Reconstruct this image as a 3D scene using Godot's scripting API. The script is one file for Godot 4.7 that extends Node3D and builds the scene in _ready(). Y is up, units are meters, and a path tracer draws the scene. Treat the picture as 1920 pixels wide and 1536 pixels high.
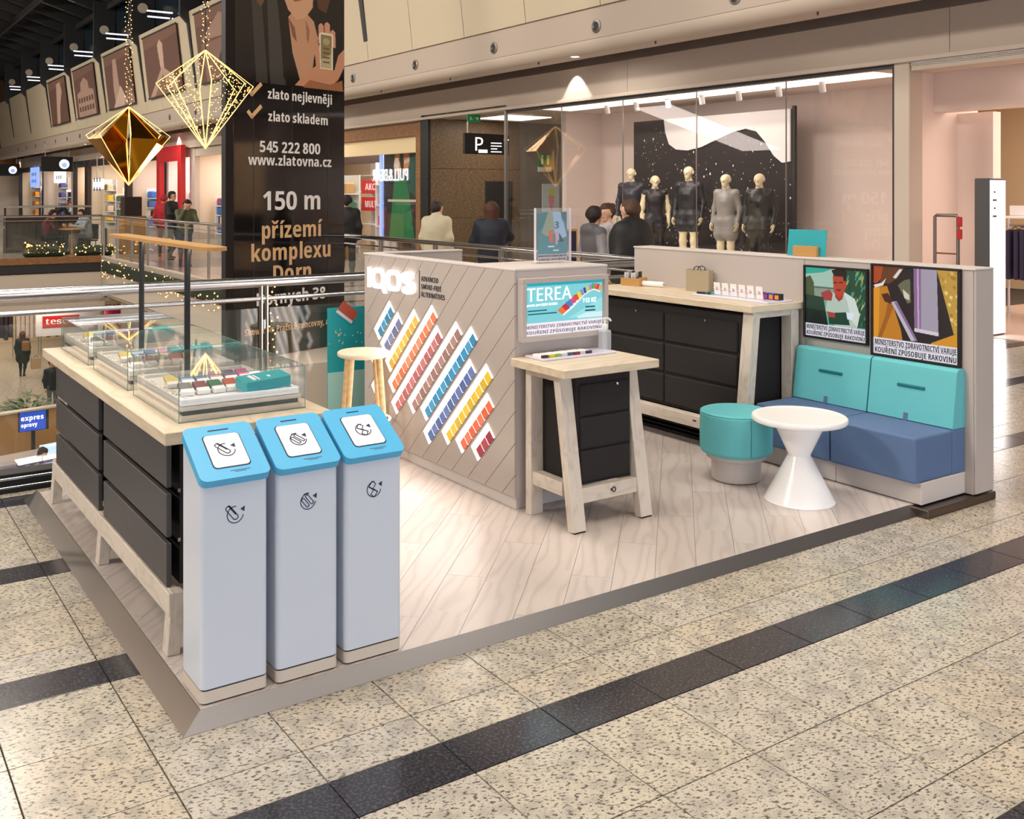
extends Node3D

# ---------------------------------------------------------------- camera, light, exposure
const EXPOSURE := 1.0
const EYE := Vector3(-1.0002, 1.7841, 3.2352)
const EYE_TURN := -0.579426
const FOCAL := 1868.54          # in pixels of a 1920 x 1536 frame

var M := {}
var taken := {}
var boxes := {}
var rng := RandomNumberGenerator.new()


func set_camera_and_light() -> void:
	var cam := Camera3D.new()
	cam.name = "camera"
	cam.projection = Camera3D.PROJECTION_FRUSTUM
	cam.near = 0.05
	cam.far = 200.0
	cam.size = 0.05 * 1536.0 / FOCAL
	cam.frustum_offset = Vector2(80.1, -407.6) / FOCAL * 0.05
	cam.position = EYE
	cam.rotation.y = EYE_TURN
	cam.current = true
	add_child(cam)
	var env := Environment.new()
	env.background_mode = Environment.BG_COLOR
	env.background_color = Color(0.02, 0.025, 0.035)
	env.tonemap_mode = Environment.TONE_MAPPER_LINEAR
	env.tonemap_exposure = EXPOSURE
	env.sdfgi_enabled = true
	env.ssao_enabled = true
	env.ssil_enabled = true
	var we := WorldEnvironment.new()
	we.name = "environment"
	we.environment = env
	add_child(we)
	# high bay luminaires hung under the roof of the mall hall, each a glowing panel with its light
	var hall := [[1.5, 9.6, -1.0, 20.0], [1.5, 9.6, 5.0, 13.0], [6.8, 9.6, 3.0, 16.0], [-4.5, 9.6, 2.0, 12.0], [1.0, 9.6, -9.0, 30.0], [1.0, 9.6, -17.0, 34.0], [1.0, 9.6, -33.0, 44.0], [1.0, 9.6, -50.0, 44.0]]
	for h in hall:
		high_bay(Vector3(h[0], h[1], h[2]), h[3])
	# added floodlights, no such lamps seen, to brighten the cream panels
	for z in [-4.0, -16.0, -30.0, -46.0]:
		added_flood(Vector3(-8.5, 8.4, z), Vector3(18.0, -3.0, -2.0), 150.0)
	# unseen lit shop fronts added as fill light, behind the viewer and opposite
	lit_front("added_window_2", Vector3(1.0, 1.7, 8.98), PI, 15.0, 26.0, Color(0.8, 0.9, 1.0))
	lit_front("added_window_3", Vector3(-13.98, 1.7, -3.0), PI / 2, 20.0, 40.0, Color(1.0, 0.95, 0.92))


func added_flood(at: Vector3, toward: Vector3, energy: float) -> void:
	var t := thing("added_floodlight", "added lamp, not seen, that brightens the cream panels of the arcade", "lamp", at, 0.0, "added floodlights on the opposite arcade")
	put(t, "housing", bx(0.3, 1.1, 4.2, 0.01), M.dark_steel, Vector3(-0.22, 0, 0))
	put(t, "lens", bx(0.02, 1.0, 4.0, 0.0), M.lamp_glow, Vector3(-0.06, 0, 0))
	put(t, "bracket", bx(5.1, 0.1, 0.1, 0.0), M.dark_steel, Vector3(-2.92, 0, 0))
	area_light(t, "added_beam", Vector3(-0.03, 0, 0), toward, Vector2(4.0, 1.0), energy, Color(1.0, 0.96, 0.9))


func lit_front(called: String, at: Vector3, turn: float, wide: float, energy: float, tint: Color) -> void:  # added glowing shop front, a source of fill light
	var w := setting(called, at)
	w.rotation.y = turn
	var m := int(wide / 2.5)
	for i in m:
		put(w, "added_lit_window", bx(wide / m - 0.12, 2.6, 0.03, 0.0), M.fill_glow, Vector3(-wide / 2 + wide * (i + 0.5) / m, 0, 0.0))
		put(w, "mullion", bx(0.1, 2.8, 0.08, 0.0), M.dark_steel, Vector3(-wide / 2 + wide * i / m, 0, 0.0))
	area_light(w, "window_light", Vector3(0, 0, 0.06), Vector3(0, 0, 1), Vector2(wide, 2.6), energy, tint)


func area_light(parent: Node3D, called: String, at: Vector3, toward: Vector3, size: Vector2, energy: float, color := Color(1, 1, 1)) -> void:
	var l := AreaLight3D.new()
	l.name = called
	l.area_size = size
	l.light_energy = energy
	l.light_color = color
	l.shadow_enabled = true
	l.area_range = 60.0
	l.area_attenuation = 2.0
	parent.add_child(l, true)
	l.position = at
	var up := Vector3.UP if absf(toward.normalized().y) < 0.9 else Vector3.RIGHT
	l.basis = Basis.looking_at(toward, up)


# ---------------------------------------------------------------- shapes
class Sh:
	var v := PackedVector3Array()
	var n := PackedVector3Array()
	var uv := PackedVector2Array()
	var c := PackedColorArray()
	var tint := Color(1, 1, 1)
	var tinted := false
	var xf := Transform3D()

	func tri(a: Vector3, b: Vector3, d: Vector3, na: Vector3, nb: Vector3, nd: Vector3, ua := Vector2.ZERO, ub := Vector2.ZERO, ud := Vector2.ZERO) -> void:
		a = xf * a
		b = xf * b
		d = xf * d
		na = (xf.basis * na).normalized()
		nb = (xf.basis * nb).normalized()
		nd = (xf.basis * nd).normalized()
		if (b - a).cross(d - a).dot(na + nb + nd) > 0.0:
			v.append_array([a, d, b])
			n.append_array([na, nd, nb])
			uv.append_array([ua, ud, ub])
		else:
			v.append_array([a, b, d])
			n.append_array([na, nb, nd])
			uv.append_array([ua, ub, ud])
		if tinted:
			c.append_array([tint, tint, tint])

	func flat(a: Vector3, b: Vector3, d: Vector3, away: Vector3) -> void:
		var k := (b - a).cross(d - a).normalized()
		if k.dot(away) < 0.0:
			k = -k
		tri(a, b, d, k, k, k)

	func quad(a: Vector3, b: Vector3, d: Vector3, e: Vector3, k: Vector3, ua := Vector2(0, 0), ub := Vector2(1, 0), ud := Vector2(1, 1), ue := Vector2(0, 1)) -> void:
		tri(a, b, d, k, k, k, ua, ub, ud)
		tri(a, d, e, k, k, k, ua, ud, ue)

	# a convex solid of quads: each face a list of corners, its normal pointing away from the middle
	func face(p: Array, mid: Vector3, grain := 0) -> void:
		var k: Vector3 = (p[1] - p[0]).cross(p[2] - p[0]).normalized()
		var m := Vector3.ZERO
		for q in p:
			m += q
		if k.dot(m / p.size() - mid) < 0.0:
			k = -k
		var w := []
		for q in p:
			w.append(spread(q, k, grain))
		for i in range(1, p.size() - 1):
			tri(p[0], p[i], p[i + 1], k, k, k, w[0], w[i], w[i + 1])

	func spread(q: Vector3, k: Vector3, grain: int) -> Vector2:
		var ax := k.abs().max_axis_index()
		var along := grain if grain != ax else (grain + 1) % 3
		var across := 3 - ax - along
		return Vector2(q[along], q[across])

	func box(size: Vector3, at := Vector3.ZERO, bevel := 0.0, grain := 0) -> void:
		var h := size / 2.0
		var e := minf(bevel, minf(h.x, minf(h.y, h.z)) * 0.9)
		if e <= 0.0:
			for ax in 3:
				for s in [-1, 1]:
					var b1 := (ax + 1) % 3
					var b2 := (ax + 2) % 3
					var p := []
					for q in [[-1, -1], [1, -1], [1, 1], [-1, 1]]:
						var r := Vector3.ZERO
						r[ax] = s * h[ax]
						r[b1] = q[0] * h[b1]
						r[b2] = q[1] * h[b2]
						p.append(at + r)
					face(p, at, grain)
			return
		for ax in 3:
			for s in [-1, 1]:
				var b1 := (ax + 1) % 3
				var b2 := (ax + 2) % 3
				var p := []
				for q in [[-1, -1], [1, -1], [1, 1], [-1, 1]]:
					p.append(at + corner(h, e, ax, s, b1, q[0], b2, q[1]))
				face(p, at, grain)
			var u := (ax + 1) % 3
			var w := (ax + 2) % 3
			for su in [-1, 1]:
				for sw in [-1, 1]:
					face([at + corner(h, e, u, su, w, sw, ax, -1), at + corner(h, e, u, su, w, sw, ax, 1), at + corner(h, e, w, sw, u, su, ax, 1), at + corner(h, e, w, sw, u, su, ax, -1)], at, grain)
		for a in [-1, 1]:
			for b in [-1, 1]:
				for d in [-1, 1]:
					face([at + corner(h, e, 0, a, 1, b, 2, d), at + corner(h, e, 1, b, 0, a, 2, d), at + corner(h, e, 2, d, 0, a, 1, b)], at, grain)

	func corner(h: Vector3, e: float, ax: int, s: int, b1: int, s1: int, b2: int, s2: int) -> Vector3:
		var r := Vector3.ZERO
		r[ax] = s * h[ax]
		r[b1] = s1 * (h[b1] - e)
		r[b2] = s2 * (h[b2] - e)
		return r

	# a polygon in the xy plane pushed out along z from z0 to z1
	func prism(poly: PackedVector2Array, z0: float, z1: float, grain := 0) -> void:
		var t := Geometry2D.triangulate_polygon(poly)
		for i in range(0, t.size(), 3):
			for s in 2:
				var z := z1 if s else z0
				var k := Vector3(0, 0, 1 if z == maxf(z0, z1) else -1)
				var q := []
				for j in 3:
					q.append(Vector3(poly[t[i + j]].x, poly[t[i + j]].y, z))
				tri(q[0], q[1], q[2], k, k, k, spread(q[0], k, grain), spread(q[1], k, grain), spread(q[2], k, grain))
		var turn := 1.0 if not Geometry2D.is_polygon_clockwise(poly) else -1.0
		for i in poly.size():
			var a := poly[i]
			var b := poly[(i + 1) % poly.size()]
			var d := (b - a).normalized()
			var k := Vector3(d.y, -d.x, 0) * turn
			var p := [Vector3(a.x, a.y, z0), Vector3(b.x, b.y, z0), Vector3(b.x, b.y, z1), Vector3(a.x, a.y, z1)]
			quad(p[0], p[1], p[2], p[3], k, spread(p[0], k, grain), spread(p[1], k, grain), spread(p[2], k, grain), spread(p[3], k, grain))

	# a profile of (radius, height) turned round y
	func lathe(prof: Array, segs := 24, at := Vector3.ZERO, sx := 1.0, sz := 1.0) -> void:
		for i in prof.size() - 1:
			var p: Vector2 = prof[i]
			var q: Vector2 = prof[i + 1]
			var d := (q - p).normalized()
			for j in segs:
				var a := TAU * j / segs
				var b := TAU * (j + 1) / segs
				var ka := Vector3(cos(a) * d.y / sx, -d.x, sin(a) * d.y / sz).normalized()
				var kb := Vector3(cos(b) * d.y / sx, -d.x, sin(b) * d.y / sz).normalized()
				var pa := at + Vector3(cos(a) * p.x * sx, p.y, sin(a) * p.x * sz)
				var pb := at + Vector3(cos(b) * p.x * sx, p.y, sin(b) * p.x * sz)
				var qa := at + Vector3(cos(a) * q.x * sx, q.y, sin(a) * q.x * sz)
				var qb := at + Vector3(cos(b) * q.x * sx, q.y, sin(b) * q.x * sz)
				if p.x > 0.0001:
					tri(pa, pb, qb, ka, kb, kb)
				if q.x > 0.0001:
					tri(pa, qb, qa, ka, kb, ka)

	func tube(pts: Array, r: float, segs := 8, closed := false, r2 := -1.0, caps := true) -> void:
		var rings := []
		var m := pts.size()
		var up := Vector3.UP
		for i in m:
			var d: Vector3
			if closed:
				d = (pts[(i + 1) % m] - pts[(i + m - 1) % m]).normalized()
			else:
				d = (pts[mini(i + 1, m - 1)] - pts[maxi(i - 1, 0)]).normalized()
			if absf(d.dot(up)) > 0.98:
				up = Vector3.RIGHT
			var s := d.cross(up).normalized()
			up = s.cross(d).normalized()
			var rr := r if r2 < 0.0 else lerpf(r, r2, float(i) / maxf(1.0, m - 1.0))
			var ring := []
			for j in segs:
				var a := TAU * j / segs
				ring.append([pts[i] + (s * cos(a) + up * sin(a)) * rr, s * cos(a) + up * sin(a)])
			rings.append(ring)
		for i in (m if closed else m - 1):
			var a: Array = rings[i]
			var b: Array = rings[(i + 1) % m]
			for j in segs:
				var k := (j + 1) % segs
				tri(a[j][0], a[k][0], b[k][0], a[j][1], a[k][1], b[k][1])
				tri(a[j][0], b[k][0], b[j][0], a[j][1], b[k][1], b[j][1])
		if caps and not closed:
			for e in 2:
				var ring: Array = rings[0] if e == 0 else rings[m - 1]
				var away: Vector3 = (pts[0] - pts[1]) if e == 0 else (pts[m - 1] - pts[m - 2])
				for j in range(1, segs - 1):
					flat(ring[0][0], ring[j][0], ring[j + 1][0], away)

	func ball(at: Vector3, r: Vector3, rows := 6, segs := 10) -> void:
		for i in rows:
			var a := PI * i / rows - PI / 2
			var b := PI * (i + 1) / rows - PI / 2
			for j in segs:
				var e := TAU * j / segs
				var f := TAU * (j + 1) / segs
				var p := [Vector3(cos(a) * cos(e), sin(a), cos(a) * sin(e)), Vector3(cos(a) * cos(f), sin(a), cos(a) * sin(f)), Vector3(cos(b) * cos(f), sin(b), cos(b) * sin(f)), Vector3(cos(b) * cos(e), sin(b), cos(b) * sin(e))]
				if i > 0:
					tri(at + p[0] * r, at + p[1] * r, at + p[2] * r, p[0] / r, p[1] / r, p[2] / r)
				if i < rows - 1:
					tri(at + p[0] * r, at + p[2] * r, at + p[3] * r, p[0] / r, p[2] / r, p[3] / r)

	# a box with round edges, smoothly shaded
	func pillow(size: Vector3, r: float, at := Vector3.ZERO, k := 3) -> void:
		var h := size / 2.0
		r = minf(r, minf(h.x, minf(h.y, h.z)))
		var lat := []
		for sy in [-1, 1]:
			for i in k + 1:
				lat.append([(PI / 2) * (float(i) / k + (-1.0 if sy < 0 else 0.0)), sy])
		var lon := []
		for q in 4:
			for i in k + 1:
				lon.append([(PI / 2) * (q + float(i) / k), 1 if q in [0, 3] else -1, 1 if q < 2 else -1])
		var spot := func(a: Array, b: Array) -> Array:
			var d := Vector3(cos(a[0]) * cos(b[0]), sin(a[0]), cos(a[0]) * sin(b[0]))
			return [at + d * r + Vector3(b[1] * (h.x - r), a[1] * (h.y - r), b[2] * (h.z - r)), d]
		for i in lat.size() - 1:
			for j in lon.size():
				var p: Array = spot.call(lat[i], lon[j])
				var q: Array = spot.call(lat[i], lon[(j + 1) % lon.size()])
				var s: Array = spot.call(lat[i + 1], lon[(j + 1) % lon.size()])
				var t: Array = spot.call(lat[i + 1], lon[j])
				tri(p[0], q[0], s[0], p[1], q[1], s[1])
				tri(p[0], s[0], t[0], p[1], s[1], t[1])
		for sy in [-1, 1]:
			var x := h.x - r
			var z := h.z - r
			quad(at + Vector3(-x, sy * h.y, -z), at + Vector3(x, sy * h.y, -z), at + Vector3(x, sy * h.y, z), at + Vector3(-x, sy * h.y, z), Vector3(0, sy, 0))

	func done() -> ArrayMesh:
		var arr := []
		arr.resize(Mesh.ARRAY_MAX)
		arr[Mesh.ARRAY_VERTEX] = v
		arr[Mesh.ARRAY_NORMAL] = n
		arr[Mesh.ARRAY_TEX_UV] = uv
		if tinted:
			arr[Mesh.ARRAY_COLOR] = c
		var am := ArrayMesh.new()
		am.add_surface_from_arrays(Mesh.PRIMITIVE_TRIANGLES, arr)
		return am


func bx(x: float, y: float, z: float, bevel := 0.003, grain := 0) -> ArrayMesh:
	var key := "%.4f %.4f %.4f %.4f %d" % [x, y, z, bevel, grain]
	if not boxes.has(key):
		var s := Sh.new()
		s.box(Vector3(x, y, z), Vector3.ZERO, bevel, grain)
		boxes[key] = s.done()
	return boxes[key]


# a box given by its least and greatest corner: [mesh, middle]
func put_span(parent: Node, called: String, lo: Vector3, hi: Vector3, mat: Material, bevel := 0.003, grain := 0) -> MeshInstance3D:
	var d := hi - lo
	return put(parent, called, bx(d.x, d.y, d.z, bevel, grain), mat, (lo + hi) / 2.0 - origin_of(parent))


# where an unturned node stands in the scene
func origin_of(o: Node) -> Vector3:
	var p := Vector3.ZERO
	while o is Node3D and o != self:
		p += o.position
		o = o.get_parent()
	return p


func round_rect(w: float, h: float, r: float, steps := 4) -> PackedVector2Array:
	var p := PackedVector2Array()
	for q in [[1, 1, 0], [-1, 1, 1], [-1, -1, 2], [1, -1, 3]]:
		for i in steps + 1:
			var a: float = PI / 2 * (q[2] + float(i) / steps)
			p.append(Vector2(q[0] * (w / 2 - r) + cos(a) * r, q[1] * (h / 2 - r) + sin(a) * r))
	return p


func circle(r: float, segs := 16, at := Vector2.ZERO) -> PackedVector2Array:
	var p := PackedVector2Array()
	for i in segs:
		p.append(at + Vector2(cos(TAU * i / segs), sin(TAU * i / segs)) * r)
	return p


func plate(poly: PackedVector2Array, z0: float, z1: float, grain := 0) -> ArrayMesh:
	var s := Sh.new()
	s.prism(poly, z0, z1, grain)
	return s.done()


func turned(prof: Array, segs := 24) -> ArrayMesh:
	var s := Sh.new()
	s.lathe(prof, segs)
	return s.done()


func pipe(pts: Array, r: float, segs := 8, closed := false) -> ArrayMesh:
	var s := Sh.new()
	s.tube(pts, r, segs, closed)
	return s.done()


# a bar of square section between two points, its sides turned towards `side`
func bar(a: Vector3, b: Vector3, w: float, d: float, side := Vector3.RIGHT, bevel := 0.003) -> Array:
	var y := (b - a).normalized()
	var z := side.cross(y).normalized()
	var x := y.cross(z).normalized()
	return [bx(w, a.distance_to(b), d, bevel, 1), Transform3D(Basis(x, y, z), (a + b) / 2.0)]


# ---------------------------------------------------------------- nodes
func numbered(called: String) -> String:
	if not taken.has(called):
		taken[called] = 0
		return called
	taken[called] += 1
	return "%s_%03d" % [called, taken[called]]


func thing(called: String, label: String, category: String, at := Vector3.ZERO, turn := 0.0, group := "") -> Node3D:
	var o := Node3D.new()
	o.name = numbered(called)
	add_child(o)
	o.position = at
	o.rotation.y = turn
	tag(o, label, category, group)
	return o


func tag(o: Node, label: String, category: String, group := "") -> void:
	o.set_meta("label", label)
	o.set_meta("category", category)
	if group:
		o.set_meta("group", group)


func setting(called: String, at := Vector3.ZERO) -> Node3D:
	var o := Node3D.new()
	o.name = numbered(called)
	add_child(o)
	o.position = at
	o.set_meta("kind", "structure")
	return o


func put(parent: Node, called: String, mesh: Mesh, mat: Material, at := Vector3.ZERO, turn := Vector3.ZERO, scaled := Vector3.ONE) -> MeshInstance3D:
	var o := MeshInstance3D.new()
	o.name = called if parent != self else numbered(called)
	o.mesh = mesh
	o.material_override = mat
	o.position = at
	o.rotation = turn
	o.scale = scaled
	o.cast_shadow = GeometryInstance3D.SHADOW_CASTING_SETTING_ON
	parent.add_child(o, true)
	return o


func put_xf(parent: Node, called: String, mesh: Mesh, mat: Material, xf: Transform3D) -> MeshInstance3D:
	var o := put(parent, called, mesh, mat)
	o.transform = xf
	return o


func copy_of(src: Node3D, called: String, label: String, at: Vector3, turn := 0.0) -> Node3D:
	var o: Node3D = src.duplicate()
	o.name = numbered(called)
	add_child(o)
	o.position = at
	o.rotation.y = turn
	o.set_meta("label", label)
	return o


# lettering: letters of `height` (of a capital) from the left end `at`, `right` along the line, standing on `up`
var fonts := {}
func letters(parent: Node, words: String, at: Vector3, right: Vector3, up: Vector3, height: float, mat: Material, wide := 0.0, depth := 0.002, face := "Droid Sans", bold := true) -> MeshInstance3D:
	var key := face + str(bold)
	if not fonts.has(key):
		var f := SystemFont.new()
		f.font_names = PackedStringArray([face])
		f.font_weight = 700 if bold else 400
		fonts[key] = f
	var t := TextMesh.new()
	t.font = fonts[key]
	t.text = words
	t.font_size = 32
	t.pixel_size = 0.01
	t.depth = 0.04
	t.curve_step = 2.0
	t.horizontal_alignment = HORIZONTAL_ALIGNMENT_LEFT
	t.vertical_alignment = VERTICAL_ALIGNMENT_BOTTOM
	var b := t.get_aabb()
	var k := height / 0.23
	var kx := k if wide <= 0.0 else wide / maxf(b.size.x, 0.001)
	var r := right.normalized()
	var u := up.normalized()
	var z := r.cross(u).normalized()
	var xf := Transform3D(Basis(r * kx, u * k, z * (depth / 0.04)), Vector3.ZERO)
	xf.origin = at - origin_of(parent) - xf.basis * Vector3(b.position.x, base_line(t), 0) + z * depth * 0.5
	return put_xf(parent, "lettering", t, mat, xf)


func base_line(t: TextMesh) -> float:
	var key := "base" + str(t.font.get_instance_id())
	if not boxes.has(key):
		var p := TextMesh.new()
		p.font = t.font
		p.text = "H"
		p.font_size = 32
		p.pixel_size = 0.01
		p.vertical_alignment = VERTICAL_ALIGNMENT_BOTTOM
		boxes[key] = p.get_aabb().position.y
	return boxes[key]


# ---------------------------------------------------------------- materials
func col(hex: String) -> Color:
	return Color.html(hex)


func mat(key: String, hex: String, rough := 0.6, metal := 0.0) -> StandardMaterial3D:
	var m := StandardMaterial3D.new()
	m.resource_name = key
	m.albedo_color = col(hex)
	m.roughness = rough
	m.metallic = metal
	M[key] = m
	return m


func glow(key: String, hex: String, energy: float) -> StandardMaterial3D:
	var m := mat(key, hex, 0.5)
	m.emission_enabled = true
	m.emission = col(hex)
	m.emission_energy_multiplier = energy
	return m


func pane(key: String, hex: String, alpha: float) -> StandardMaterial3D:
	var m := mat(key, hex, 0.02)
	m.transparency = BaseMaterial3D.TRANSPARENCY_ALPHA
	m.albedo_color.a = alpha
	m.metallic_specular = 0.5
	return m


func picture(key: String, im: Image, energy := 0.0, rough := 0.4) -> StandardMaterial3D:
	var m := StandardMaterial3D.new()
	m.resource_name = key
	m.roughness = rough
	var t := ImageTexture.create_from_image(im)
	m.albedo_texture = t
	m.texture_repeat = false
	if energy > 0.0:
		m.albedo_color = Color(0.05, 0.05, 0.05)
		m.albedo_texture = null
		m.emission_enabled = true
		m.emission = Color(0, 0, 0)
		m.emission_texture = t
		m.emission_energy_multiplier = energy
	M[key] = m
	return m


# a picture on a flat sheet: w x h in the local xy plane, facing +z, middle at the origin
func sheet(w: float, h: float, z := 0.0) -> ArrayMesh:
	var s := Sh.new()
	s.quad(Vector3(-w / 2, -h / 2, z), Vector3(w / 2, -h / 2, z), Vector3(w / 2, h / 2, z), Vector3(-w / 2, h / 2, z), Vector3(0, 0, 1), Vector2(0, 1), Vector2(1, 1), Vector2(1, 0), Vector2(0, 0))
	return s.done()


func canvas(w: int, h: int, hex: String) -> Image:
	var im := Image.create_empty(w, h, false, Image.FORMAT_RGB8)
	im.fill(col(hex))
	return im


# a filled polygon, its corners in parts of the picture's width and height
func fill(im: Image, pts: Array, hex: String) -> void:
	var w := im.get_width()
	var h := im.get_height()
	var c := col(hex)
	var p := PackedVector2Array()
	for i in range(0, pts.size(), 2):
		p.append(Vector2(pts[i] * w, pts[i + 1] * h))
	var lo := h
	var hi := 0
	for q in p:
		lo = mini(lo, int(q.y))
		hi = maxi(hi, int(q.y) + 1)
	for y in range(maxi(lo, 0), mini(hi + 1, h)):
		var xs := []
		for i in p.size():
			var a := p[i]
			var b := p[(i + 1) % p.size()]
			if (a.y <= y + 0.5) != (b.y <= y + 0.5):
				xs.append(a.x + (y + 0.5 - a.y) / (b.y - a.y) * (b.x - a.x))
		xs.sort()
		for i in range(0, xs.size() - 1, 2):
			var x0 := clampi(int(round(xs[i])), 0, w)
			var x1 := clampi(int(round(xs[i + 1])), 0, w)
			if x1 > x0:
				im.fill_rect(Rect2i(x0, y, x1 - x0, 1), c)


func blob(im: Image, x: float, y: float, rx: float, ry: float, hex: String) -> void:
	var p := []
	for i in 20:
		p.append(x + cos(TAU * i / 20) * rx)
		p.append(y + sin(TAU * i / 20) * ry)
	fill(im, p, hex)


func noise_image(w: int, h: int, fx: float, fy: float, octaves: int, s: int, ramp: Array) -> Image:
	var f := FastNoiseLite.new()
	f.seed = s
	f.frequency = 1.0
	f.fractal_octaves = octaves
	f.noise_type = FastNoiseLite.TYPE_SIMPLEX
	var g := Gradient.new()
	g.offsets = PackedFloat32Array(ramp.map(func(r): return r[0]))
	g.colors = PackedColorArray(ramp.map(func(r): return col(r[1])))
	var im := Image.create_empty(w, h, false, Image.FORMAT_RGB8)
	for y in h:
		for x in w:
			im.set_pixel(x, y, g.sample(0.5 + 0.5 * f.get_noise_2d(x * fx, y * fy)))
	return im


# pale timber with the arched grain of sawn boards, the grain running along x
func timber(w: int, h: int, s: int, light: String, dark: String, rings: float, arch: float) -> Image:
	var f := FastNoiseLite.new()
	f.seed = s
	f.frequency = 1.0
	f.fractal_octaves = 2
	var a := col(light)
	var b := col(dark)
	var im := Image.create_empty(w, h, false, Image.FORMAT_RGB8)
	for y in h:
		for x in w:
			var u := float(x) / w
			var q := float(y) / h
			var bend := f.get_noise_2d(u * 1.6, q * 0.9 + 5.0) * arch
			var ring := 0.5 + 0.5 * sin((q + bend) * rings)
			ring = pow(ring, 3.0)
			var fine := 0.5 + 0.5 * f.get_noise_2d(u * 9.0, q * 90.0)
			im.set_pixel(x, y, a.lerp(b, clampf(ring * 0.55 + fine * 0.45, 0.0, 1.0)))
	return im


func textured(key: String, im: Image, rough: float, scaled: Vector3, triplanar := false, in_world := false) -> StandardMaterial3D:
	var m := StandardMaterial3D.new()
	m.resource_name = key
	m.albedo_texture = ImageTexture.create_from_image(im)
	m.roughness = rough
	m.uv1_scale = scaled
	m.uv1_triplanar = triplanar or in_world
	m.uv1_world_triplanar = in_world
	M[key] = m
	return m


func grainy(m: StandardMaterial3D, s: int, freq: float, strength: float, scaled: float) -> StandardMaterial3D:
	var f := FastNoiseLite.new()
	f.seed = s
	f.frequency = freq
	var t := NoiseTexture2D.new()
	t.width = 256
	t.height = 256
	t.seamless = true
	t.as_normal_map = true
	t.bump_strength = strength
	t.noise = f
	m.normal_enabled = true
	m.normal_texture = t
	m.uv1_triplanar = true
	m.uv1_scale = Vector3.ONE * scaled
	return m


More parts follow.
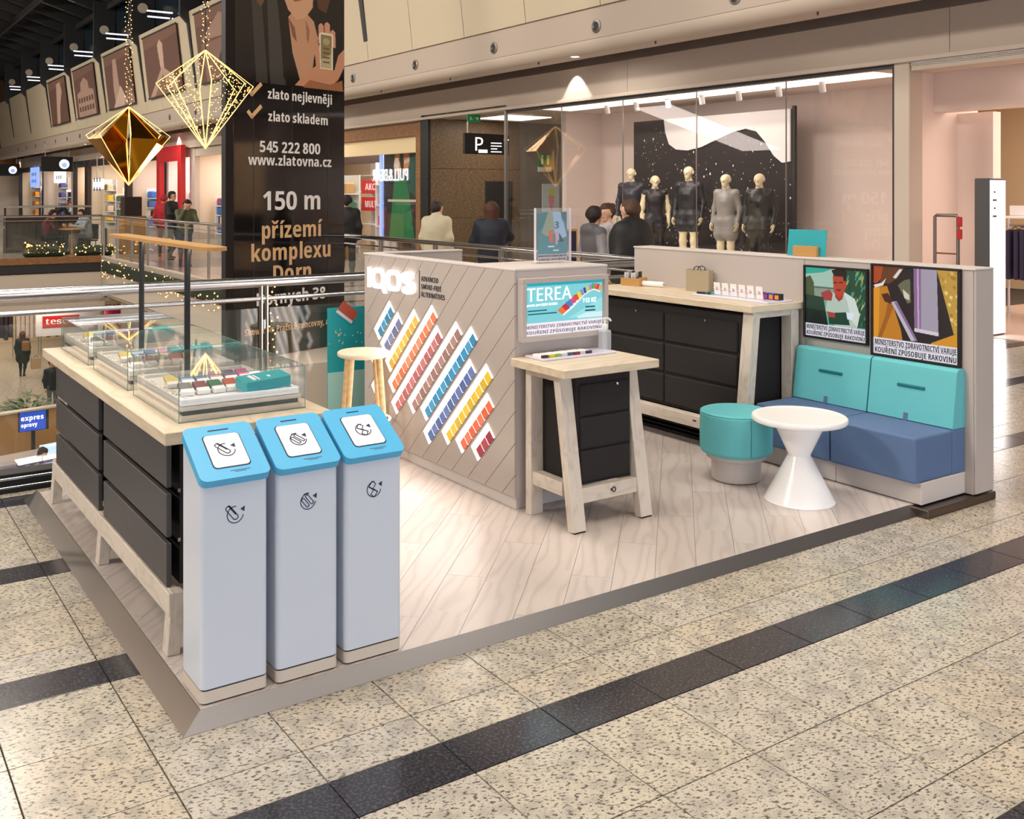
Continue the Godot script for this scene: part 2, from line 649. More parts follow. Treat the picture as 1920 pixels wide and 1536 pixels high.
func make_materials() -> void:
	mat("wall_paint", "b9aea8", 0.75)
	mat("wall_cap", "cdc4bf", 0.6)
	mat("board", "b7aca5", 0.62)
	mat("board_gap", "5d5652", 0.9)
	mat("shadow_gap", "2b2826", 0.9)
	mat("steel", "c9c6c2", 0.3, 1.0)
	mat("edge_steel", "7d7b7c", 0.38, 0.95)
	mat("edge_reflect_brown", "6b6058", 0.33, 0.95)  # browner copy of the edge steel, reflections put into its colour
	mat("brushed", "8d8883", 0.38, 1.0)
	mat("chrome", "cfd0d4", 0.22, 1.0)
	mat("iron", "1c1c1f", 0.45, 0.3)
	mat("white", "f1efee", 0.35)
	mat("white_gloss", "f4f3f4", 0.18)
	mat("bin_white", "ced5e2", 0.3)
	mat("bin_blue", "55b4e2", 0.38)
	mat("bin_ink", "20294a", 0.6)
	mat("ink", "1b1d2b", 0.6)
	mat("text_white", "f6f2f0", 0.5)
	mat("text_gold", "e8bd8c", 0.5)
	mat("drawer_grey", "4b4849", 0.5)
	mat("carcass", "141314", 0.6)
	grainy(mat("quilt", "231f1f", 0.9), 5, 0.09, 3.0, 8.0)
	grainy(mat("teal_cloth", "66bfc6", 0.8), 6, 0.12, 3.0, 10.0)
	grainy(mat("blue_cloth", "5b749c", 0.85), 7, 0.12, 3.5, 10.0)
	mat("teal", "169aa4", 0.4)
	mat("teal_dark", "0d6d7c", 0.45)
	mat("acrylic_edge", "d7d5e4", 0.2)
	pane("glass", "9fc4bc", 0.03)
	pane("clear", "e8ecf0", 0.06)
	mat("glass_edge", "5d8f88", 0.1)
	glow("white_glow", "fff6ee", 2.2)
	glow("logo_glow", "fffaf5", 1.15)
	glow("lamp_glow", "fff1dc", 6.0)
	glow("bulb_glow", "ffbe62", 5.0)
	glow("gold_line", "ffd07a", 1.9)
	mat("gold_mirror", "b8801c", 0.16, 1.0)
	mat("cream_panel", "cdbfa6", 0.7)
	mat("fascia", "bcada0", 0.7)
	mat("soffit", "c8b9ab", 0.7)
	mat("beige", "c9bcae", 0.75)
	mat("dark_steel", "2f2f32", 0.5, 0.2)
	mat("black", "0c0b0d", 0.5)
	mat("shop_wall", "e9d9d0", 0.8)
	mat("shop_floor", "cfb9ad", 0.25)
	mat("dark_panel", "2a2529", 0.25)
	mat("mannequin", "e4d5b0", 0.3)
	mat("red", "c01e25", 0.45)
	mat("kraft", "bfa57e", 0.8)
	mat("oak", "b88a4e", 0.6)
	mat("green_sign", "178f4c", 0.4)
	mat("leaf", "5d7a3c", 0.6)
	mat("garment", "35304a", 0.9)
	mat("sign_grey", "e9e6e6", 0.4)
	var pale := timber(384, 128, 11, "d9cec1", "c4b7a9", 20.0, 0.35)
	textured("timber", pale, 0.5, Vector3(1.4, 3.2, 1))
	var warm := timber(384, 128, 12, "dfcfb8", "ccb99e", 24.0, 0.3)
	textured("worktop", warm, 0.42, Vector3(1.2, 2.6, 1))
	for i in 4:
		var t := timber(512, 128, 20 + i, ["d3c8c2", "cdc1bb", "d6ccc7", "cfc4bf"][i], ["bbafa8", "b6a9a2", "c0b5af", "b9ada7"][i], 17.0, 0.3)
		textured("plank%d" % i, t, 0.33, Vector3(0.77, 1.0, 1))
	# speckled granite: cream ground with grey and rust flecks
	var f := FastNoiseLite.new()
	f.seed = 3
	f.frequency = 1.0
	f.fractal_octaves = 2
	for k in 3:
		var im := Image.create_empty(512, 512, false, Image.FORMAT_RGB8)
		var cream := col(["c6bdac", "c2baad", "c5b9a6"][k])
		var grey := col("8f8b84")
		var dark := col("4e4845")
		for y in 512:
			for x in 512:
				var cloud := 0.5 + 0.5 * f.get_noise_2d(x * 0.012 + k * 40.0, y * 0.012)
				var fleck := f.get_noise_2d((x + y * 0.4) * 0.055, (y - x * 0.3) * 0.11 + k * 70.0)
				var tiny := f.get_noise_2d(x * 0.26 + 90.0, y * 0.26 + k * 30.0)
				var c := cream.lerp(grey, clampf((cloud - 0.42) * 1.2, 0.0, 0.45))
				c = c.lerp(grey, clampf((fleck - 0.16) * 3.0, 0.0, 0.55))
				c = c.lerp(dark, clampf((fleck - 0.36) * 7.0, 0.0, 0.8))
				c = c.lerp(dark, clampf((tiny - 0.5) * 8.0, 0.0, 0.8))
				im.set_pixel(x, y, c)
		textured("granite%d" % k, im, 0.2, Vector3.ONE * 1.2, true, true)
		M["granite%d" % k].uv1_offset = Vector3(0.31 * k, 0.0, 0.17 * k)
	var bl := noise_image(256, 256, 0.11, 0.11, 3, 9, [[0.0, "2b292b"], [0.55, "36343a"], [0.8, "4b4a50"], [1.0, "77757a"]])
	textured("black_granite", bl, 0.16, Vector3.ONE * 2.0, true, true)
	mat("grout", "4a453f", 0.9)
	var st := noise_image(256, 256, 0.05, 0.16, 4, 19, [[0.0, "4d4033"], [0.5, "6e5c48"], [1.0, "8a7658"]])
	textured("stone", st, 0.45, Vector3.ONE * 0.7, true, true)
	var rv := noise_image(128, 128, 0.05, 0.3, 3, 33, [[0.0, "6d4a2c"], [0.5, "8a6038"], [1.0, "a3764a"]])
	textured("brown_wood", rv, 0.6, Vector3.ONE * 0.8, true, false)


# ---------------------------------------------------------------- floors
const BAND := 0.482
func tile_rows(z_lo: float, z_hi: float) -> Array:
	var rows := []
	var k := floori((z_lo - BAND) / 1.2)
	while BAND + k * 1.2 < z_hi:
		var z := BAND + k * 1.2
		for r in [[0.0, 0.2, true], [0.2, 0.6, false], [0.6, 1.0, false], [1.0, 1.2, false]]:
			if z + r[1] > z_lo and z + r[0] < z_hi:
				rows.append([z + r[0], z + r[1], r[2]])
		k += 1
	return rows


func seen_at(p: Vector3) -> Vector3:
	var q := Basis(Vector3.UP, EYE_TURN).inverse() * (p - EYE)
	if q.z > -0.3:
		return Vector3(-9999, 0, 0)
	return Vector3(879.9 + FOCAL * q.x / -q.z, 360.4 - FOCAL * q.y / -q.z, -q.z)


func make_floor() -> void:
	var fl := setting("floor")
	# slabs under the paving
	for s in [[-14.0, 20.0, -3.3, 9.0, -0.008], [5.6, 20.0, -14.0, -3.3, -0.008], [5.6, 20.0, -70.0, -14.0, 0.0], [-14.0, 5.6, -70.0, -25.6, 0.0]]:
		put_span(fl, "slab", Vector3(s[0], s[4] - 0.4, s[2]), Vector3(s[1], s[4], s[3]), M.grout if s[4] < 0.0 else M.granite0, 0.0)
	var near := []
	var rest := []
	for area in [[-2.7, 10.8, -3.25, 3.0], [5.7, 10.9, -14.0, -3.25]]:
		for r in tile_rows(area[2], area[3]):
			var i := floori((area[0] - 0.293) / 0.4)
			while 0.293 + i * 0.4 < area[1]:
				var x := 0.293 + i * 0.4
				i += 1
				if x > 0.05 and x + 0.4 < 4.7 and r[0] > -2.9 and r[1] < -0.05:
					continue
				var mid := Vector3(x + 0.2, 0, (r[0] + r[1]) / 2)
				var s := seen_at(mid)
				if s.x < -260 or s.x > 2180 or s.y > 1760:
					continue
				(near if true else rest).append([s.z, x, r])
	near.sort_custom(func(a, b): return a[0] < b[0])
	rest = near.slice(290)
	near = near.slice(0, 290)
	var full := tile_mesh(0.4)
	var half := tile_mesh(0.2)
	for t in near:
		var r: Array = t[2]
		var m: Material = M.black_granite if r[2] else M["granite%d" % rng.randi_range(0, 2)]
		put(fl, "tile", half if r[1] - r[0] < 0.3 else full, m, Vector3(t[1] + 0.2, 0, (r[0] + r[1]) / 2))
	var s1 := Sh.new()
	var s2 := Sh.new()
	for t in rest:
		var r: Array = t[2]
		(s2 if r[2] else s1).box(Vector3(0.398, 0.012, r[1] - r[0] - 0.002), Vector3(t[1] + 0.2, -0.006, (r[0] + r[1]) / 2), 0.0)
	for s in [s1, s2]:
		var o := put(fl, "distant_tiles", s.done(), M.granite1 if s == s1 else M.black_granite)
		o.set_meta("kind", "stuff")
	# the floor of the storey below
	var low := setting("floor")
	put_span(low, "slab", Vector3(-20, -5.4, -75), Vector3(24, -5.0, 2), M.granite2, 0.0)


func tile_mesh(d: float) -> ArrayMesh:
	var s := Sh.new()
	s.box(Vector3(0.3955, 0.012, d - 0.0045), Vector3(0, -0.006, 0), 0.0012)
	return s.done()


func make_platform() -> void:
	var pf := setting("kiosk_platform")
	put_span(pf, "base", Vector3(0.075, 0.0, -2.95), Vector3(4.74, 0.043, -0.05), M.shadow_gap, 0.0)
	put_span(pf, "base", Vector3(4.06, 0.0, -0.05), Vector3(4.735, 0.046, 0.064), M.edge_reflect_brown, 0.004)
	# sloping steel edge along the front and the left side, mitred at the corner
	var s := Sh.new()
	s.face([Vector3(0, 0.001, 0), Vector3(4.12, 0.001, 0), Vector3(4.06, 0.05, -0.05), Vector3(0.072, 0.05, -0.05)], Vector3(2, -0.5, -0.5))
	s.face([Vector3(0.072, 0.05, -0.05), Vector3(4.06, 0.05, -0.05), Vector3(4.06, 0.0, -0.05), Vector3(0.072, 0.0, -0.05)], Vector3(2, 0.02, 1))
	put(pf, "steel_edge", s.done(), M.edge_steel)
	s = Sh.new()
	s.face([Vector3(0, 0.001, 0), Vector3(0, 0.001, -3.0), Vector3(0.072, 0.05, -3.0), Vector3(0.072, 0.05, -0.05)], Vector3(0.5, -0.5, -1))
	s.face([Vector3(0.072, 0.05, -0.05), Vector3(0.072, 0.05, -3.0), Vector3(0.072, 0, -3.0), Vector3(0.072, 0, -0.05)], Vector3(-1, 0, -1))
	put(pf, "steel_edge", s.done(), M.edge_reflect_brown)
	# boards laid at 45 degrees
	var rect := PackedVector2Array([Vector2(0.075, -2.95), Vector2(4.74, -2.95), Vector2(4.74, -0.052), Vector2(0.075, -0.052)])
	var d := Vector2(1, -1).normalized()
	var n := Vector2(1, 1).normalized()
	var wide := 0.185
	for i in range(-12, 28):
		var shift := fmod(i * 0.47, 1.3)
		for j in range(-2, 7):
			var a := i * wide
			var b := j * 1.3 + shift
			var q := PackedVector2Array()
			for e in [[0.0008, 0.0008], [wide - 0.0008, 0.0008], [wide - 0.0008, 1.2992], [0.0008, 1.2992]]:
				q.append(n * (a + e[0]) + d * (b + e[1]))
			for cut in Geometry2D.intersect_polygons(q, rect):
				put(pf, "plank", board_mesh(cut, d, n, b, a, wide), M["plank%d" % rng.randi_range(0, 3)])


func board_mesh(q: PackedVector2Array, d: Vector2, n: Vector2, b: float, a: float, wide: float) -> ArrayMesh:
	var s := Sh.new()
	var t := Geometry2D.triangulate_polygon(q)
	var shift := rng.randf()
	var lay := func(p: Vector2) -> Vector2: return Vector2(p.dot(d) - b + shift, (p.dot(n) - a) / wide)
	for i in range(0, t.size(), 3):
		var p := [q[t[i]], q[t[i + 1]], q[t[i + 2]]]
		s.tri(Vector3(p[0].x, 0.05, p[0].y), Vector3(p[1].x, 0.05, p[1].y), Vector3(p[2].x, 0.05, p[2].y), Vector3.UP, Vector3.UP, Vector3.UP, lay.call(p[0]), lay.call(p[1]), lay.call(p[2]))
	var mid := Vector2.ZERO
	for p in q:
		mid += p / q.size()
	for i in q.size():
		var p := q[i]
		var r := q[(i + 1) % q.size()]
		s.face([Vector3(p.x, 0.043, p.y), Vector3(r.x, 0.043, r.y), Vector3(r.x, 0.05, r.y), Vector3(p.x, 0.05, p.y)], Vector3(mid.x, 0.046, mid.y))
	return s.done()


# ---------------------------------------------------------------- the kiosk: left counter and its cases
func make_left_counter() -> void:
	var t := thing("drawer_counter", "pale timber counter with six charcoal drawers, glass cases on top", "counter", Vector3(0.4, 0.05, -1.6))
	put_span(t, "worktop", Vector3(0.065, 0.852, -2.8), Vector3(0.745, 0.9, -0.43), M.worktop, 0.003, 2)
	put_span(t, "carcass", Vector3(0.16, 0.285, -2.61), Vector3(0.70, 0.848, -0.56), M.carcass, 0.002)
	for c in [[-1.54, -0.55], [-2.63, -1.64]]:
		for i in 3:
			var y: float = 0.287 + i * 0.188
			var d := put_span(t, "drawer", Vector3(0.106, y, c[0]), Vector3(0.126, y + 0.164, c[1]), M.drawer_grey, 0.002)
			put_span(d, "stop", Vector3(0.15, y + 0.165, c[1] - 0.004), Vector3(0.16, y + 0.178, c[1] + 0.002), M.steel, 0.001)
	for x in [[0.098, 0.145, 1.0], [0.665, 0.712, -1.0]]:
		put_span(t, "rail", Vector3(x[0], 0.195, -2.70), Vector3(x[1], 0.284, -0.49), M.timber, 0.003, 2)
		for z in [-0.52, -1.605, -2.695]:
			var foot := Vector3((0.115 if x[2] > 0 else 0.695), 0.05, z)
			var b := bar(foot - t.position, foot + Vector3(0.018 * x[2], 0.234, 0) - t.position, 0.05, 0.062)
			put_xf(t, "leg", b[0], M.timber, b[1])
	for z in [-0.52, -2.695]:
		put_span(t, "cross_rail", Vector3(0.14, 0.21, z - 0.02), Vector3(0.67, 0.27, z + 0.02), M.timber, 0.003, 0)
	var spans := [[-1.205, -0.555], [-1.955, -1.305], [-2.735, -2.075]]
	var words := ["glass display case nearest the recycling bins, teal carton leaning inside", "middle glass display case on the timber counter, open tray of packs", "farthest glass display case on the timber counter, beside the railing"]
	for i in 3:
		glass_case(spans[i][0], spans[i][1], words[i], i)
	light_bar()


func glass_case(z0: float, z1: float, label: String, i: int) -> void:
	var x0 := 0.155
	var x1 := 0.675
	var mid := Vector3((x0 + x1) / 2, 0.9, (z0 + z1) / 2)
	var t := thing("glass_display_case", label, "display case", mid, 0.0, "glass display cases on the counter")
	put_span(t, "plinth", Vector3(x0 + 0.012, 0.9, z0 + 0.012), Vector3(x1 - 0.012, 0.922, z1 - 0.012), M.timber, 0.001, 0)
	put_span(t, "recess_band", Vector3(x0 + 0.022, 0.922, z0 + 0.022), Vector3(x1 - 0.022, 0.941, z1 - 0.022), M.dark_steel, 0.0)
	put_span(t, "plinth", Vector3(x0 + 0.012, 0.941, z0 + 0.012), Vector3(x1 - 0.012, 0.958, z1 - 0.012), M.timber, 0.001, 0)
	var tray := put_span(t, "tray", Vector3(x0 + 0.012, 0.960, z0 + 0.012), Vector3(x1 - 0.022, 0.972, z1 - 0.012), M.white, 0.002)
	for r in [[x0 + 0.012, x0 + 0.03, z0 + 0.012, z1 - 0.012], [x1 - 0.04, x1 - 0.022, z0 + 0.012, z1 - 0.012], [x0 + 0.03, x1 - 0.04, z0 + 0.012, z0 + 0.03], [x0 + 0.03, x1 - 0.04, z1 - 0.03, z1 - 0.012]]:
		put_span(tray, "rim", Vector3(r[0], 0.972, r[2]), Vector3(r[1], 0.986, r[3]), M.white, 0.002)
	var e := 0.006
	for p in [[Vector3(x0, 0.9, z1 - e), Vector3(x1, 1.071, z1)], [Vector3(x0, 0.9, z0), Vector3(x1, 1.071, z0 + e)], [Vector3(x0, 0.9, z0 + e), Vector3(x0 + e, 1.071, z1 - e)], [Vector3(x1 - e, 0.9, z0 + e), Vector3(x1, 1.071, z1 - e)], [Vector3(x0, 1.071, z0), Vector3(x1, 1.077, z1)]]:
		put_span(t, "pane", p[0], p[1], M.glass, 0.0)
	var ed := Sh.new()
	for q in [[Vector3(x0, 1.074, z1), Vector3(x1, 1.074, z1)], [Vector3(x0, 1.074, z0), Vector3(x1, 1.074, z0)], [Vector3(x0, 1.074, z0), Vector3(x0, 1.074, z1)], [Vector3(x1, 1.074, z0), Vector3(x1, 1.074, z1)], [Vector3(x0, 0.902, z1), Vector3(x1, 0.902, z1)], [Vector3(x0, 0.902, z0), Vector3(x0, 0.902, z1)], [Vector3(x0, 0.9, z1), Vector3(x0, 1.074, z1)], [Vector3(x1, 0.9, z1), Vector3(x1, 1.074, z1)], [Vector3(x0, 0.9, z0), Vector3(x0, 1.074, z0)]]:
		ed.tube([q[0] - mid, q[1] - mid], 0.0016, 4)
	put(t, "glass_edge", ed.done(), M.glass_edge)
	# what lies in the tray
	var hues := ["d9c25a", "8ea3c0", "5f7fae", "b78aa6", "7d5a80", "d65f94", "5a5350", "6d2733", "2e6b4a", "b0503a", "c78a3c", "6f8fb8"]
	var names := ["yellow", "grey blue", "blue", "mauve", "purple", "pink", "dark grey", "maroon", "green", "rust", "ochre", "pale blue"]
	var cases := ["nearest the bins", "in the middle", "nearest the railing"]
	for k in hues.size():
		var row := k / 6
		var at := Vector3(0.235 + (k % 6) * 0.062, 0.973, z1 - 0.36 + row * 0.19)
		var p := thing("cigarette_pack", "small %s pack leaning in the display case %s" % [names[k], cases[i]], "pack", at, 0.06 * (k % 3 - 1), "packs in the glass cases")
		if not M.has("hue" + hues[k]):
			mat("hue" + hues[k], hues[k], 0.45)
		put(p, "carton", bx(0.05, 0.018, 0.085, 0.001), M["hue" + hues[k]], Vector3(0, 0.022, 0), Vector3(0.28, 0, 0))
		put(p, "white_band", bx(0.0505, 0.0185, 0.028, 0.0005), M.white, Vector3(0, 0.0143, 0.0276), Vector3(0.28, 0, 0))
	var big := thing("teal_carton", ["long teal carton leaning at the front of the nearest glass case", "long teal carton lying in the middle glass case", "long teal carton lying in the farthest glass case"][i], "carton", Vector3(0.53, 0.975, z1 - [0.09, 0.30, 0.16][i]), [0.12, -0.1, 0.2][i], "teal cartons in the glass cases")
	put(big, "sleeve", bx(0.20, 0.045, 0.10, 0.002), M.teal, Vector3(0, 0.035, 0), Vector3(0.12, 0, 0.05))
	put(big, "stripe", bx(0.012, 0.0455, 0.06, 0.0005), M.white, Vector3(-0.055, 0.0353, 0.005), Vector3(0.12, 0, 0.05))
	put(big, "stripe", bx(0.006, 0.0455, 0.06, 0.0005), M.white, Vector3(-0.036, 0.0353, 0.005), Vector3(0.12, 0, 0.05))
	put(big, "crest", bx(0.04, 0.0455, 0.022, 0.0005), M.white, Vector3(0.03, 0.0353, 0.005), Vector3(0.12, 0.5, 0.05))
	var lf := thing("price_leaflet", "white printed leaflet at the left of the display case %s" % cases[i], "leaflet", Vector3(0.205, 0.973, z1 - 0.17), 0.0, "leaflets in the glass cases")
	put(lf, "paper", bx(0.05, 0.002, 0.24, 0.0), M.white)
	for k in 7:
		put(lf, "print_line", bx(0.036 - 0.008 * (k % 3), 0.0005, 0.004, 0.0), M.ink, Vector3(-0.003, 0.0014, -0.1 + k * 0.03))
	# glowing dots stand in for fairy lights reflected in the left pane
	var g := thing("string_lights_or_glints", "glowing dots imitating reflected fairy lights, left edge of the case %s" % cases[i], "string lights", Vector3(x0 + 0.02, 0.975, mid.z), 0.0, "imitated reflections in the glass cases")
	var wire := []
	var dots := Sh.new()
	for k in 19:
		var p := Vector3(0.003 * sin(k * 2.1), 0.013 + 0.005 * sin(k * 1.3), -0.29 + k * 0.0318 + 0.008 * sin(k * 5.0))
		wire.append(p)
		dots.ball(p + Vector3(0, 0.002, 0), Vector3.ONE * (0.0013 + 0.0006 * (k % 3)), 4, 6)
	put(g, "wire", pipe(wire, 0.0008, 4), M.dark_steel)  # wire and bulbs only imitate the reflected glints
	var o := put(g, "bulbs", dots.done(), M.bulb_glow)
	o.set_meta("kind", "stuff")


func light_bar() -> void:
	var t := thing("counter_light", "slim timber light board held over the glass cases by two black poles", "lamp", Vector3(0.43, 0.9, -1.65))
	var r := round_rect(0.11, 1.72, 0.05)
	var s := Sh.new()
	s.xf = Transform3D(Basis(Vector3(1, 0, 0), Vector3(0, 0, 1), Vector3(0, 1, 0)), Vector3(0.0, 0.0, -0.12))
	s.prism(r, 0.632, 0.648, 1)
	put(t, "board", s.done(), M.oak)
	put(t, "led_strip", bx(0.03, 0.004, 1.5, 0.001), M.lamp_glow, Vector3(0, 0.629, -0.12))
	for z in [-1.265, -2.03]:
		put(t, "pole", turned([Vector2(0, 0), Vector2(0.014, 0), Vector2(0.014, 0.63), Vector2(0, 0.63)], 12), M.iron, Vector3(-0.02, 0, z + 1.65))
		put(t, "foot", turned([Vector2(0, 0), Vector2(0.035, 0), Vector2(0.035, 0.008), Vector2(0.016, 0.014), Vector2(0, 0.014)], 16), M.iron, Vector3(-0.02, 0, z + 1.65))
	area_light(t, "led_light", Vector3(0, 0.624, -0.12), Vector3.DOWN, Vector2(1.5, 0.03), 0.35, Color(1, 0.93, 0.84))


# ---------------------------------------------------------------- recycling bins
func strokes(s: Sh, pts: Array, w: float, closed := false) -> void:
	var m := pts.size()
	for i in (m if closed else m - 1):
		var a: Vector2 = pts[i]
		var b: Vector2 = pts[(i + 1) % m]
		var d := (b - a).normalized()
		var n := Vector2(-d.y, d.x) * w / 2
		a -= d * w * 0.35
		b += d * w * 0.35
		s.prism(PackedVector2Array([a - n, b - n, b + n, a + n]), 0.0, 0.0012)


func emblem(kind: int) -> ArrayMesh:
	var s := Sh.new()
	var arc := []
	for i in 19:
		var a := -0.15 - (TAU * 0.74) * i / 18.0
		arc.append(Vector2(cos(a), sin(a)) * 0.03)
	strokes(s, arc, 0.003)
	s.prism(PackedVector2Array([Vector2(0.019, 0.018), Vector2(0.036, 0.026), Vector2(0.034, 0.006)]), 0.0, 0.0012)
	var cap := func(c: Vector2, d: Vector2, l: float, w: float) -> void:
		var n := Vector2(-d.y, d.x)
		strokes(s, [c - d * l + n * w * 0.6, c - d * l * 0.8 + n * w, c + d * l * 0.8 + n * w, c + d * l + n * w * 0.5, c + d * l - n * w * 0.5, c + d * l * 0.8 - n * w, c - d * l * 0.8 - n * w, c - d * l - n * w * 0.6], 0.003, true)
	var d := Vector2(0.62, -0.78)
	if kind == 0:
		cap.call(Vector2(-0.012, 0.008), d, 0.03, 0.0095)
		strokes(s, [Vector2(-0.024, 0.034), Vector2(0.002, 0.002)], 0.006)
	elif kind == 1:
		cap.call(Vector2(-0.011, -0.004), d, 0.02, 0.006)
		cap.call(Vector2(0.006, 0.006), d, 0.022, 0.006)
		strokes(s, [Vector2(-0.016, 0.028), Vector2(0.0, 0.03)], 0.004)
	else:
		strokes(s, [Vector2(-0.022, 0.012), Vector2(-0.008, 0.032), Vector2(0.008, 0.02), Vector2(-0.006, 0.0)], 0.003, true)
		strokes(s, [Vector2(-0.014, -0.02), Vector2(0.0, 0.0), Vector2(0.016, -0.012), Vector2(0.002, -0.03)], 0.003, true)
		strokes(s, [Vector2(-0.022, 0.012), Vector2(0.016, -0.012)], 0.004)
	return s.done()


func bin_body(w: float, d: float, r: float, front: float, back: float, low: float) -> ArrayMesh:
	var s := Sh.new()
	var p := round_rect(w, d, r, 4)
	var m := p.size()
	var top := func(q: Vector2) -> float: return lerpf(back, front, (q.y + d / 2) / d)
	for i in m:
		var a := p[i]
		var b := p[(i + 1) % m]
		var e := (a - Vector2(clampf(a.x, -w / 2 + r, w / 2 - r), clampf(a.y, -d / 2 + r, d / 2 - r))).normalized()
		var f := (b - Vector2(clampf(b.x, -w / 2 + r, w / 2 - r), clampf(b.y, -d / 2 + r, d / 2 - r))).normalized()
		var na := Vector3(e.x, 0, e.y)
		var nb := Vector3(f.x, 0, f.y)
		var q := [Vector3(a.x, low, a.y), Vector3(b.x, low, b.y), Vector3(b.x, top.call(b), b.y), Vector3(a.x, top.call(a), a.y)]
		s.tri(q[0], q[1], q[2], na, nb, nb)
		s.tri(q[0], q[2], q[3], na, nb, na)
		s.flat(Vector3(0, top.call(Vector2.ZERO), 0), q[3], q[2], Vector3.UP)
		s.flat(Vector3(0, low, 0), q[0], q[1], Vector3.DOWN)
	return s.done()


func make_bins() -> void:
	var body := bin_body(0.238, 0.212, 0.02, 0.742, 0.868, 0.052)
	var foot := bin_body(0.238, 0.212, 0.02, 0.046, 0.046, 0.006)
	var sole := bin_body(0.226, 0.2, 0.015, 0.006, 0.006, 0.0)
	var gap := bin_body(0.228, 0.202, 0.015, 0.053, 0.053, 0.045)
	var pl := plate(round_rect(0.25, 0.262, 0.026, 5), 0.0, 0.03)
	var flap := plate(round_rect(0.128, 0.156, 0.014, 4), 0.0, 0.004)
	var rim := plate(round_rect(0.136, 0.164, 0.016, 4), 0.0, 0.001)
	var what := ["left recycling bin of three, device emblem on its white flap", "middle recycling bin of three, two-stick emblem on its white flap", "right recycling bin of three, pack emblem on its white flap"]
	for i in 3:
		var t := thing("recycling_bin", what[i], "bin", Vector3(0.2 + [0.0, 0.27, 0.535][i], 0.05, -0.172), 0.0, "white recycling bins with blue lids")
		put(t, "sole", sole, M.shadow_gap)
		put(t, "foot", foot, M.timber)
		put(t, "joint", gap, M.shadow_gap)
		put(t, "body", body, M.bin_white)
		var tilt := -PI / 2 + atan2(0.126, 0.212)
		var lid := put(t, "lid", pl, M.bin_blue, Vector3(0, 0.803, 0.002), Vector3(tilt, 0, 0))
		put(lid, "slot_rim", rim, M.bin_ink, Vector3(0, 0.0, 0.0296))
		var fl := put(lid, "flap", flap, M.white_gloss, Vector3(0, 0.0, 0.0296))
		put(fl, "emblem", emblem(i), M.bin_ink, Vector3(0, 0.0, 0.004))
		put(lid, "caption", bx(0.075 - 0.012 * i, 0.005, 0.001, 0.0), M.bin_ink, Vector3(0.0, 0.104, 0.0304))
		for k in 2:
			put(lid, "caption", bx(0.07 - 0.03 * k, 0.0022, 0.001, 0.0), M.drawer_grey, Vector3(0.02, -0.098 - 0.006 * k, 0.0302))
		put(t, "emblem", emblem(i), M.bin_ink, Vector3(0.0, 0.628, 0.1062), Vector3.ZERO, Vector3.ONE * 0.95)


# ---------------------------------------------------------------- the light wall
const WX := 2.178
# a polygon on the face of the light wall, given in (z, y), pushed out from it
func on_wall(poly: PackedVector2Array, out0: float, out1: float) -> ArrayMesh:
	var s := Sh.new()
	s.xf = Transform3D(Basis(Vector3(0, 0, 1), Vector3(0, 1, 0), Vector3(-1, 0, 0)), Vector3(0, 0, 0))
	s.prism(poly, out0, out1)
	return s.done()


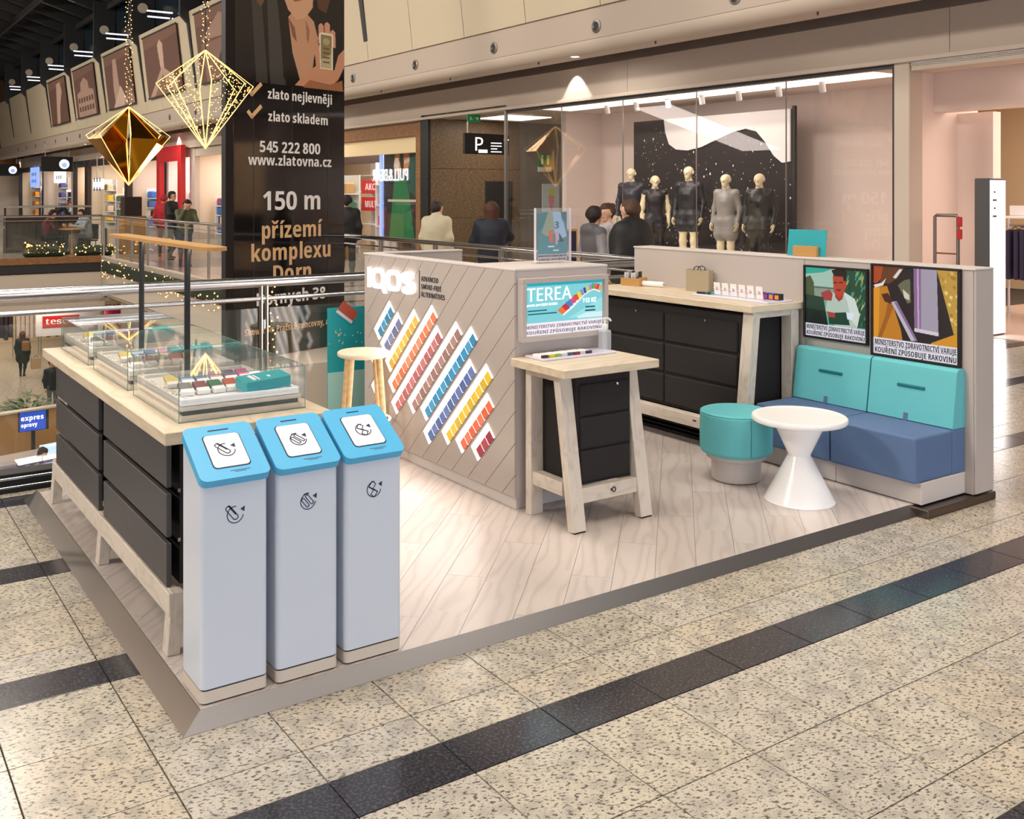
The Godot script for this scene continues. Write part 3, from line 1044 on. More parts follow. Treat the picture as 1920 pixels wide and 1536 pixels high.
func make_light_wall() -> void:
	var t := thing("light_wall", "grey kiosk wall of diagonal boards with glowing colour strips and white logo", "display wall", Vector3(WX, 0.05, -2.0))
	put_span(t, "plinth", Vector3(WX + 0.015, 0.05, -2.87), Vector3(2.25, 0.125, -1.18), M.wall_cap, 0.002)
	put_span(t, "plinth", Vector3(2.25, 0.05, -1.6), Vector3(2.82, 0.125, -1.18), M.wall_cap, 0.002)
	put_span(t, "core", Vector3(WX + 0.004, 0.125, -2.88), Vector3(2.26, 1.352, -1.166), M.board_gap, 0.0)
	put_span(t, "end_block", Vector3(2.26, 0.125, -1.62), Vector3(2.83, 1.352, -1.166), M.wall_paint, 0.002)
	put_span(t, "end_panel", Vector3(WX + 0.004, 0.125, -1.166), Vector3(2.83, 1.352, -1.158), M.wall_paint, 0.002)
	put_span(t, "back_return", Vector3(WX, 0.05, -2.95), Vector3(2.94, 1.352, -2.88), M.wall_paint, 0.002)
	put_span(t, "cap", Vector3(WX - 0.01, 1.352, -2.95), Vector3(2.262, 1.366, -1.156), M.wall_cap, 0.003)
	put_span(t, "cap", Vector3(2.262, 1.352, -1.64), Vector3(2.834, 1.366, -1.156), M.wall_cap, 0.003)
	put_span(t, "cap", Vector3(2.262, 1.352, -2.952), Vector3(2.942, 1.366, -2.875), M.wall_cap, 0.003)
	# boards at 45 degrees, cut to the wall
	var rect := PackedVector2Array([Vector2(-2.88, 0.125), Vector2(-1.158, 0.125), Vector2(-1.158, 1.352), Vector2(-2.88, 1.352)])
	for k in range(-2, 18):
		var hi := -1.399 - 0.174 * k - 0.0025
		var lo := hi - 0.174 + 0.005
		var q := PackedVector2Array([Vector2(lo - 0.5, -0.5), Vector2(hi - 0.5, -0.5), Vector2(hi + 2.0, 2.0), Vector2(lo + 2.0, 2.0)])
		for cut in Geometry2D.intersect_polygons(q, rect):
			var o := put(t, "board", on_wall(cut, -0.002, 0.0105), M.board)
			o.position = -Vector3(0, t.position.y, t.position.z)
	# glowing strips with rows of colour swatches
	var strips := [[3, -1.578, -1.412, "9e3340", "red"], [4, -1.746, -1.417, "e06a48", "orange"], [5, -1.903, -1.428, "e0b93c", "yellow"], [6, -2.12, -1.598, "5a6fa8", "indigo"], [7, -2.156, -1.583, "3a90bf", "blue"], [8, -2.316, -1.746, "a37d76", "taupe"], [9, -2.533, -1.966, "bd6d73", "rose"], [10, -2.577, -2.023, "ea845f", "coral"], [11, -2.619, -2.243, "dfb24a", "amber"], [12, -2.687, -2.457, "72779f", "violet"], [13, -2.775, -2.567, "3f85ae", "sea blue"], [12, -2.815, -2.745, "3f85ae", "sea blue"], [11, -2.815, -2.725, "dfb24a", "amber"]]
	for s in strips:
		var up: float = -1.399 - 0.174 * s[0] + 0.028    # z - y along the strip's upper edge
		var at := func(z: float, in_: float) -> Vector2:           # in_: metres in from the upper edge
			return Vector2(z + in_ * 0.7071, z - up - in_ * 0.7071)
		var z0: float = s[1]
		var z1: float = s[2]
		var box := on_wall(PackedVector2Array([at.call(z0, 0.0), at.call(z1, 0.0), at.call(z1, 0.095), at.call(z0, 0.095)]), 0.012, 0.017)
		var st := put(t, "light_strip", box, M.white_glow)
		st.position = -Vector3(0, t.position.y, t.position.z)
		st.set_meta("label", "glowing white strip with %s swatches" % s[4])
		var long := (z1 - z0) * 1.41421
		var m := maxi(1, int((long - 0.04) / 0.06))
		var step := (long - 0.036) / m
		for i in m:
			var a := z0 + (0.034 + i * step) * 0.7071
			var b := z0 + (0.034 + (i + 1) * step - 0.005) * 0.7071
			var key: String = "swatch_" + s[3] + str(i % 3)
			if not M.has(key):
				var c := col(s[3])
				c = c.lightened(0.08) if i % 3 == 1 else c.darkened(0.07) if i % 3 == 2 else c
				var w := mat(key, c.to_html(false), 0.45)
				w.emission_enabled = true
				w.emission = c
				w.emission_energy_multiplier = 0.32
			put(st, "swatch", on_wall(PackedVector2Array([at.call(a, 0.042), at.call(b, 0.042), at.call(b, 0.0955), at.call(a, 0.0955)]), 0.011, 0.0185), M[key])
	# raised glowing logo
	var lg := func(called: String, poly: PackedVector2Array) -> void:
		var o := put(t, called, on_wall(poly, 0.016, 0.034), M.logo_glow)
		o.position = -Vector3(0, t.position.y, t.position.z)
	var y0 := 1.137
	var hh := 0.137
	lg.call("logo_letter", PackedVector2Array([Vector2(-2.842, y0), Vector2(-2.815, y0), Vector2(-2.815, y0 + hh), Vector2(-2.842, y0 + hh)]))
	for ring in [[-2.705, 0.178], [-2.492, 0.182]]:
		var outer := round_rect(ring[1], hh, 0.055, 5)
		var inner := round_rect(ring[1] - 0.062, hh - 0.062, 0.03, 5)
		var m := outer.size()
		for i in m:
			var c := Vector2(ring[0], y0 + hh / 2)
			lg.call("logo_letter", PackedVector2Array([c + outer[i], c + outer[(i + 1) % m], c + inner[(i + 1) % m], c + inner[i]]))
	lg.call("logo_letter", PackedVector2Array([Vector2(-2.65, y0 + 0.012), Vector2(-2.618, y0 + 0.02), Vector2(-2.585, y0 - 0.024), Vector2(-2.617, y0 - 0.024)]))
	var sp := []
	for i in 9:
		var a := PI * 0.16 + PI * 1.34 * i / 8.0
		sp.append(Vector2(-2.292 + cos(a) * 0.062, y0 + 0.1 + sin(a) * 0.024))
	for i in 9:
		var a := PI * 0.5 - PI * 1.34 * i / 8.0
		sp.append(Vector2(-2.292 + cos(a) * 0.064, y0 + 0.038 + sin(a) * 0.026))
	var sh := Sh.new()
	sh.xf = Transform3D(Basis(Vector3(0, 0, 1), Vector3(0, 1, 0), Vector3(-1, 0, 0)), Vector3(-0.016, 0, 0))
	for i in sp.size() - 1:
		var a: Vector2 = sp[i]
		var b: Vector2 = sp[i + 1]
		var d := (b - a).normalized()
		var n := Vector2(-d.y, d.x) * 0.0155
		sh.prism(PackedVector2Array([a - d * 0.006 - n, b + d * 0.006 - n, b + d * 0.006 + n, a - d * 0.006 + n]), 0.0, 0.024)
	var so := put(t, "logo_letter", sh.done(), M.logo_glow)
	so.position = -Vector3(0, t.position.y, t.position.z)
	put_span(t, "divider", Vector3(WX - 0.013, 1.118, -2.179), Vector3(WX - 0.0105, 1.292, -2.173), M.ink, 0.0)
	var w := 0
	for line in [["ADVANCED", 0.205], ["SMOKE-FREE", 0.24], ["ALTERNATIVES", 0.28]]:
		letters(t, line[0], Vector3(WX - 0.0105, 1.228 - w * 0.0485, -2.155), Vector3(0, 0, 1), Vector3.UP, 0.03, M.ink, line[1])
		w += 1
	area_light(t, "strip_light", Vector3(-0.06, 0.55, -0.03), Vector3.LEFT, Vector2(1.25, 0.8), 0.8, Color(1, 0.96, 0.92))
	area_light(t, "logo_light", Vector3(-0.06, 1.155, -0.55), Vector3.LEFT, Vector2(0.66, 0.14), 0.06, Color(1, 0.97, 0.94))


# ---------------------------------------------------------------- pictures for the screens and posters
func screen(called: String, label: String, w: float, h: float, deep: float, im: Image, at: Vector3, turn: float, frame: Material, edge: float, energy: float) -> Node3D:
	var t := thing(called, label, "screen", at, turn)
	var f := Sh.new()
	for q in [[-w / 2, w / 2, h / 2 - edge, h / 2], [-w / 2, w / 2, -h / 2, -h / 2 + edge], [-w / 2, -w / 2 + edge, -h / 2 + edge, h / 2 - edge], [w / 2 - edge, w / 2, -h / 2 + edge, h / 2 - edge]]:
		f.box(Vector3(q[1] - q[0], q[3] - q[2], deep), Vector3((q[0] + q[1]) / 2, (q[2] + q[3]) / 2, deep / 2), 0.002)
	put(t, "frame", f.done(), frame)
	put(t, "backing", bx(w - 2 * edge, h - 2 * edge, deep * 0.5, 0.0), M.black, Vector3(0, 0, deep * 0.25))
	put(t, "display", sheet(w - 2 * edge, h - 2 * edge), picture(called + label.left(9), im, energy), Vector3(0, 0, deep * 0.5 + 0.001))
	area_light(t, "screen_light", Vector3(0, 0, deep + 0.006), Vector3(0, 0, 1), Vector2(w - 2 * edge, h - 2 * edge), 0.03 * energy)
	return t


func make_screens() -> void:
	# promotion screen on the end of the light wall
	var im := canvas(420, 260, "7fd0d8")
	fill(im, [0, 0, 1, 0, 1, 0.06, 0, 0.06], "18a5b4")
	fill(im, [0, 0, 0.035, 0, 0.035, 0.72, 0, 0.72], "3fb6c2")
	fill(im, [0.55, 0.72, 1, 0.35, 1, 0.72], "9adfe4")
	fill(im, [0, 0.76, 1, 0.76, 1, 1, 0, 1], "f3eef4")
	fill(im, [0.66, 0.7, 0.78, 0.64, 1, 0.64, 1, 0.74, 0.68, 0.74], "d5f1f2")
	var hue := ["e8742c", "c22a3b", "3f7fc4", "d64a80", "d8502c", "f0d52c", "8d83c9", "41409a", "c5d83a", "b48ad6", "2fae68", "e2633a", "c9325c", "e8a23a"]
	for i in hue.size():
		var k := i / 13.0
		var c := Vector2(lerpf(0.50, 0.97, pow(k, 0.9)), 0.55 - 0.42 * sin(minf(k * 1.7, 1.7)) + maxf(0.0, k - 0.8) * 0.25)
		var d := Vector2(0.55, 0.75).lerp(Vector2(-0.25, 1), k).normalized()
		var n := Vector2(-d.y, d.x * 1.6)
		var e: float = lerpf(0.06, 0.016, minf(1, k * 2.2))
		var q := [c - n * e - d * 0.07, c + n * e - d * 0.07, c + n * e + d * 0.07, c - n * e + d * 0.07]
		fill(im, [q[0].x, q[0].y, q[1].x, q[1].y, q[2].x, q[2].y, q[3].x, q[3].y], hue[i])
		fill(im, [c.x - n.x * e + d.x * 0.04, c.y - n.y * e + d.y * 0.04, c.x + n.x * e + d.x * 0.04, c.y + n.y * e + d.y * 0.04, q[2].x, q[2].y, q[3].x, q[3].y], "f4f0f0")
	var sc := screen("promotion_screen", "small teal promotion screen in a grey frame on the end of the light wall", 0.61, 0.345, 0.05, im, Vector3(2.492, 1.142, -1.158), 0.0, M.wall_paint, 0.028, 1.0)
	var at := sc.position + Vector3(-0.27, 0, 0.028)
	letters(sc, "TEREA", at + Vector3(0.01, 0.045, 0), Vector3.RIGHT, Vector3.UP, 0.068, M.text_glow, 0.31, 0.001, "Droid Sans", false)
	letters(sc, "pouze pro IQOS ILUMA", at + Vector3(0.01, 0.018, 0), Vector3.RIGHT, Vector3.UP, 0.012, M.text_glow, 0.21, 0.001)
	for k in 2:
		put(sc, "caption", bx(0.13 + 0.07 * k, 0.007, 0.001, 0.0), M.teal_dark, Vector3(-0.19 + 0.035 * k, -0.008 - 0.018 * k, 0.029))
	letters(sc, "112 Kč", at + Vector3(0.40, 0.018, 0), Vector3.RIGHT, Vector3.UP, 0.024, M.text_glow, 0.1, 0.001)
	for k in 2:
		put(sc, "caption", bx(0.07 + 0.005 * k, 0.009, 0.001, 0.0), M.teal_dark, Vector3(0.185, -0.008 - 0.02 * k, 0.029))
	letters(sc, "MINISTERSTVO ZDRAVOTNICTVÍ VARUJE", at + Vector3(0.004, -0.106, 0), Vector3.RIGHT, Vector3.UP, 0.018, M.text_mauve, 0.535, 0.001)
	letters(sc, "KOUŘENÍ ZPŮSOBUJE RAKOVINU", at + Vector3(0.004, -0.136, 0), Vector3.RIGHT, Vector3.UP, 0.018, M.text_mauve, 0.535, 0.001)
	# man with a laptop
	im = canvas(256, 256, "63b49c")
	fill(im, [0, 0, 0.5, 0, 0.5, 0.42, 0, 0.42], "a9c9b9")
	fill(im, [0, 0, 0.45, 0, 0.3, 0.06, 0, 0.1], "2fae9a")
	fill(im, [0, 0.27, 0.5, 0.27, 0.5, 0.29, 0, 0.3], "5d6e5c")
	fill(im, [0, 0.3, 0.5, 0.29, 0.5, 0.42, 0, 0.42], "8d9c8c")
	fill(im, [0, 0.15, 0.08, 0.12, 0.14, 0.22, 0.15, 0.42, 0, 0.42], "4b5a38")
	fill(im, [0.64, 0, 1, 0, 1, 0.8, 0.6, 0.8], "234c37")
	rng.seed = 4
	for i in 60:
		var x := rng.randf_range(0.66, 1.0)
		var y := rng.randf_range(0.0, 0.8)
		fill(im, [x, y, x + 0.03, y - 0.07, x + 0.045, y - 0.05, x + 0.012, y + 0.02], ["3c7a55", "6f9a5c", "1a3a2c", "2f9a86", "b8b878"][i % 5])
	fill(im, [0.38, 0.36, 0.62, 0.3, 0.82, 0.4, 0.9, 0.62, 0.85, 0.82, 0.5, 0.82, 0.34, 0.6], "b9cbbd")
	fill(im, [0.62, 0.3, 0.82, 0.4, 0.9, 0.62, 0.86, 0.8, 0.76, 0.7, 0.7, 0.45], "d6e2da")
	fill(im, [0.5, 0.3, 0.66, 0.28, 0.62, 0.42, 0.56, 0.46, 0.5, 0.4], "a8382c")
	fill(im, [0.46, 0.1, 0.66, 0.08, 0.69, 0.22, 0.64, 0.35, 0.56, 0.4, 0.48, 0.34], "bb4530")
	fill(im, [0.44, 0.02, 0.6, -0.02, 0.69, 0.02, 0.68, 0.16, 0.64, 0.16, 0.63, 0.1, 0.48, 0.1], "241512")
	fill(im, [0.47, 0.19, 0.53, 0.18, 0.53, 0.2, 0.47, 0.21], "5a1d14")
	fill(im, [0.56, 0.18, 0.63, 0.17, 0.63, 0.19, 0.56, 0.2], "5a1d14")
	fill(im, [0.51, 0.29, 0.6, 0.28, 0.58, 0.31, 0.53, 0.31], "6f2018")
	fill(im, [0.26, 0.36, 0.4, 0.3, 0.46, 0.36, 0.44, 0.46, 0.3, 0.46], "a8403a")
	fill(im, [0, 0.4, 0.3, 0.42, 0.38, 0.8, 0, 0.8], "1d3a2c")
	fill(im, [0, 0.6, 0.34, 0.62, 0.38, 0.82, 0, 0.82], "10201a")
	fill(im, [0.38, 0.64, 0.7, 0.6, 0.74, 0.78, 0.4, 0.8], "15402f")
	fill(im, [0.36, 0.62, 0.5, 0.63, 0.5, 0.7, 0.4, 0.7], "b03a32")
	fill(im, [0.68, 0.6, 0.82, 0.6, 0.78, 0.7, 0.7, 0.7], "e4ecf6")
	warning_strip(im)
	var left := screen("advert_screen", "smaller advert screen of a man at a laptop above the bench", 0.485, 0.48, 0.026, im, Vector3(4.53, 1.06, -0.868), -PI / 2, M.black, 0.014, 0.85)
	warning(left, 0.457, 0.45)
	# device on a bag
	im = canvas(256, 256, "24181a")
	fill(im, [0, 0.25, 0.17, 0.22, 0.34, 0.7, 0.36, 0.82, 0, 0.82], "c8801f")
	fill(im, [0, 0.25, 0.08, 0.24, 0.06, 0.82, 0, 0.82], "e59a2a")
	fill(im, [0.2, 0.3, 0.25, 0.45, 0.1, 0.82, 0.05, 0.82, 0.15, 0.55], "a5601a")
	fill(im, [0, 0, 0.13, 0, 0.12, 0.12, 0.04, 0.2, 0, 0.2], "b0491f")
	fill(im, [0.12, 0, 0.38, 0, 0.3, 0.12, 0.2, 0.19, 0.08, 0.2], "6a3a1c")
	fill(im, [0, 0.22, 0.1, 0.19, 0.16, 0.13, 0.12, 0.22, 0.02, 0.25], "efe6e2")
	fill(im, [0.24, 0.12, 0.32, 0.02, 0.36, 0.02, 0.28, 0.13], "e8dcd6")
	fill(im, [0.3, 0.2, 0.38, 0.14, 0.45, 0.12, 0.46, 0.38, 0.42, 0.4], "6d6a50")
	fill(im, [0.36, 0.24, 0.44, 0.3, 0.44, 0.36, 0.38, 0.34], "d8d2c0")
	fill(im, [0.49, 0, 0.58, 0, 0.58, 0.7, 0.5, 0.68], "8d6a92")
	fill(im, [0.58, 0, 0.76, 0, 0.78, 0.7, 0.58, 0.7], "a99fb0")
	fill(im, [0.53, 0, 0.55, 0, 0.56, 0.68, 0.54, 0.68], "c7a7cf")
	fill(im, [0.5, 0.66, 0.78, 0.68, 0.78, 0.72, 0.5, 0.7], "d9d2dc")
	fill(im, [0.76, 0, 1, 0, 1, 0.66, 0.95, 0.68], "c79b3f")
	for i in 40:
		var x := rng.randf_range(0.78, 1.0)
		var y := rng.randf_range(0.0, 0.62)
		if x > 0.76 + y * 0.3:
			fill(im, [x, y, x + 0.03, y + 0.015, x + 0.02, y + 0.05, x - 0.01, y + 0.03], ["e0b95c", "a97c28", "f0d488", "b98a30"][i % 4])
	fill(im, [0.7, 0.8, 1, 0.66, 1, 0.82, 0.68, 0.82], "dc9420")
	fill(im, [0.1, 0.32, 0.18, 0.3, 0.26, 0.4, 0.22, 0.42, 0.14, 0.4], "4a2418")
	fill(im, [0.22, 0.4, 0.29, 0.38, 0.54, 0.8, 0.46, 0.81], "c5bccb")
	fill(im, [0.26, 0.4, 0.29, 0.38, 0.54, 0.8, 0.51, 0.8], "8a6f96")
	warning_strip(im)
	var right := screen("advert_screen", "larger advert screen of a device on a mustard bag above the bench", 0.58, 0.57, 0.03, im, Vector3(4.53, 1.055, -0.31), -PI / 2, M.black, 0.014, 0.85)
	warning(right, 0.552, 0.542)


func warning_strip(im: Image) -> void:
	fill(im, [0, 0.815, 1, 0.815, 1, 1, 0, 1], "e9e4ee")
	fill(im, [0, 0.9, 1, 0.9, 1, 0.905, 0, 0.905], "b9b2c4")


func warning(t: Node3D, w: float, h: float) -> void:
	var o := origin_of(t)
	for k in 2:
		letters(t, ["MINISTERSTVO ZDRAVOTNICTVÍ VARUJE", "KOUŘENÍ ZPŮSOBUJE RAKOVINU"][k], o + Vector3(-w * 0.48, -h * (0.395 + 0.09 * k), 0.017), Vector3.RIGHT, Vector3.UP, h * 0.06, M.ink, w * 0.96, 0.001)


# ---------------------------------------------------------------- stool, desk, table, pouf, bench
func make_seating() -> void:
	var t := thing("bar_stool", "round pale wooden bar stool beside the light wall", "stool", Vector3(1.955, 0.05, -2.53))
	put(t, "seat", turned([Vector2(0, 0.672), Vector2(0.15, 0.672), Vector2(0.166, 0.68), Vector2(0.17, 0.69), Vector2(0.168, 0.702), Vector2(0.16, 0.708), Vector2(0, 0.7)], 32), M.worktop)
	for k in 4:
		var a := PI / 4 + PI / 2 * k + 0.35
		var d := Vector3(cos(a), 0, sin(a))
		var s := Sh.new()
		s.tube([d * 0.125 + Vector3(0, 0.675, 0), d * 0.19], 0.021, 10, false, 0.016)
		put(t, "leg", s.done(), M.oak_pale)
	var ring := []
	for k in 28:
		ring.append(Vector3(cos(TAU * k / 28) * 0.172, 0.27, sin(TAU * k / 28) * 0.172))
	put(t, "foot_ring", pipe(ring, 0.008, 8, true), M.white)

	var o := Vector3(3.63, 0.05, -0.445)
	t = thing("round_table", "small white round table with an hourglass pedestal before the bench", "table", o)
	put(t, "pedestal", turned([Vector2(0, 0), Vector2(0.192, 0.0), Vector2(0.194, 0.006), Vector2(0.188, 0.014), Vector2(0.062, 0.255), Vector2(0.062, 0.262), Vector2(0.125, 0.40), Vector2(0.135, 0.445), Vector2(0, 0.445)], 40), M.white_gloss)
	put(t, "collar", turned([Vector2(0.13, 0.425), Vector2(0.165, 0.43), Vector2(0.17, 0.445), Vector2(0, 0.445)], 36), M.white)
	put(t, "top", turned([Vector2(0, 0.445), Vector2(0.25, 0.445), Vector2(0.258, 0.45), Vector2(0.26, 0.462), Vector2(0.257, 0.474), Vector2(0.25, 0.478), Vector2(0.232, 0.478), Vector2(0.228, 0.4755), Vector2(0, 0.4755)], 48), M.white)

	t = thing("pouf", "round teal upholstered pouf on a pale drum base", "pouf", Vector3(3.655, 0.05, -0.93))
	put(t, "drum", turned([Vector2(0, 0.004), Vector2(0.142, 0.004), Vector2(0.146, 0.01), Vector2(0.146, 0.125), Vector2(0.135, 0.128), Vector2(0.17, 0.133), Vector2(0.175, 0.138), Vector2(0.175, 0.158), Vector2(0.165, 0.163), Vector2(0, 0.163)], 36), M.wall_cap)
	put(t, "cushion", turned([Vector2(0, 0.163), Vector2(0.19, 0.163), Vector2(0.206, 0.17), Vector2(0.213, 0.185), Vector2(0.215, 0.29), Vector2(0.213, 0.395), Vector2(0.208, 0.408), Vector2(0.196, 0.416), Vector2(0.15, 0.421), Vector2(0, 0.422)], 40), M.teal_cloth)
	var seam := []
	for k in 40:
		seam.append(Vector3(cos(TAU * k / 40) * 0.209, 0.408, sin(TAU * k / 40) * 0.209))
	put(t, "piping", pipe(seam, 0.0028, 6, true), M.teal_cloth)
	for k in 3:
		var a := TAU * k / 3 + 2.0
		put(t, "side_seam", pipe([Vector3(cos(a) * 0.2145, 0.18, sin(a) * 0.2145), Vector3(cos(a) * 0.2155, 0.29, sin(a) * 0.2155), Vector3(cos(a) * 0.2135, 0.4, sin(a) * 0.2135)], 0.0016, 5), M.teal_dark)

	# the bench
	t = thing("bench", "built-in bench with navy blue seats and teal backrests under the screens", "bench", Vector3(4.3, 0.05, -0.56))
	put_span(t, "plinth", Vector3(4.098, 0.054, -0.552), Vector3(4.528, 0.176, 0.0), M.wall_cap, 0.003)
	put_span(t, "plinth", Vector3(4.098, 0.054, -1.115), Vector3(4.528, 0.176, -0.556), M.wall_cap, 0.003)
	put_span(t, "toe_gap", Vector3(4.106, 0.05, -1.11), Vector3(4.528, 0.055, -0.006), M.shadow_gap, 0.0)
	for z in [-0.277, -0.837]:
		var s := Sh.new()
		s.pillow(Vector3(0.362, 0.256, 0.552), 0.016)
		put(t, "seat", s.done(), M.blue_cloth, Vector3(4.221, 0.304, z) - t.position)
		s = Sh.new()
		s.pillow(Vector3(0.128, 0.254, 0.552), 0.01)
		put(t, "seat_rear", s.done(), M.blue_cloth, Vector3(4.463, 0.303, z) - t.position)
		var back := PackedVector2Array([Vector2(4.402, 0.436), Vector2(4.406, 0.432), Vector2(4.529, 0.432), Vector2(4.529, 0.752), Vector2(4.522, 0.762), Vector2(4.508, 0.767), Vector2(4.47, 0.767), Vector2(4.457, 0.762), Vector2(4.449, 0.752), Vector2(4.446, 0.735)])
		var b := put(t, "backrest", plate(back, z - 0.275, z + 0.275), M.teal_cloth)
		b.position = -t.position
		s = Sh.new()
		s.pillow(Vector3(0.014, 0.02, 0.18), 0.007)
		put(b, "tuft", s.done(), M.teal_dark, Vector3(4.4288, 0.632, z))
		s = Sh.new()
		s.pillow(Vector3(0.008, 0.05, 0.032), 0.004)
		put(b, "strap", s.done(), M.blue_cloth, Vector3(4.406, 0.452, z - 0.02), Vector3(0, 0, -0.13))


func make_desk() -> void:
	var t := thing("service_desk", "small timber desk with black padded drawers at the end of the light wall", "desk", Vector3(2.465, 0.05, -0.93))
	put_span(t, "worktop", Vector3(2.14, 0.842, -1.155), Vector3(2.79, 0.886, -0.69), M.worktop, 0.003, 0)
	for x in [2.242, 2.70]:
		var b := bar(Vector3(x, 0.05, -1.078) - t.position, Vector3(x, 0.842, -1.078) - t.position, 0.082, 0.05)
		put_xf(t, "leg", b[0], M.timber, b[1])
		b = bar(Vector3(x, 0.053, -0.715) - t.position, Vector3(x, 0.842, -0.84) - t.position, 0.082, 0.052)
		put_xf(t, "leg", b[0], M.timber, b[1])
		for z in [-1.078, -0.713]:
			put_span(t, "glide", Vector3(x - 0.036, 0.05, z - 0.022), Vector3(x + 0.036, 0.054, z + 0.022), M.shadow_gap, 0.0)
		put_span(t, "top_rail", Vector3(x - 0.04, 0.802, -1.06), Vector3(x + 0.04, 0.842, -0.86), M.timber, 0.002, 2)
		put_span(t, "side_rail", Vector3(x - 0.03, 0.215, -1.055), Vector3(x + 0.03, 0.285, -0.80), M.timber, 0.002, 2)
	put_span(t, "front_rail", Vector3(2.28, 0.185, -0.765), Vector3(2.66, 0.262, -0.725), M.timber, 0.002, 0)
	put_span(t, "keyhole", Vector3(2.475, 0.222, -0.7255), Vector3(2.487, 0.232, -0.7235), M.ink, 0.0)
	var ring := []
	for k in 12:
		ring.append(Vector3(2.497 + cos(TAU * k / 12) * 0.012, 0.226 + sin(TAU * k / 12) * 0.012, -0.723) - t.position)
	put(t, "key_ring", pipe(ring, 0.003, 5, true), M.ink)
	var c := put_span(t, "drawer_cabinet", Vector3(2.285, 0.262, -1.06), Vector3(2.66, 0.835, -0.775), M.quilt, 0.006)
	for i in 3:
		var s := Sh.new()
		s.pillow(Vector3(0.345, 0.163, 0.03), 0.012)
		var d := put(c, "drawer", s.done(), M.quilt, Vector3(2.475, 0.36 + i * 0.172, -0.775) - origin_of(c))
		if i == 2:
			put(d, "lock", turned([Vector2(0, 0), Vector2(0.009, 0), Vector2(0.008, 0.008), Vector2(0, 0.01)], 12), M.chrome, Vector3(0.075, 0.066, 0.013), Vector3(PI / 2, 0, 0))
	# what stands on it
	var tray := thing("pack_tray", "thin white tray of open sample packs on the small desk", "tray", Vector3(2.475, 0.886, -1.05))
	put(tray, "board", bx(0.51, 0.012, 0.17, 0.003), M.acrylic_edge, Vector3(0, 0.006, 0))
	var tints := ["3a2330", "c9b93a", "8fae3a", "c9c4cf", "40526e", "7f2230", "c8c0c8", "35303a"]
	for i in 8:
		if not M.has("hue" + tints[i]):
			mat("hue" + tints[i], tints[i], 0.45)
		var p := thing("sample_pack", "flat white sample pack with %s end lying on the desk tray" % ["plum", "yellow", "lime", "silver", "slate", "maroon", "grey", "black"][i], "pack", Vector3(2.25 + 0.043 * i, 0.898, -1.035 + 0.004 * (i % 2)), 0.05, "sample packs on the desk tray")
		put(p, "carton", bx(0.037, 0.014, 0.085, 0.001), M.white, Vector3(0, 0.007, 0))
		put(p, "coloured_end", bx(0.0375, 0.0145, 0.016, 0.0005), M["hue" + tints[i]], Vector3(0, 0.0072, 0.036))
	var bt := thing("sanitizer_bottle", "clear pump bottle of hand sanitizer on the small desk", "bottle", Vector3(2.735, 0.886, -1.07))
	var s2 := Sh.new()
	s2.pillow(Vector3(0.066, 0.118, 0.05), 0.012, Vector3(0, 0.06, 0))
	put(bt, "flask", s2.done(), M.flask)
	put(bt, "neck", turned([Vector2(0.012, 0.118), Vector2(0.014, 0.12), Vector2(0.017, 0.128), Vector2(0.017, 0.148), Vector2(0.006, 0.152), Vector2(0.0055, 0.178), Vector2(0, 0.178)], 14), M.white)
	put(bt, "pump", pipe([Vector3(-0.012, 0.183, 0), Vector3(0.012, 0.183, 0), Vector3(0.034, 0.178, 0.0), Vector3(0.044, 0.166, 0)], 0.006, 8), M.white)
	# acrylic poster holder on the cap of the light wall
	var ac := thing("poster_stand", "upright clear acrylic stand with a teal poster on the grey wall", "poster stand", Vector3(2.62, 1.366, -1.40), 0.0)
	for p in [[-0.006, "sheet_front"], [0.006, "sheet_back"]]:
		put(ac, p[1], bx(0.26, 0.318, 0.003, 0.0), M.clear, Vector3(0, 0.166, p[0]))
	put(ac, "foot", bx(0.262, 0.006, 0.07, 0.002), M.clear, Vector3(0, 0.003, 0))
	put(ac, "edge", bx(0.004, 0.318, 0.016, 0.0), M.acrylic_edge, Vector3(-0.13, 0.166, 0))
	put(ac, "edge", bx(0.004, 0.318, 0.016, 0.0), M.acrylic_edge, Vector3(0.13, 0.166, 0))
	var im := canvas(128, 200, "2f8fa3")
	fill(im, [0, 0.05, 0.35, 0.0, 0.2, 0.3, 0, 0.42], "0f7f8f")
	fill(im, [0.35, 0, 0.6, 0, 0.68, 0.4, 0.3, 0.5, 0.12, 0.42], "9aa893")
	fill(im, [0.5, 0, 0.8, 0, 1, 0.5, 0.62, 0.6], "a9c9ee")
	fill(im, [0.78, 0, 1, 0, 1, 0.22, 0.84, 0.18], "0d7386")
	fill(im, [0.38, 0.38, 0.52, 0.38, 0.52, 0.62, 0.38, 0.62], "dc6a3c")
	fill(im, [0.6, 0.44, 0.68, 0.4, 0.68, 0.68, 0.6, 0.66], "d9a6b4")
	fill(im, [0.72, 0.42, 0.9, 0.6, 0.74, 0.62], "123b4a")
	fill(im, [0.34, 0.69, 0.56, 0.69, 0.56, 0.72, 0.34, 0.72], "e2eef2")
	fill(im, [0.52, 0.77, 0.72, 0.77, 0.72, 0.8, 0.52, 0.8], "d5e8f0")
	fill(im, [0, 0.86, 1, 0.86, 1, 1, 0, 1], "d9d0da")
	put(ac, "poster", sheet(0.215, 0.288), picture("acrylic_poster", im, 0.0, 0.3), Vector3(-0.004, 0.158, 0.002))
	letters(ac, "3", Vector3(2.62, 1.366, -1.40) + Vector3(0.012, 0.205, 0.0035), Vector3.RIGHT, Vector3.UP, 0.04, M.teal_dark, 0.03, 0.0008)
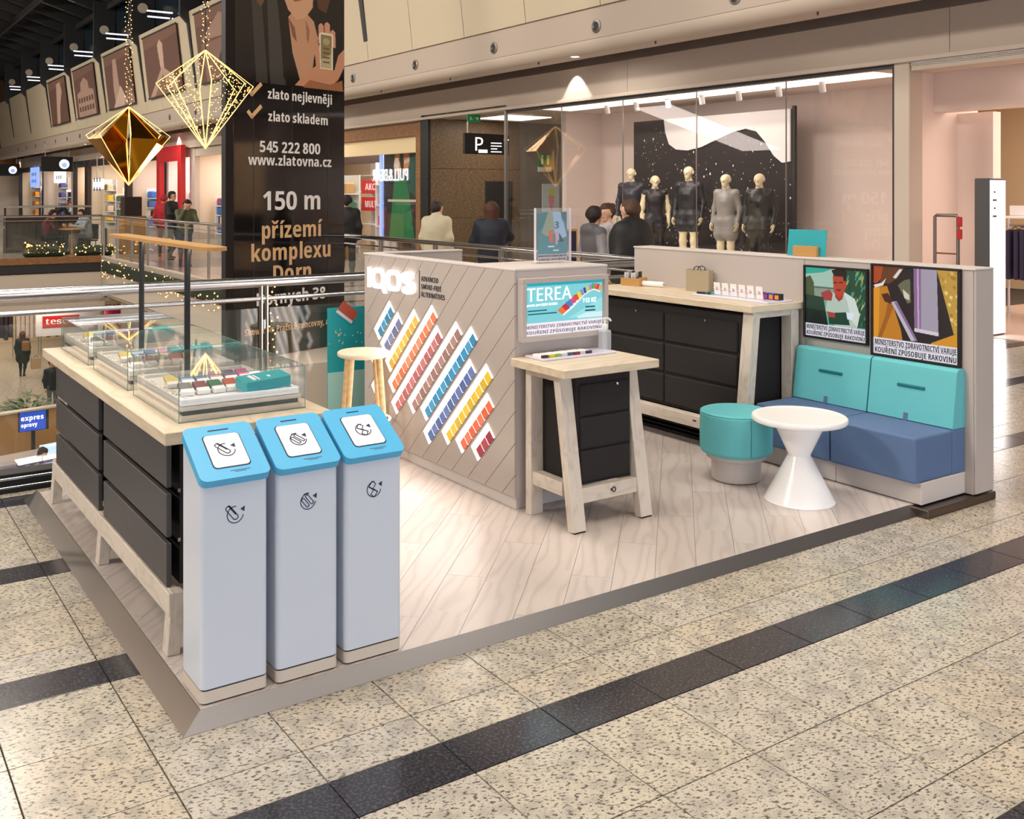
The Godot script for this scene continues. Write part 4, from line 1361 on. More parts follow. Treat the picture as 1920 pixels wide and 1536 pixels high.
	for k in 2:
		letters(ac, ["MINISTERSTVO ZDRAVOTNICTVÍ", "VARUJE KOUŘENÍ"][k], Vector3(2.62, 1.366, -1.40) + Vector3(-0.108, 0.038 - 0.02 * k, 0.0035), Vector3.RIGHT, Vector3.UP, 0.012, M.ink, 0.205, 0.0008)


# ---------------------------------------------------------------- right hand wall and bar counter
func make_right_wall() -> void:
	var t := thing("kiosk_wall", "low grey kiosk wall behind the bench and the long counter", "partition", Vector3(4.63, 0.05, -1.36))
	put_span(t, "panel", Vector3(4.53, 0.05, -2.78), Vector3(4.70, 1.335, -1.12), M.wall_paint, 0.003)
	put_span(t, "panel", Vector3(4.53, 0.05, -1.117), Vector3(4.70, 1.335, -0.61), M.wall_paint, 0.003)
	put_span(t, "panel", Vector3(4.53, 0.05, -0.607), Vector3(4.70, 1.335, 0.045), M.wall_paint, 0.003)
	put_span(t, "end_panel", Vector3(4.535, 0.056, 0.045), Vector3(4.722, 1.335, 0.058), M.wall_paint, 0.003)
	put_span(t, "cap", Vector3(4.525, 1.335, -2.785), Vector3(4.724, 1.348, 0.06), M.wall_cap, 0.003)
	put_span(t, "foot_gap", Vector3(4.545, 0.05, 0.045), Vector3(4.715, 0.0565, 0.054), M.shadow_gap, 0.0)

	var c := thing("bar_counter", "long timber bar counter with black padded drawers along the kiosk wall", "counter", Vector3(4.27, 0.05, -1.9))
	put_span(c, "worktop", Vector3(4.015, 1.005, -2.77), Vector3(4.528, 1.05, -1.125), M.worktop, 0.003, 2)
	for z in [[-1.18, 4.06], [-2.70, 4.06]]:
		var b := bar(Vector3(3.985, 0.05, z[0]) - c.position, Vector3(4.085, 1.005, z[0]) - c.position, 0.07, 0.085)
		put_xf(c, "leg", b[0], M.timber, b[1])
		b = bar(Vector3(4.46, 0.05, z[0]) - c.position, Vector3(4.46, 1.005, z[0]) - c.position, 0.075, 0.085)
		put_xf(c, "leg", b[0], M.timber, b[1])
		put_span(c, "top_rail", Vector3(4.05, 0.965, z[0] - 0.035), Vector3(4.50, 1.004, z[0] + 0.035), M.timber, 0.002, 0)
	put_span(c, "front_rail", Vector3(4.0, 0.18, -2.66), Vector3(4.06, 0.262, -1.22), M.timber, 0.003, 2)
	put_span(c, "latch", Vector3(3.998, 0.222, -1.62), Vector3(4.0, 0.232, -1.59), M.ink, 0.0)
	var body := put_span(c, "cabinet", Vector3(4.07, 0.262, -2.65), Vector3(4.49, 0.985, -1.24), M.quilt, 0.008)
	for k in 2:
		for i in 3:
			var s := Sh.new()
			s.pillow(Vector3(0.03, 0.205, 0.675), 0.013)
			var z: float = -1.615 - k * 0.685
			var d := put(body, "drawer", s.done(), M.quilt, Vector3(4.07, 0.385 + i * 0.22, z) - origin_of(body))
			if i == 2:
				put(d, "lock", turned([Vector2(0, 0), Vector2(0.009, 0), Vector2(0.008, 0.008), Vector2(0, 0.01)], 12), M.chrome, Vector3(-0.013, 0.085, 0.06), Vector3(0, 0, PI / 2))
	put_span(c, "back_panel", Vector3(4.49, 0.262, -2.66), Vector3(4.52, 0.985, -1.22), M.carcass, 0.0)
	for k in 4:
		put_span(c, "shelf_slat", Vector3(4.12, 0.07 + 0.03 * k, -2.6), Vector3(4.45, 0.076 + 0.03 * k, -1.3), M.carcass, 0.0)

	# goods on the bar counter
	var y := 1.05
	var bag := thing("paper_bag", "kraft paper carrier bag standing on the long bar counter", "bag", Vector3(4.46, y, -2.0), 0.15)
	var s1 := Sh.new()
	var prof := [[-0.03, -0.1], [0.03, -0.1], [0.03, 0.1], [-0.03, 0.1]]
	for i in 4:
		var a: Array = prof[i]
		var b: Array = prof[(i + 1) % 4]
		s1.face([Vector3(a[0], 0, a[1]), Vector3(b[0], 0, b[1]), Vector3(b[0] * 0.95, 0.16, b[1]), Vector3(a[0] * 0.95, 0.16, a[1])], Vector3(0, 0.08, 0))
	s1.face([Vector3(-0.03, 0, -0.1), Vector3(0.03, 0, -0.1), Vector3(0.03, 0, 0.1), Vector3(-0.03, 0, 0.1)], Vector3(0, 0.08, 0))
	put(bag, "sack", s1.done(), M.kraft_grey)
	for x in [-0.026, 0.026]:
		put(bag, "handle", pipe([Vector3(x, 0.15, -0.035), Vector3(x, 0.178, -0.026), Vector3(x, 0.188, 0), Vector3(x, 0.178, 0.026), Vector3(x, 0.15, 0.035)], 0.0035, 6), M.ink)
	var tr := thing("counter_tray", "flat white acrylic tray at the near end of the bar counter", "tray", Vector3(4.34, y, -1.5))
	put(tr, "board", bx(0.26, 0.014, 0.68, 0.003), M.acrylic_edge, Vector3(0, 0.007, 0))
	for i in 6:
		var h := thing("card_stand", "clear acrylic card stand, %s of six on the bar counter tray" % ["first", "second", "third", "fourth", "fifth", "last"][i], "card stand", Vector3(4.28, y + 0.014, -1.66 + 0.075 * i), 0.0, "card stands on the counter tray")
		put(h, "card", bx(0.004, 0.085, 0.055, 0.0005), M.white, Vector3(0, 0.045, 0), Vector3(0, 0, 0.12))
		put(h, "holder", bx(0.012, 0.05, 0.06, 0.001), M.clear, Vector3(-0.002, 0.025, 0), Vector3(0, 0, 0.12))
		put(h, "print", bx(0.001, 0.02, 0.02, 0.0), M["hueb78aa6"], Vector3(-0.0035, 0.045, 0), Vector3(0, 0, 0.12))
	for i in 4:
		var b := thing("snus_tin_box", "small %s carton on the bar counter tray near the screen" % ["navy", "royal blue", "orange and blue", "amber"][i], "carton", Vector3(4.36, y + 0.014, -1.335 + 0.048 * i), 0.1, "little cartons on the counter tray")
		put(b, "box", bx(0.05, 0.042, 0.04, 0.001), [M.ink, M.royal, M.royal, M.ink][i], Vector3(0, 0.021, 0))
		put(b, "face", bx(0.002, 0.028, 0.03, 0.0), [M.white, M.hued64, M.orange, M.orange][i], Vector3(-0.0255, 0.02, 0))
	for i in 3:
		var d := thing("heater_device", "slim %s heating device lying on the counter tray" % ["black", "teal", "dark blue"][i], "device", Vector3(4.25 + 0.03 * i, y + 0.014, -1.76 + 0.02 * i), 0.2, "devices on the counter tray")
		var s := Sh.new()
		s.pillow(Vector3(0.018, 0.014, 0.11), 0.007, Vector3(0, 0.007, 0))
		put(d, "shell", s.done(), [M.black, M.teal, M.ink][i])
		put(d, "ring", bx(0.019, 0.0145, 0.004, 0.001), M.chrome, Vector3(0, 0.0072, 0.03))
	var hb := thing("wooden_holder", "small oak box of leaflets at the far end of the bar counter", "box", Vector3(4.38, y, -2.62), 0.2)
	for q in [[Vector3(0.1, 0.07, 0.008), Vector3(0, 0.035, 0.086)], [Vector3(0.1, 0.05, 0.008), Vector3(0, 0.025, -0.086)], [Vector3(0.008, 0.06, 0.18), Vector3(-0.05, 0.03, 0)], [Vector3(0.008, 0.06, 0.18), Vector3(0.05, 0.03, 0)], [Vector3(0.1, 0.006, 0.18), Vector3(0, 0.003, 0)]]:
		put(hb, "side", bx(q[0].x, q[0].y, q[0].z, 0.001), M.oak, q[1])
	for i in 6:
		var lf := thing("folded_leaflet", "%s leaflet standing in the small oak box" % ["white", "grey", "navy", "silver", "pale", "black"][i], "leaflet", Vector3(4.38 + 0.01 * (i % 3 - 1), y + 0.006, -2.69 + i * 0.026), 0.2 + 0.1 * (i % 3), "leaflets in the oak box")
		put(lf, "paper", bx(0.06, 0.09 + 0.012 * (i % 3), 0.004, 0.0), [M.white, M.acrylic_edge, M.ink, M.sign_grey, M.white, M.black][i], Vector3(0, 0.05, 0))
	var roll := thing("paper_roll", "white paper roll lying on the bar counter beside the oak box", "roll", Vector3(4.42, y, -2.45), 0.25)
	put(roll, "paper", pipe([Vector3(0, 0.022, -0.1), Vector3(0, 0.022, 0.1)], 0.022, 14), M.white)
	put(roll, "core", pipe([Vector3(0, 0.022, -0.104), Vector3(0, 0.022, 0.104)], 0.009, 10), M.kraft)
	# standee on the cap
	var sd := thing("counter_standee", "teal printed standee behind an oak block on the kiosk wall", "standee", Vector3(4.62, 1.348, -1.19), -PI / 2 + 0.1)
	put(sd, "card", bx(0.29, 0.18, 0.006, 0.001), M.teal, Vector3(0, 0.09, -0.03), Vector3(-0.12, 0, 0))
	for i in 3:
		put(sd, "print", plate(PackedVector2Array([Vector2(-0.12 + i * 0.075, 0.13), Vector2(-0.07 + i * 0.075, 0.13), Vector2(-0.01 + i * 0.075, 0.055), Vector2(-0.06 + i * 0.075, 0.055)]), 0.0, 0.001), [M.dark_steel, M.drawer_grey, M.dark_steel][i], Vector3(0, 0, -0.0255), Vector3(-0.12, 0, 0))
	put(sd, "block", bx(0.18, 0.07, 0.035, 0.003), M.oak, Vector3(0.01, 0.035, 0))

	# teal poster board leaning against the glass balustrade, behind the stool
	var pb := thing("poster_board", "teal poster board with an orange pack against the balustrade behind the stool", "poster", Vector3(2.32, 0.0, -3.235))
	put(pb, "board", bx(0.58, 0.96, 0.008, 0.001), M.teal, Vector3(0, 0.48, 0))
	put(pb, "pale_panel", bx(0.578, 0.3, 0.002, 0.0), M.teal_pale, Vector3(0, 0.35, 0.005))
	put(pb, "print_panel", bx(0.578, 0.2, 0.002, 0.0), M.sign_grey, Vector3(0, 0.1, 0.005))
	put(pb, "pack_picture", bx(0.15, 0.075, 0.003, 0.0), M.hueb0503a, Vector3(-0.13, 0.93, 0.006), Vector3(0, 0, -0.65))
	put(pb, "pack_edge", bx(0.15, 0.022, 0.0035, 0.0), M.acrylic_edge, Vector3(-0.16, 0.892, 0.0065), Vector3(0, 0, -0.65))
	for i in 34:  # gold flecks painted in place of reflected fairy lights
		put(pb, "painted_sparkle", bx(0.008 + 0.006 * (i % 3), 0.006, 0.002, 0.0), M.text_gold, Vector3(rng.randf_range(-0.28, 0.28), 0.9 - 0.3 * pow(rng.randf(), 0.6), 0.006), Vector3(0, 0, rng.randf() * 2))


# ---------------------------------------------------------------- the mall: lamps, shell, railings
func high_bay(at: Vector3, energy: float) -> void:
	var t := thing("ceiling_lamp", "wide flat luminaire hung under the roof of the hall", "lamp", at, 0.0, "luminaires under the hall roof")
	put(t, "housing", bx(2.6, 0.12, 2.6, 0.01), M.dark_steel, Vector3(0, 0.09, 0))
	put(t, "diffuser", bx(2.5, 0.02, 2.5, 0.0), M.lamp_glow, Vector3(0, 0.02, 0))
	for p in [-1, 1]:
		put(t, "rod", pipe([Vector3(p, 0.15, 0), Vector3(p, 1.2, 0)], 0.02, 6), M.dark_steel)
	area_light(t, "lamp_light", Vector3(0, -0.01, 0), Vector3.DOWN, Vector2(2.5, 2.5), energy, Color(1.0, 0.96, 0.92))
	area_light(t, "added_uplight", Vector3(0, 0.17, 0), Vector3.UP, Vector2(2.4, 2.4), 6.0, Color(1.0, 0.96, 0.92))  # upward lamp and its diffuser added to brighten the roof
	put(t, "added_upper_diffuser", bx(2.4, 0.01, 2.4, 0.0), M.lamp_glow, Vector3(0, 0.156, 0))


func make_shell() -> void:
	var w := setting("wall_left")
	put_span(w, "panel", Vector3(-14.4, -5.0, -75), Vector3(-14, 11.0, 9.4), M.beige, 0.0)
	w = setting("wall_back")
	put_span(w, "panel", Vector3(-14.4, -5.0, 9.0), Vector3(20, 11.0, 9.4), M.beige, 0.0)
	w = setting("wall_far")
	put_span(w, "panel", Vector3(-14.4, -5.0, -75.4), Vector3(20, 3.4, -75), M.beige, 0.0)
	put_span(w, "timber_panel", Vector3(-14.4, 3.4, -75.4), Vector3(20, 12.0, -75), M.brown_wood, 0.0)
	w = setting("wall_right")
	put_span(w, "panel", Vector3(20.0, -5.0, -75), Vector3(20.4, 11.0, 9.4), M.shop_wall, 0.0)
	# pitched roof: dark deck, pale skylight bands between the rafters
	var c := setting("ceiling")
	for side in [1, -1]:
		var a := Vector3(-2.2, 14.0, 0)
		var b := Vector3(-2.2 + 12.5 * side, 10.0, 0)
		var s := Sh.new()
		s.face([a + Vector3(0, 0, -75), a + Vector3(0, 0, 9.4), b + Vector3(0, 0, 9.4), b + Vector3(0, 0, -75)], Vector3(-2.2, 20, -30))
		s.face([a + Vector3(0, 0.3, -75), a + Vector3(0, 0.3, 9.4), b + Vector3(0, 0.3, 9.4), b + Vector3(0, 0.3, -75)], Vector3(-2.2, 0, -30))
		put(c, "deck", s.done(), M.roof_deck)
		if side < 0:
			continue
		var z := -74.0
		while z < -20.0:
			var r := bar(a + Vector3(0, -0.25, z), b + Vector3(0, -0.25, z), 0.16, 0.4, Vector3(0, 0, 1), 0.0)
			put_xf(c, "rafter", r[0], M.dark_steel, r[1])
			for k in 3:
				var p := a.lerp(b, 0.18 + 0.27 * k)
				var q := a.lerp(b, 0.34 + 0.27 * k)
				r = bar(p + Vector3(0, -0.06, z + 1.0), q + Vector3(0, -0.06, z + 1.0), 0.75, 0.02, Vector3(0, 0, 1), 0.0)
				put_xf(c, "roof_light", r[0], M.roof_pale, r[1])
			z += 2.4
		for k in 5:
			var p := a.lerp(b, 0.25 + 0.17 * k)
			put_span(c, "purlin", Vector3(p.x - 0.06, p.y - 0.7, -74), Vector3(p.x + 0.06, p.y - 0.45, -20), M.dark_steel, 0.0)
	# upper wall of the arcade: leaning cream panels, slots with dark fins, clerestory behind
	var u := setting("wall_arcade")
	put_span(u, "clerestory", Vector3(9.75, 4.3, -75), Vector3(9.9, 10.4, 9), M.night_glass, 0.0)
	put_span(u, "cornice", Vector3(9.5, 4.26, -75), Vector3(9.78, 4.77, 9), M.fascia, 0.01)
	var lip := []
	for i in 9:
		var a := PI * 0.5 * i / 8.0
		lip.append(Vector2(9.5 + (1.0 - cos(a)) * 0.28, 4.26 - sin(a) * 0.17))
	var sl := Sh.new()
	for i in 8:
		var p: Vector2 = lip[i]
		var q: Vector2 = lip[i + 1]
		var n0 := Vector3(-cos(PI * 0.5 * i / 8.0), -sin(PI * 0.5 * i / 8.0), 0)
		var n1 := Vector3(-cos(PI * 0.5 * (i + 1) / 8.0), -sin(PI * 0.5 * (i + 1) / 8.0), 0)
		var k := [Vector3(p.x, p.y, -75), Vector3(p.x, p.y, 9), Vector3(q.x, q.y, 9), Vector3(q.x, q.y, -75)]
		sl.tri(k[0], k[1], k[2], n0, n0, n1)
		sl.tri(k[0], k[2], k[3], n0, n1, n1)
	put(u, "bullnose", sl.done(), M.soffit)
	put_span(u, "soffit", Vector3(9.74, 4.09, -75), Vector3(10.1, 4.13, 9), M.soffit, 0.0)
	put_span(u, "soffit", Vector3(10.1, 4.40, -75), Vector3(11.6, 4.44, 9), M.fascia, 0.0)
	put_span(u, "soffit_edge", Vector3(10.08, 4.13, -75), Vector3(10.12, 4.44, 9), M.fascia, 0.0)
	var panel := Sh.new()
	panel.face([Vector3(0, 0, -0.99), Vector3(0, 0, 0.99), Vector3(-0.34, 2.9, 0.99), Vector3(-0.34, 2.9, -0.99)], Vector3(1, 1, 0))
	panel.face([Vector3(0, 0, -0.99), Vector3(0, 0, 0.99), Vector3(0.06, 0, 0.99), Vector3(0.06, 0, -0.99)], Vector3(0.5, 1, 0))
	for q in [-0.99, 0.99]:
		panel.face([Vector3(0, 0, q), Vector3(-0.34, 2.9, q), Vector3(-0.28, 2.9, q), Vector3(0.06, 0, q)], Vector3(-0.1, 1.4, 0))
	panel.face([Vector3(-0.34, 2.9, -0.99), Vector3(-0.34, 2.9, 0.99), Vector3(-0.28, 2.9, 0.99), Vector3(-0.28, 2.9, -0.99)], Vector3(-0.1, 1.4, 0))
	var pm := panel.done()
	for i in 33:
		put(u, "cream_panel", pm, M.cream_panel, Vector3(9.46, 4.775, -5.93 - 2.0 * i))
	for i in 10:
		var z := -10.93 - 6.03 * i
		var fin := plate(PackedVector2Array([Vector2(9.4, 5.2), Vector2(9.47, 5.2), Vector2(9.7, 7.4), Vector2(9.75, 9.9), Vector2(8.85, 9.9), Vector2(8.85, 7.55), Vector2(9.1, 7.3)]), -0.09, 0.09)
		put(u, "fin", fin, M.dark_steel, Vector3(0, 0, z))
		put(u, "fin_lamp", plate(circle(0.19, 18), 0.0, 0.05), M.disc_pale, Vector3(9.27, 8.72, z + 0.09))
		put(u, "tube_lamp", bx(0.9, 0.05, 0.05, 0.0), M.tube_glow, Vector3(9.3, 8.05, z + 2.3))
		put(u, "tube_lamp", bx(0.9, 0.05, 0.05, 0.0), M.tube_glow, Vector3(9.2, 8.2, z + 2.6))
		put(u, "tube_arm", bx(0.05, 0.9, 0.05, 0.0), M.dark_steel, Vector3(9.65, 7.8, z + 2.4))
	for i in 22:
		var z := -3.27 - 2.9 * i
		put(u, "vent_ring", turned([Vector2(0.06, 0.0), Vector2(0.11, 0.0), Vector2(0.11, 0.014), Vector2(0.075, 0.022), Vector2(0.06, 0.0)], 20), M.brushed, Vector3(9.5, 4.455, z), Vector3(0, 0, PI / 2))
		put(u, "vent_hole", turned([Vector2(0, 0), Vector2(0.075, 0), Vector2(0.075, 0.004), Vector2(0, 0.004)], 20), M.black, Vector3(9.5, 4.455, z), Vector3(0, 0, PI / 2))
	for i in 20:
		put(u, "sprinkler", pipe([Vector3(9.72, 4.12, -5.0 - 2.95 * i), Vector3(9.72, 4.05, -5.0 - 2.95 * i)], 0.014, 6), M.dark_steel)
	# shop fascia along the walkway
	var f := setting("trim_1")
	for i in 13:
		put_span(f, "fascia_panel", Vector3(11.0, 3.55, -4.0 - 6.0 * (i - 1) - 5.994), Vector3(11.12, 4.13, -4.0 - 6.0 * (i - 1)), M.fascia, 0.004)
	put_span(f, "lip", Vector3(10.93, 3.49, -75), Vector3(11.14, 3.55, 8), M.soffit, 0.004)
	put_span(f, "upper_infill", Vector3(11.5, 3.5, -75), Vector3(11.6, 4.44, 8), M.fascia, 0.0)
	for i in 6:
		var z := -11.4 - 12.35 * i
		var t := thing("downlight", "recessed round downlight in the gap over the shop fascia", "lamp", Vector3(10.72, 4.385, z), 0.0, "downlights along the arcade soffit")
		put(t, "ring", turned([Vector2(0.08, 0.0), Vector2(0.11, -0.002), Vector2(0.11, 0.012), Vector2(0.08, 0.012)], 20), M.white)
		put(t, "lens", turned([Vector2(0, -0.001), Vector2(0.08, -0.001), Vector2(0.08, 0.012), Vector2(0, 0.012)], 20), M.lamp_glow)
		var s := SpotLight3D.new()
		s.name = "downlight_beam"
		s.light_energy = 3.0
		s.light_color = Color(1, 0.98, 0.95)
		s.spot_angle = 34.0
		s.spot_angle_attenuation = 0.25
		s.spot_range = 20.0
		s.shadow_enabled = true
		t.add_child(s, true)
		s.position = Vector3(0.0, -0.03, 0)
		s.basis = Basis.looking_at(Vector3(0.06, -1, 0), Vector3.FORWARD)
	for z in [-9.98, -22.3, -34.6, -47.0]:
		var t := thing("lip_downlight", "small round downlight set in the rounded lip of the cornice", "lamp", Vector3(9.8, 4.088, z), 0.0, "downlights in the cornice lip")
		put(t, "ring", turned([Vector2(0.07, 0.0), Vector2(0.09, -0.002), Vector2(0.09, 0.004), Vector2(0.07, 0.004)], 18), M.white)
		put(t, "lens", turned([Vector2(0, -0.001), Vector2(0.07, -0.001), Vector2(0.07, 0.004), Vector2(0, 0.004)], 18), M.lamp_glow)
		area_light(t, "lip_light", Vector3(0, -0.01, 0), Vector3.DOWN, Vector2(0.12, 0.12), 3.0, Color(1, 0.97, 0.93))
	# edges of the upper storey round the void
	var e := setting("trim_2")
	put_span(e, "gallery_edge", Vector3(5.6, -1.0, -25.6), Vector3(5.72, 0.02, -3.3), M.beige, 0.004)
	put_span(e, "gallery_edge", Vector3(-14, -1.5, -25.72), Vector3(5.72, -0.42, -25.6), M.beige, 0.004)
	put_span(e, "gallery_band", Vector3(-14, -0.40, -25.7), Vector3(5.72, -0.16, -25.55), M.dark_steel, 0.004)
	put_span(e, "gallery_band", Vector3(-14, -0.16, -25.7), Vector3(5.72, 0.02, -25.52), M.brown_wood, 0.004)
	put_span(e, "gallery_edge", Vector3(-14, -1.0, -3.32), Vector3(5.72, -0.02, -3.2), M.beige, 0.004)
	put_span(e, "landing", Vector3(3.3, -1.3, -12.4), Vector3(5.6, -0.466, -8.9), M.beige, 0.01)
	var k := setting("trim_3")
	put_span(k, "kerb", Vector3(-8, 0.0, -3.32), Vector3(5.6, 0.115, -3.19), M.black, 0.004)
	put_span(k, "kerb_strip", Vector3(-8, 0.078, -3.192), Vector3(5.6, 0.092, -3.185), M.chrome, 0.001)
	put_span(k, "kerb_strip", Vector3(-8, 0.028, -3.192), Vector3(5.6, 0.04, -3.185), M.chrome, 0.001)


func railing(label: String, a: Vector3, b: Vector3, posts: int, thick: float, top: float) -> void:
	var t := thing("railing", label, "railing", a)
	var d := b - a
	put(t, "handrail", pipe([Vector3(0, top, 0), d + Vector3(0, top, 0)], thick, 12), M.chrome)
	put(t, "lower_rail", pipe([Vector3(0, top - 0.115, 0), d + Vector3(0, top - 0.115, 0)], thick * 0.42, 8), M.chrome)
	for i in posts + 1:
		var p := d * (float(i) / posts)
		for q in [-1, 1]:
			put(t, "post", bx(0.012 if absf(d.x) > absf(d.z) else 0.05, top, 0.05 if absf(d.x) > absf(d.z) else 0.012, 0.002), M.steel, p + d.normalized() * 0.02 * q + Vector3(0, top / 2, 0))
		put(t, "clamp", turned([Vector2(0, -0.03), Vector2(0.02, -0.03), Vector2(0.02, 0.03), Vector2(0, 0.03)], 10), M.chrome, p + Vector3(0, top * 0.75, 0))
		if i < posts:
			var mid := d * ((i + 0.5) / posts)
			var long := d.length() / posts - 0.09
			put(t, "pane", bx(long if absf(d.x) > absf(d.z) else 0.012, top - 0.31, 0.012 if absf(d.x) > absf(d.z) else long, 0.0), M.balustrade_glass, mid + Vector3(0, 0.13 + (top - 0.31) / 2, 0))
	

func make_railings() -> void:
	railing("chrome and glass railing behind the kiosk, close to the glass cases", Vector3(-6.46, 0.0, -3.3), Vector3(5.6, 0.0, -3.3), 6, 0.036, 1.165)
	railing("long chrome railing beside the walkway and the shop window", Vector3(5.66, 0.0, -25.5), Vector3(5.66, 0.0, -3.3), 15, 0.03, 1.13)
	railing("chrome railing of the cafe gallery across the void", Vector3(-9.4, 0.0, -25.66), Vector3(5.66, 0.0, -25.66), 6, 0.03, 1.13)
	var g := thing("string_lights_or_glints", "heap of warm string lights along the gallery edge by the corner", "string lights", Vector3(5.55, 0.0, -20.5))
	var s := Sh.new()
	for i in 190:
		var z := rng.randf_range(-4.5, 6.5)
		s.ball(Vector3(rng.randf_range(-0.1, 0.0), rng.randf_range(-0.55, -0.05), z), Vector3.ONE * rng.randf_range(0.008, 0.02), 4, 6)
	put(g, "bulbs", s.done(), M.bulb_glow).set_meta("kind", "stuff")
	put(g, "fir_garland", bx(0.14, 0.3, 11.0, 0.05), M.dark_green, Vector3(0.0, -0.25, 1.0))
	var p := Sh.new()
	for i in 36:
		p.ball(Vector3(0.03 * sin(i * 1.7), 0.1 + i * 0.03, 0.03 * cos(i * 2.3)), Vector3.ONE * 0.006, 4, 6)
	var g2 := thing("string_lights_or_glints", "warm string lights wound round the railing post by the lift tower", "string lights", Vector3(1.66, 0.0, -3.34))
	put(g2, "bulbs", p.done(), M.bulb_glow).set_meta("kind", "stuff")
	put(g2, "wire", pipe([Vector3(0.02, 0.1, 0), Vector3(-0.02, 0.5, 0.02), Vector3(0.02, 0.8, -0.02), Vector3(0, 1.15, 0)], 0.003, 5), M.dark_steel)


# ---------------------------------------------------------------- lift tower with its advert
func make_tower() -> void:
	var turn := 0.34
	var t := thing("advert_tower", "tall black glossy advert tower with a gold bar photo and white and gold lettering", "advert", Vector3(4.735, -0.463, -9.857), turn)
	t.scale = Vector3.ONE * 1.18
	var w := 1.76
	put(t, "panel", bx(w, 9.0, 0.14, 0.006), M.tower_black, Vector3(-0.15, 4.5, -0.072))
	for x in [-0.74, -0.15, 0.44]:
		put(t, "joint", bx(0.008, 9.0, 0.002, 0.0), M.dark_steel, Vector3(x, 4.5, -0.001))
	for x in [-0.95, 0.65]:
		put(t, "post", bx(0.1, 9.0, 0.1, 0.004), M.dark_steel, Vector3(x, 4.5, -0.2))
	# woman in black holding up a gold bar, cut off above the mouth by the frame of the picture
	var im := canvas(300, 420, "151113")
	fill(im, [0.12, 0, 0.2, 0, 0.28, 1, 0.18, 1], "3b3836")
	fill(im, [0.26, 0, 0.33, 0, 0.44, 1, 0.3, 1], "42403d")
	fill(im, [0.36, 0.1, 0.44, 0.2, 0.5, 0.85, 0.42, 0.95], "1a1113")
	fill(im, [0.1, 0.0, 0.28, 0, 0.26, 0.3, 0.22, 0.38, 0.15, 0.3], "6b4a34")
	fill(im, [0.7, 0.0, 0.92, 0.0, 0.82, 0.33, 0.74, 0.3], "5a3a2a")
	fill(im, [0.46, 0.42, 0.56, 0.3, 0.7, 0.42, 0.74, 0.56, 0.7, 0.74, 0.68, 0.9, 0.58, 0.98, 0.5, 0.72], "cf9d7c")
	fill(im, [0.46, 0.42, 0.52, 0.5, 0.54, 0.62, 0.5, 0.58], "8f5f48")
	fill(im, [0.62, 0.42, 0.66, 0.5, 0.65, 0.62, 0.63, 0.58], "a87458")
	fill(im, [0.4, 0.0, 0.7, 0.0, 0.69, 0.3, 0.62, 0.4, 0.54, 0.43, 0.46, 0.36, 0.41, 0.24], "dcaa88")
	fill(im, [0.44, 0.1, 0.6, 0.12, 0.59, 0.2, 0.54, 0.24, 0.47, 0.2], "f1e4da")
	fill(im, [0.43, 0.12, 0.47, 0.2, 0.54, 0.25, 0.6, 0.2, 0.58, 0.26, 0.52, 0.28, 0.46, 0.25], "b25a4e")
	for q in [[0.77, 0.42, 0.60], [0.83, 0.40, 0.6], [0.885, 0.46, 0.62]]:
		fill(im, [q[0] - 0.025, q[1] + 0.02, q[0], q[1], q[0] + 0.025, q[1] + 0.02, q[0] + 0.03, q[2], q[0] - 0.03, q[2]], "dba082")
	fill(im, [0.52, 0.99, 0.6, 0.9, 0.72, 0.8, 0.7, 0.62, 0.73, 0.58, 0.78, 0.68, 0.8, 0.8, 0.9, 0.82, 0.94, 0.68, 1.0, 0.62, 1.0, 0.78, 0.94, 0.9, 0.86, 0.97, 0.7, 0.99], "d39a78")
	fill(im, [0.6, 0.99, 0.66, 0.93, 0.86, 0.95, 0.98, 0.9, 0.99, 1, 0.6, 1], "a9714f")
	fill(im, [0.75, 0.52, 0.77, 0.5, 0.88, 0.5, 0.89, 0.52, 0.885, 0.82, 0.76, 0.82], "efe6cf")
	fill(im, [0.765, 0.52, 0.875, 0.52, 0.87, 0.68, 0.765, 0.74], "94845a")
	fill(im, [0.765, 0.74, 0.87, 0.68, 0.87, 0.81, 0.765, 0.81], "c2b48a")
	blob(im, 0.82, 0.575, 0.035, 0.03, "b9a878")
	for k in 4:
		fill(im, [0.785, 0.63 + k * 0.04, 0.855, 0.63 + k * 0.04, 0.85, 0.645 + k * 0.04, 0.79, 0.645 + k * 0.04], "6d6040")
	put(t, "photo_print", sheet(w * 0.985, 1.4), picture("woman_print", im, 0.0, 0.12), Vector3(-0.15, 3.863, 0.003))
	var o := origin_of(t)
	for q in [["zlato nejlevněji", -0.531, 2.988, 0.112, 1.033, 0], ["zlato skladem", -0.523, 2.728, 0.112, 0.952, 0], ["545 222 800", -0.651, 2.365, 0.13, 0.953, 0], ["www.zlatovna.cz", -0.823, 2.215, 0.115, 1.316, 0], ["150 m", -0.603, 1.695, 0.22, 0.905, 0], ["přízemí", -0.619, 1.368, 0.19, 0.957, 1], ["komplexu", -0.776, 1.11, 0.19, 1.251, 1], ["Dorn", -0.45, 0.86, 0.19, 0.6, 1], ["Dornych 38", -0.698, 0.6, 0.146, 1.09, 0], ["Showroom Pražské mincovny, a.s.", -0.869, 0.275, 0.075, 1.4, 1]]:
		letters(t, q[0], o + Vector3(q[1], q[2], 0.001), Vector3.RIGHT, Vector3.UP, q[3], M.text_gold if q[5] else M.text_white, q[4], 0.003)
	for y in [3.04, 2.785]:
		var s := Sh.new()
		strokes(s, [Vector2(-0.09, 0.05), Vector2(-0.04, 0.0), Vector2(0.09, 0.12)], 0.045)
		put(t, "tick", s.done(), M.text_gold, Vector3(-0.73, y - 0.02, 0.003))


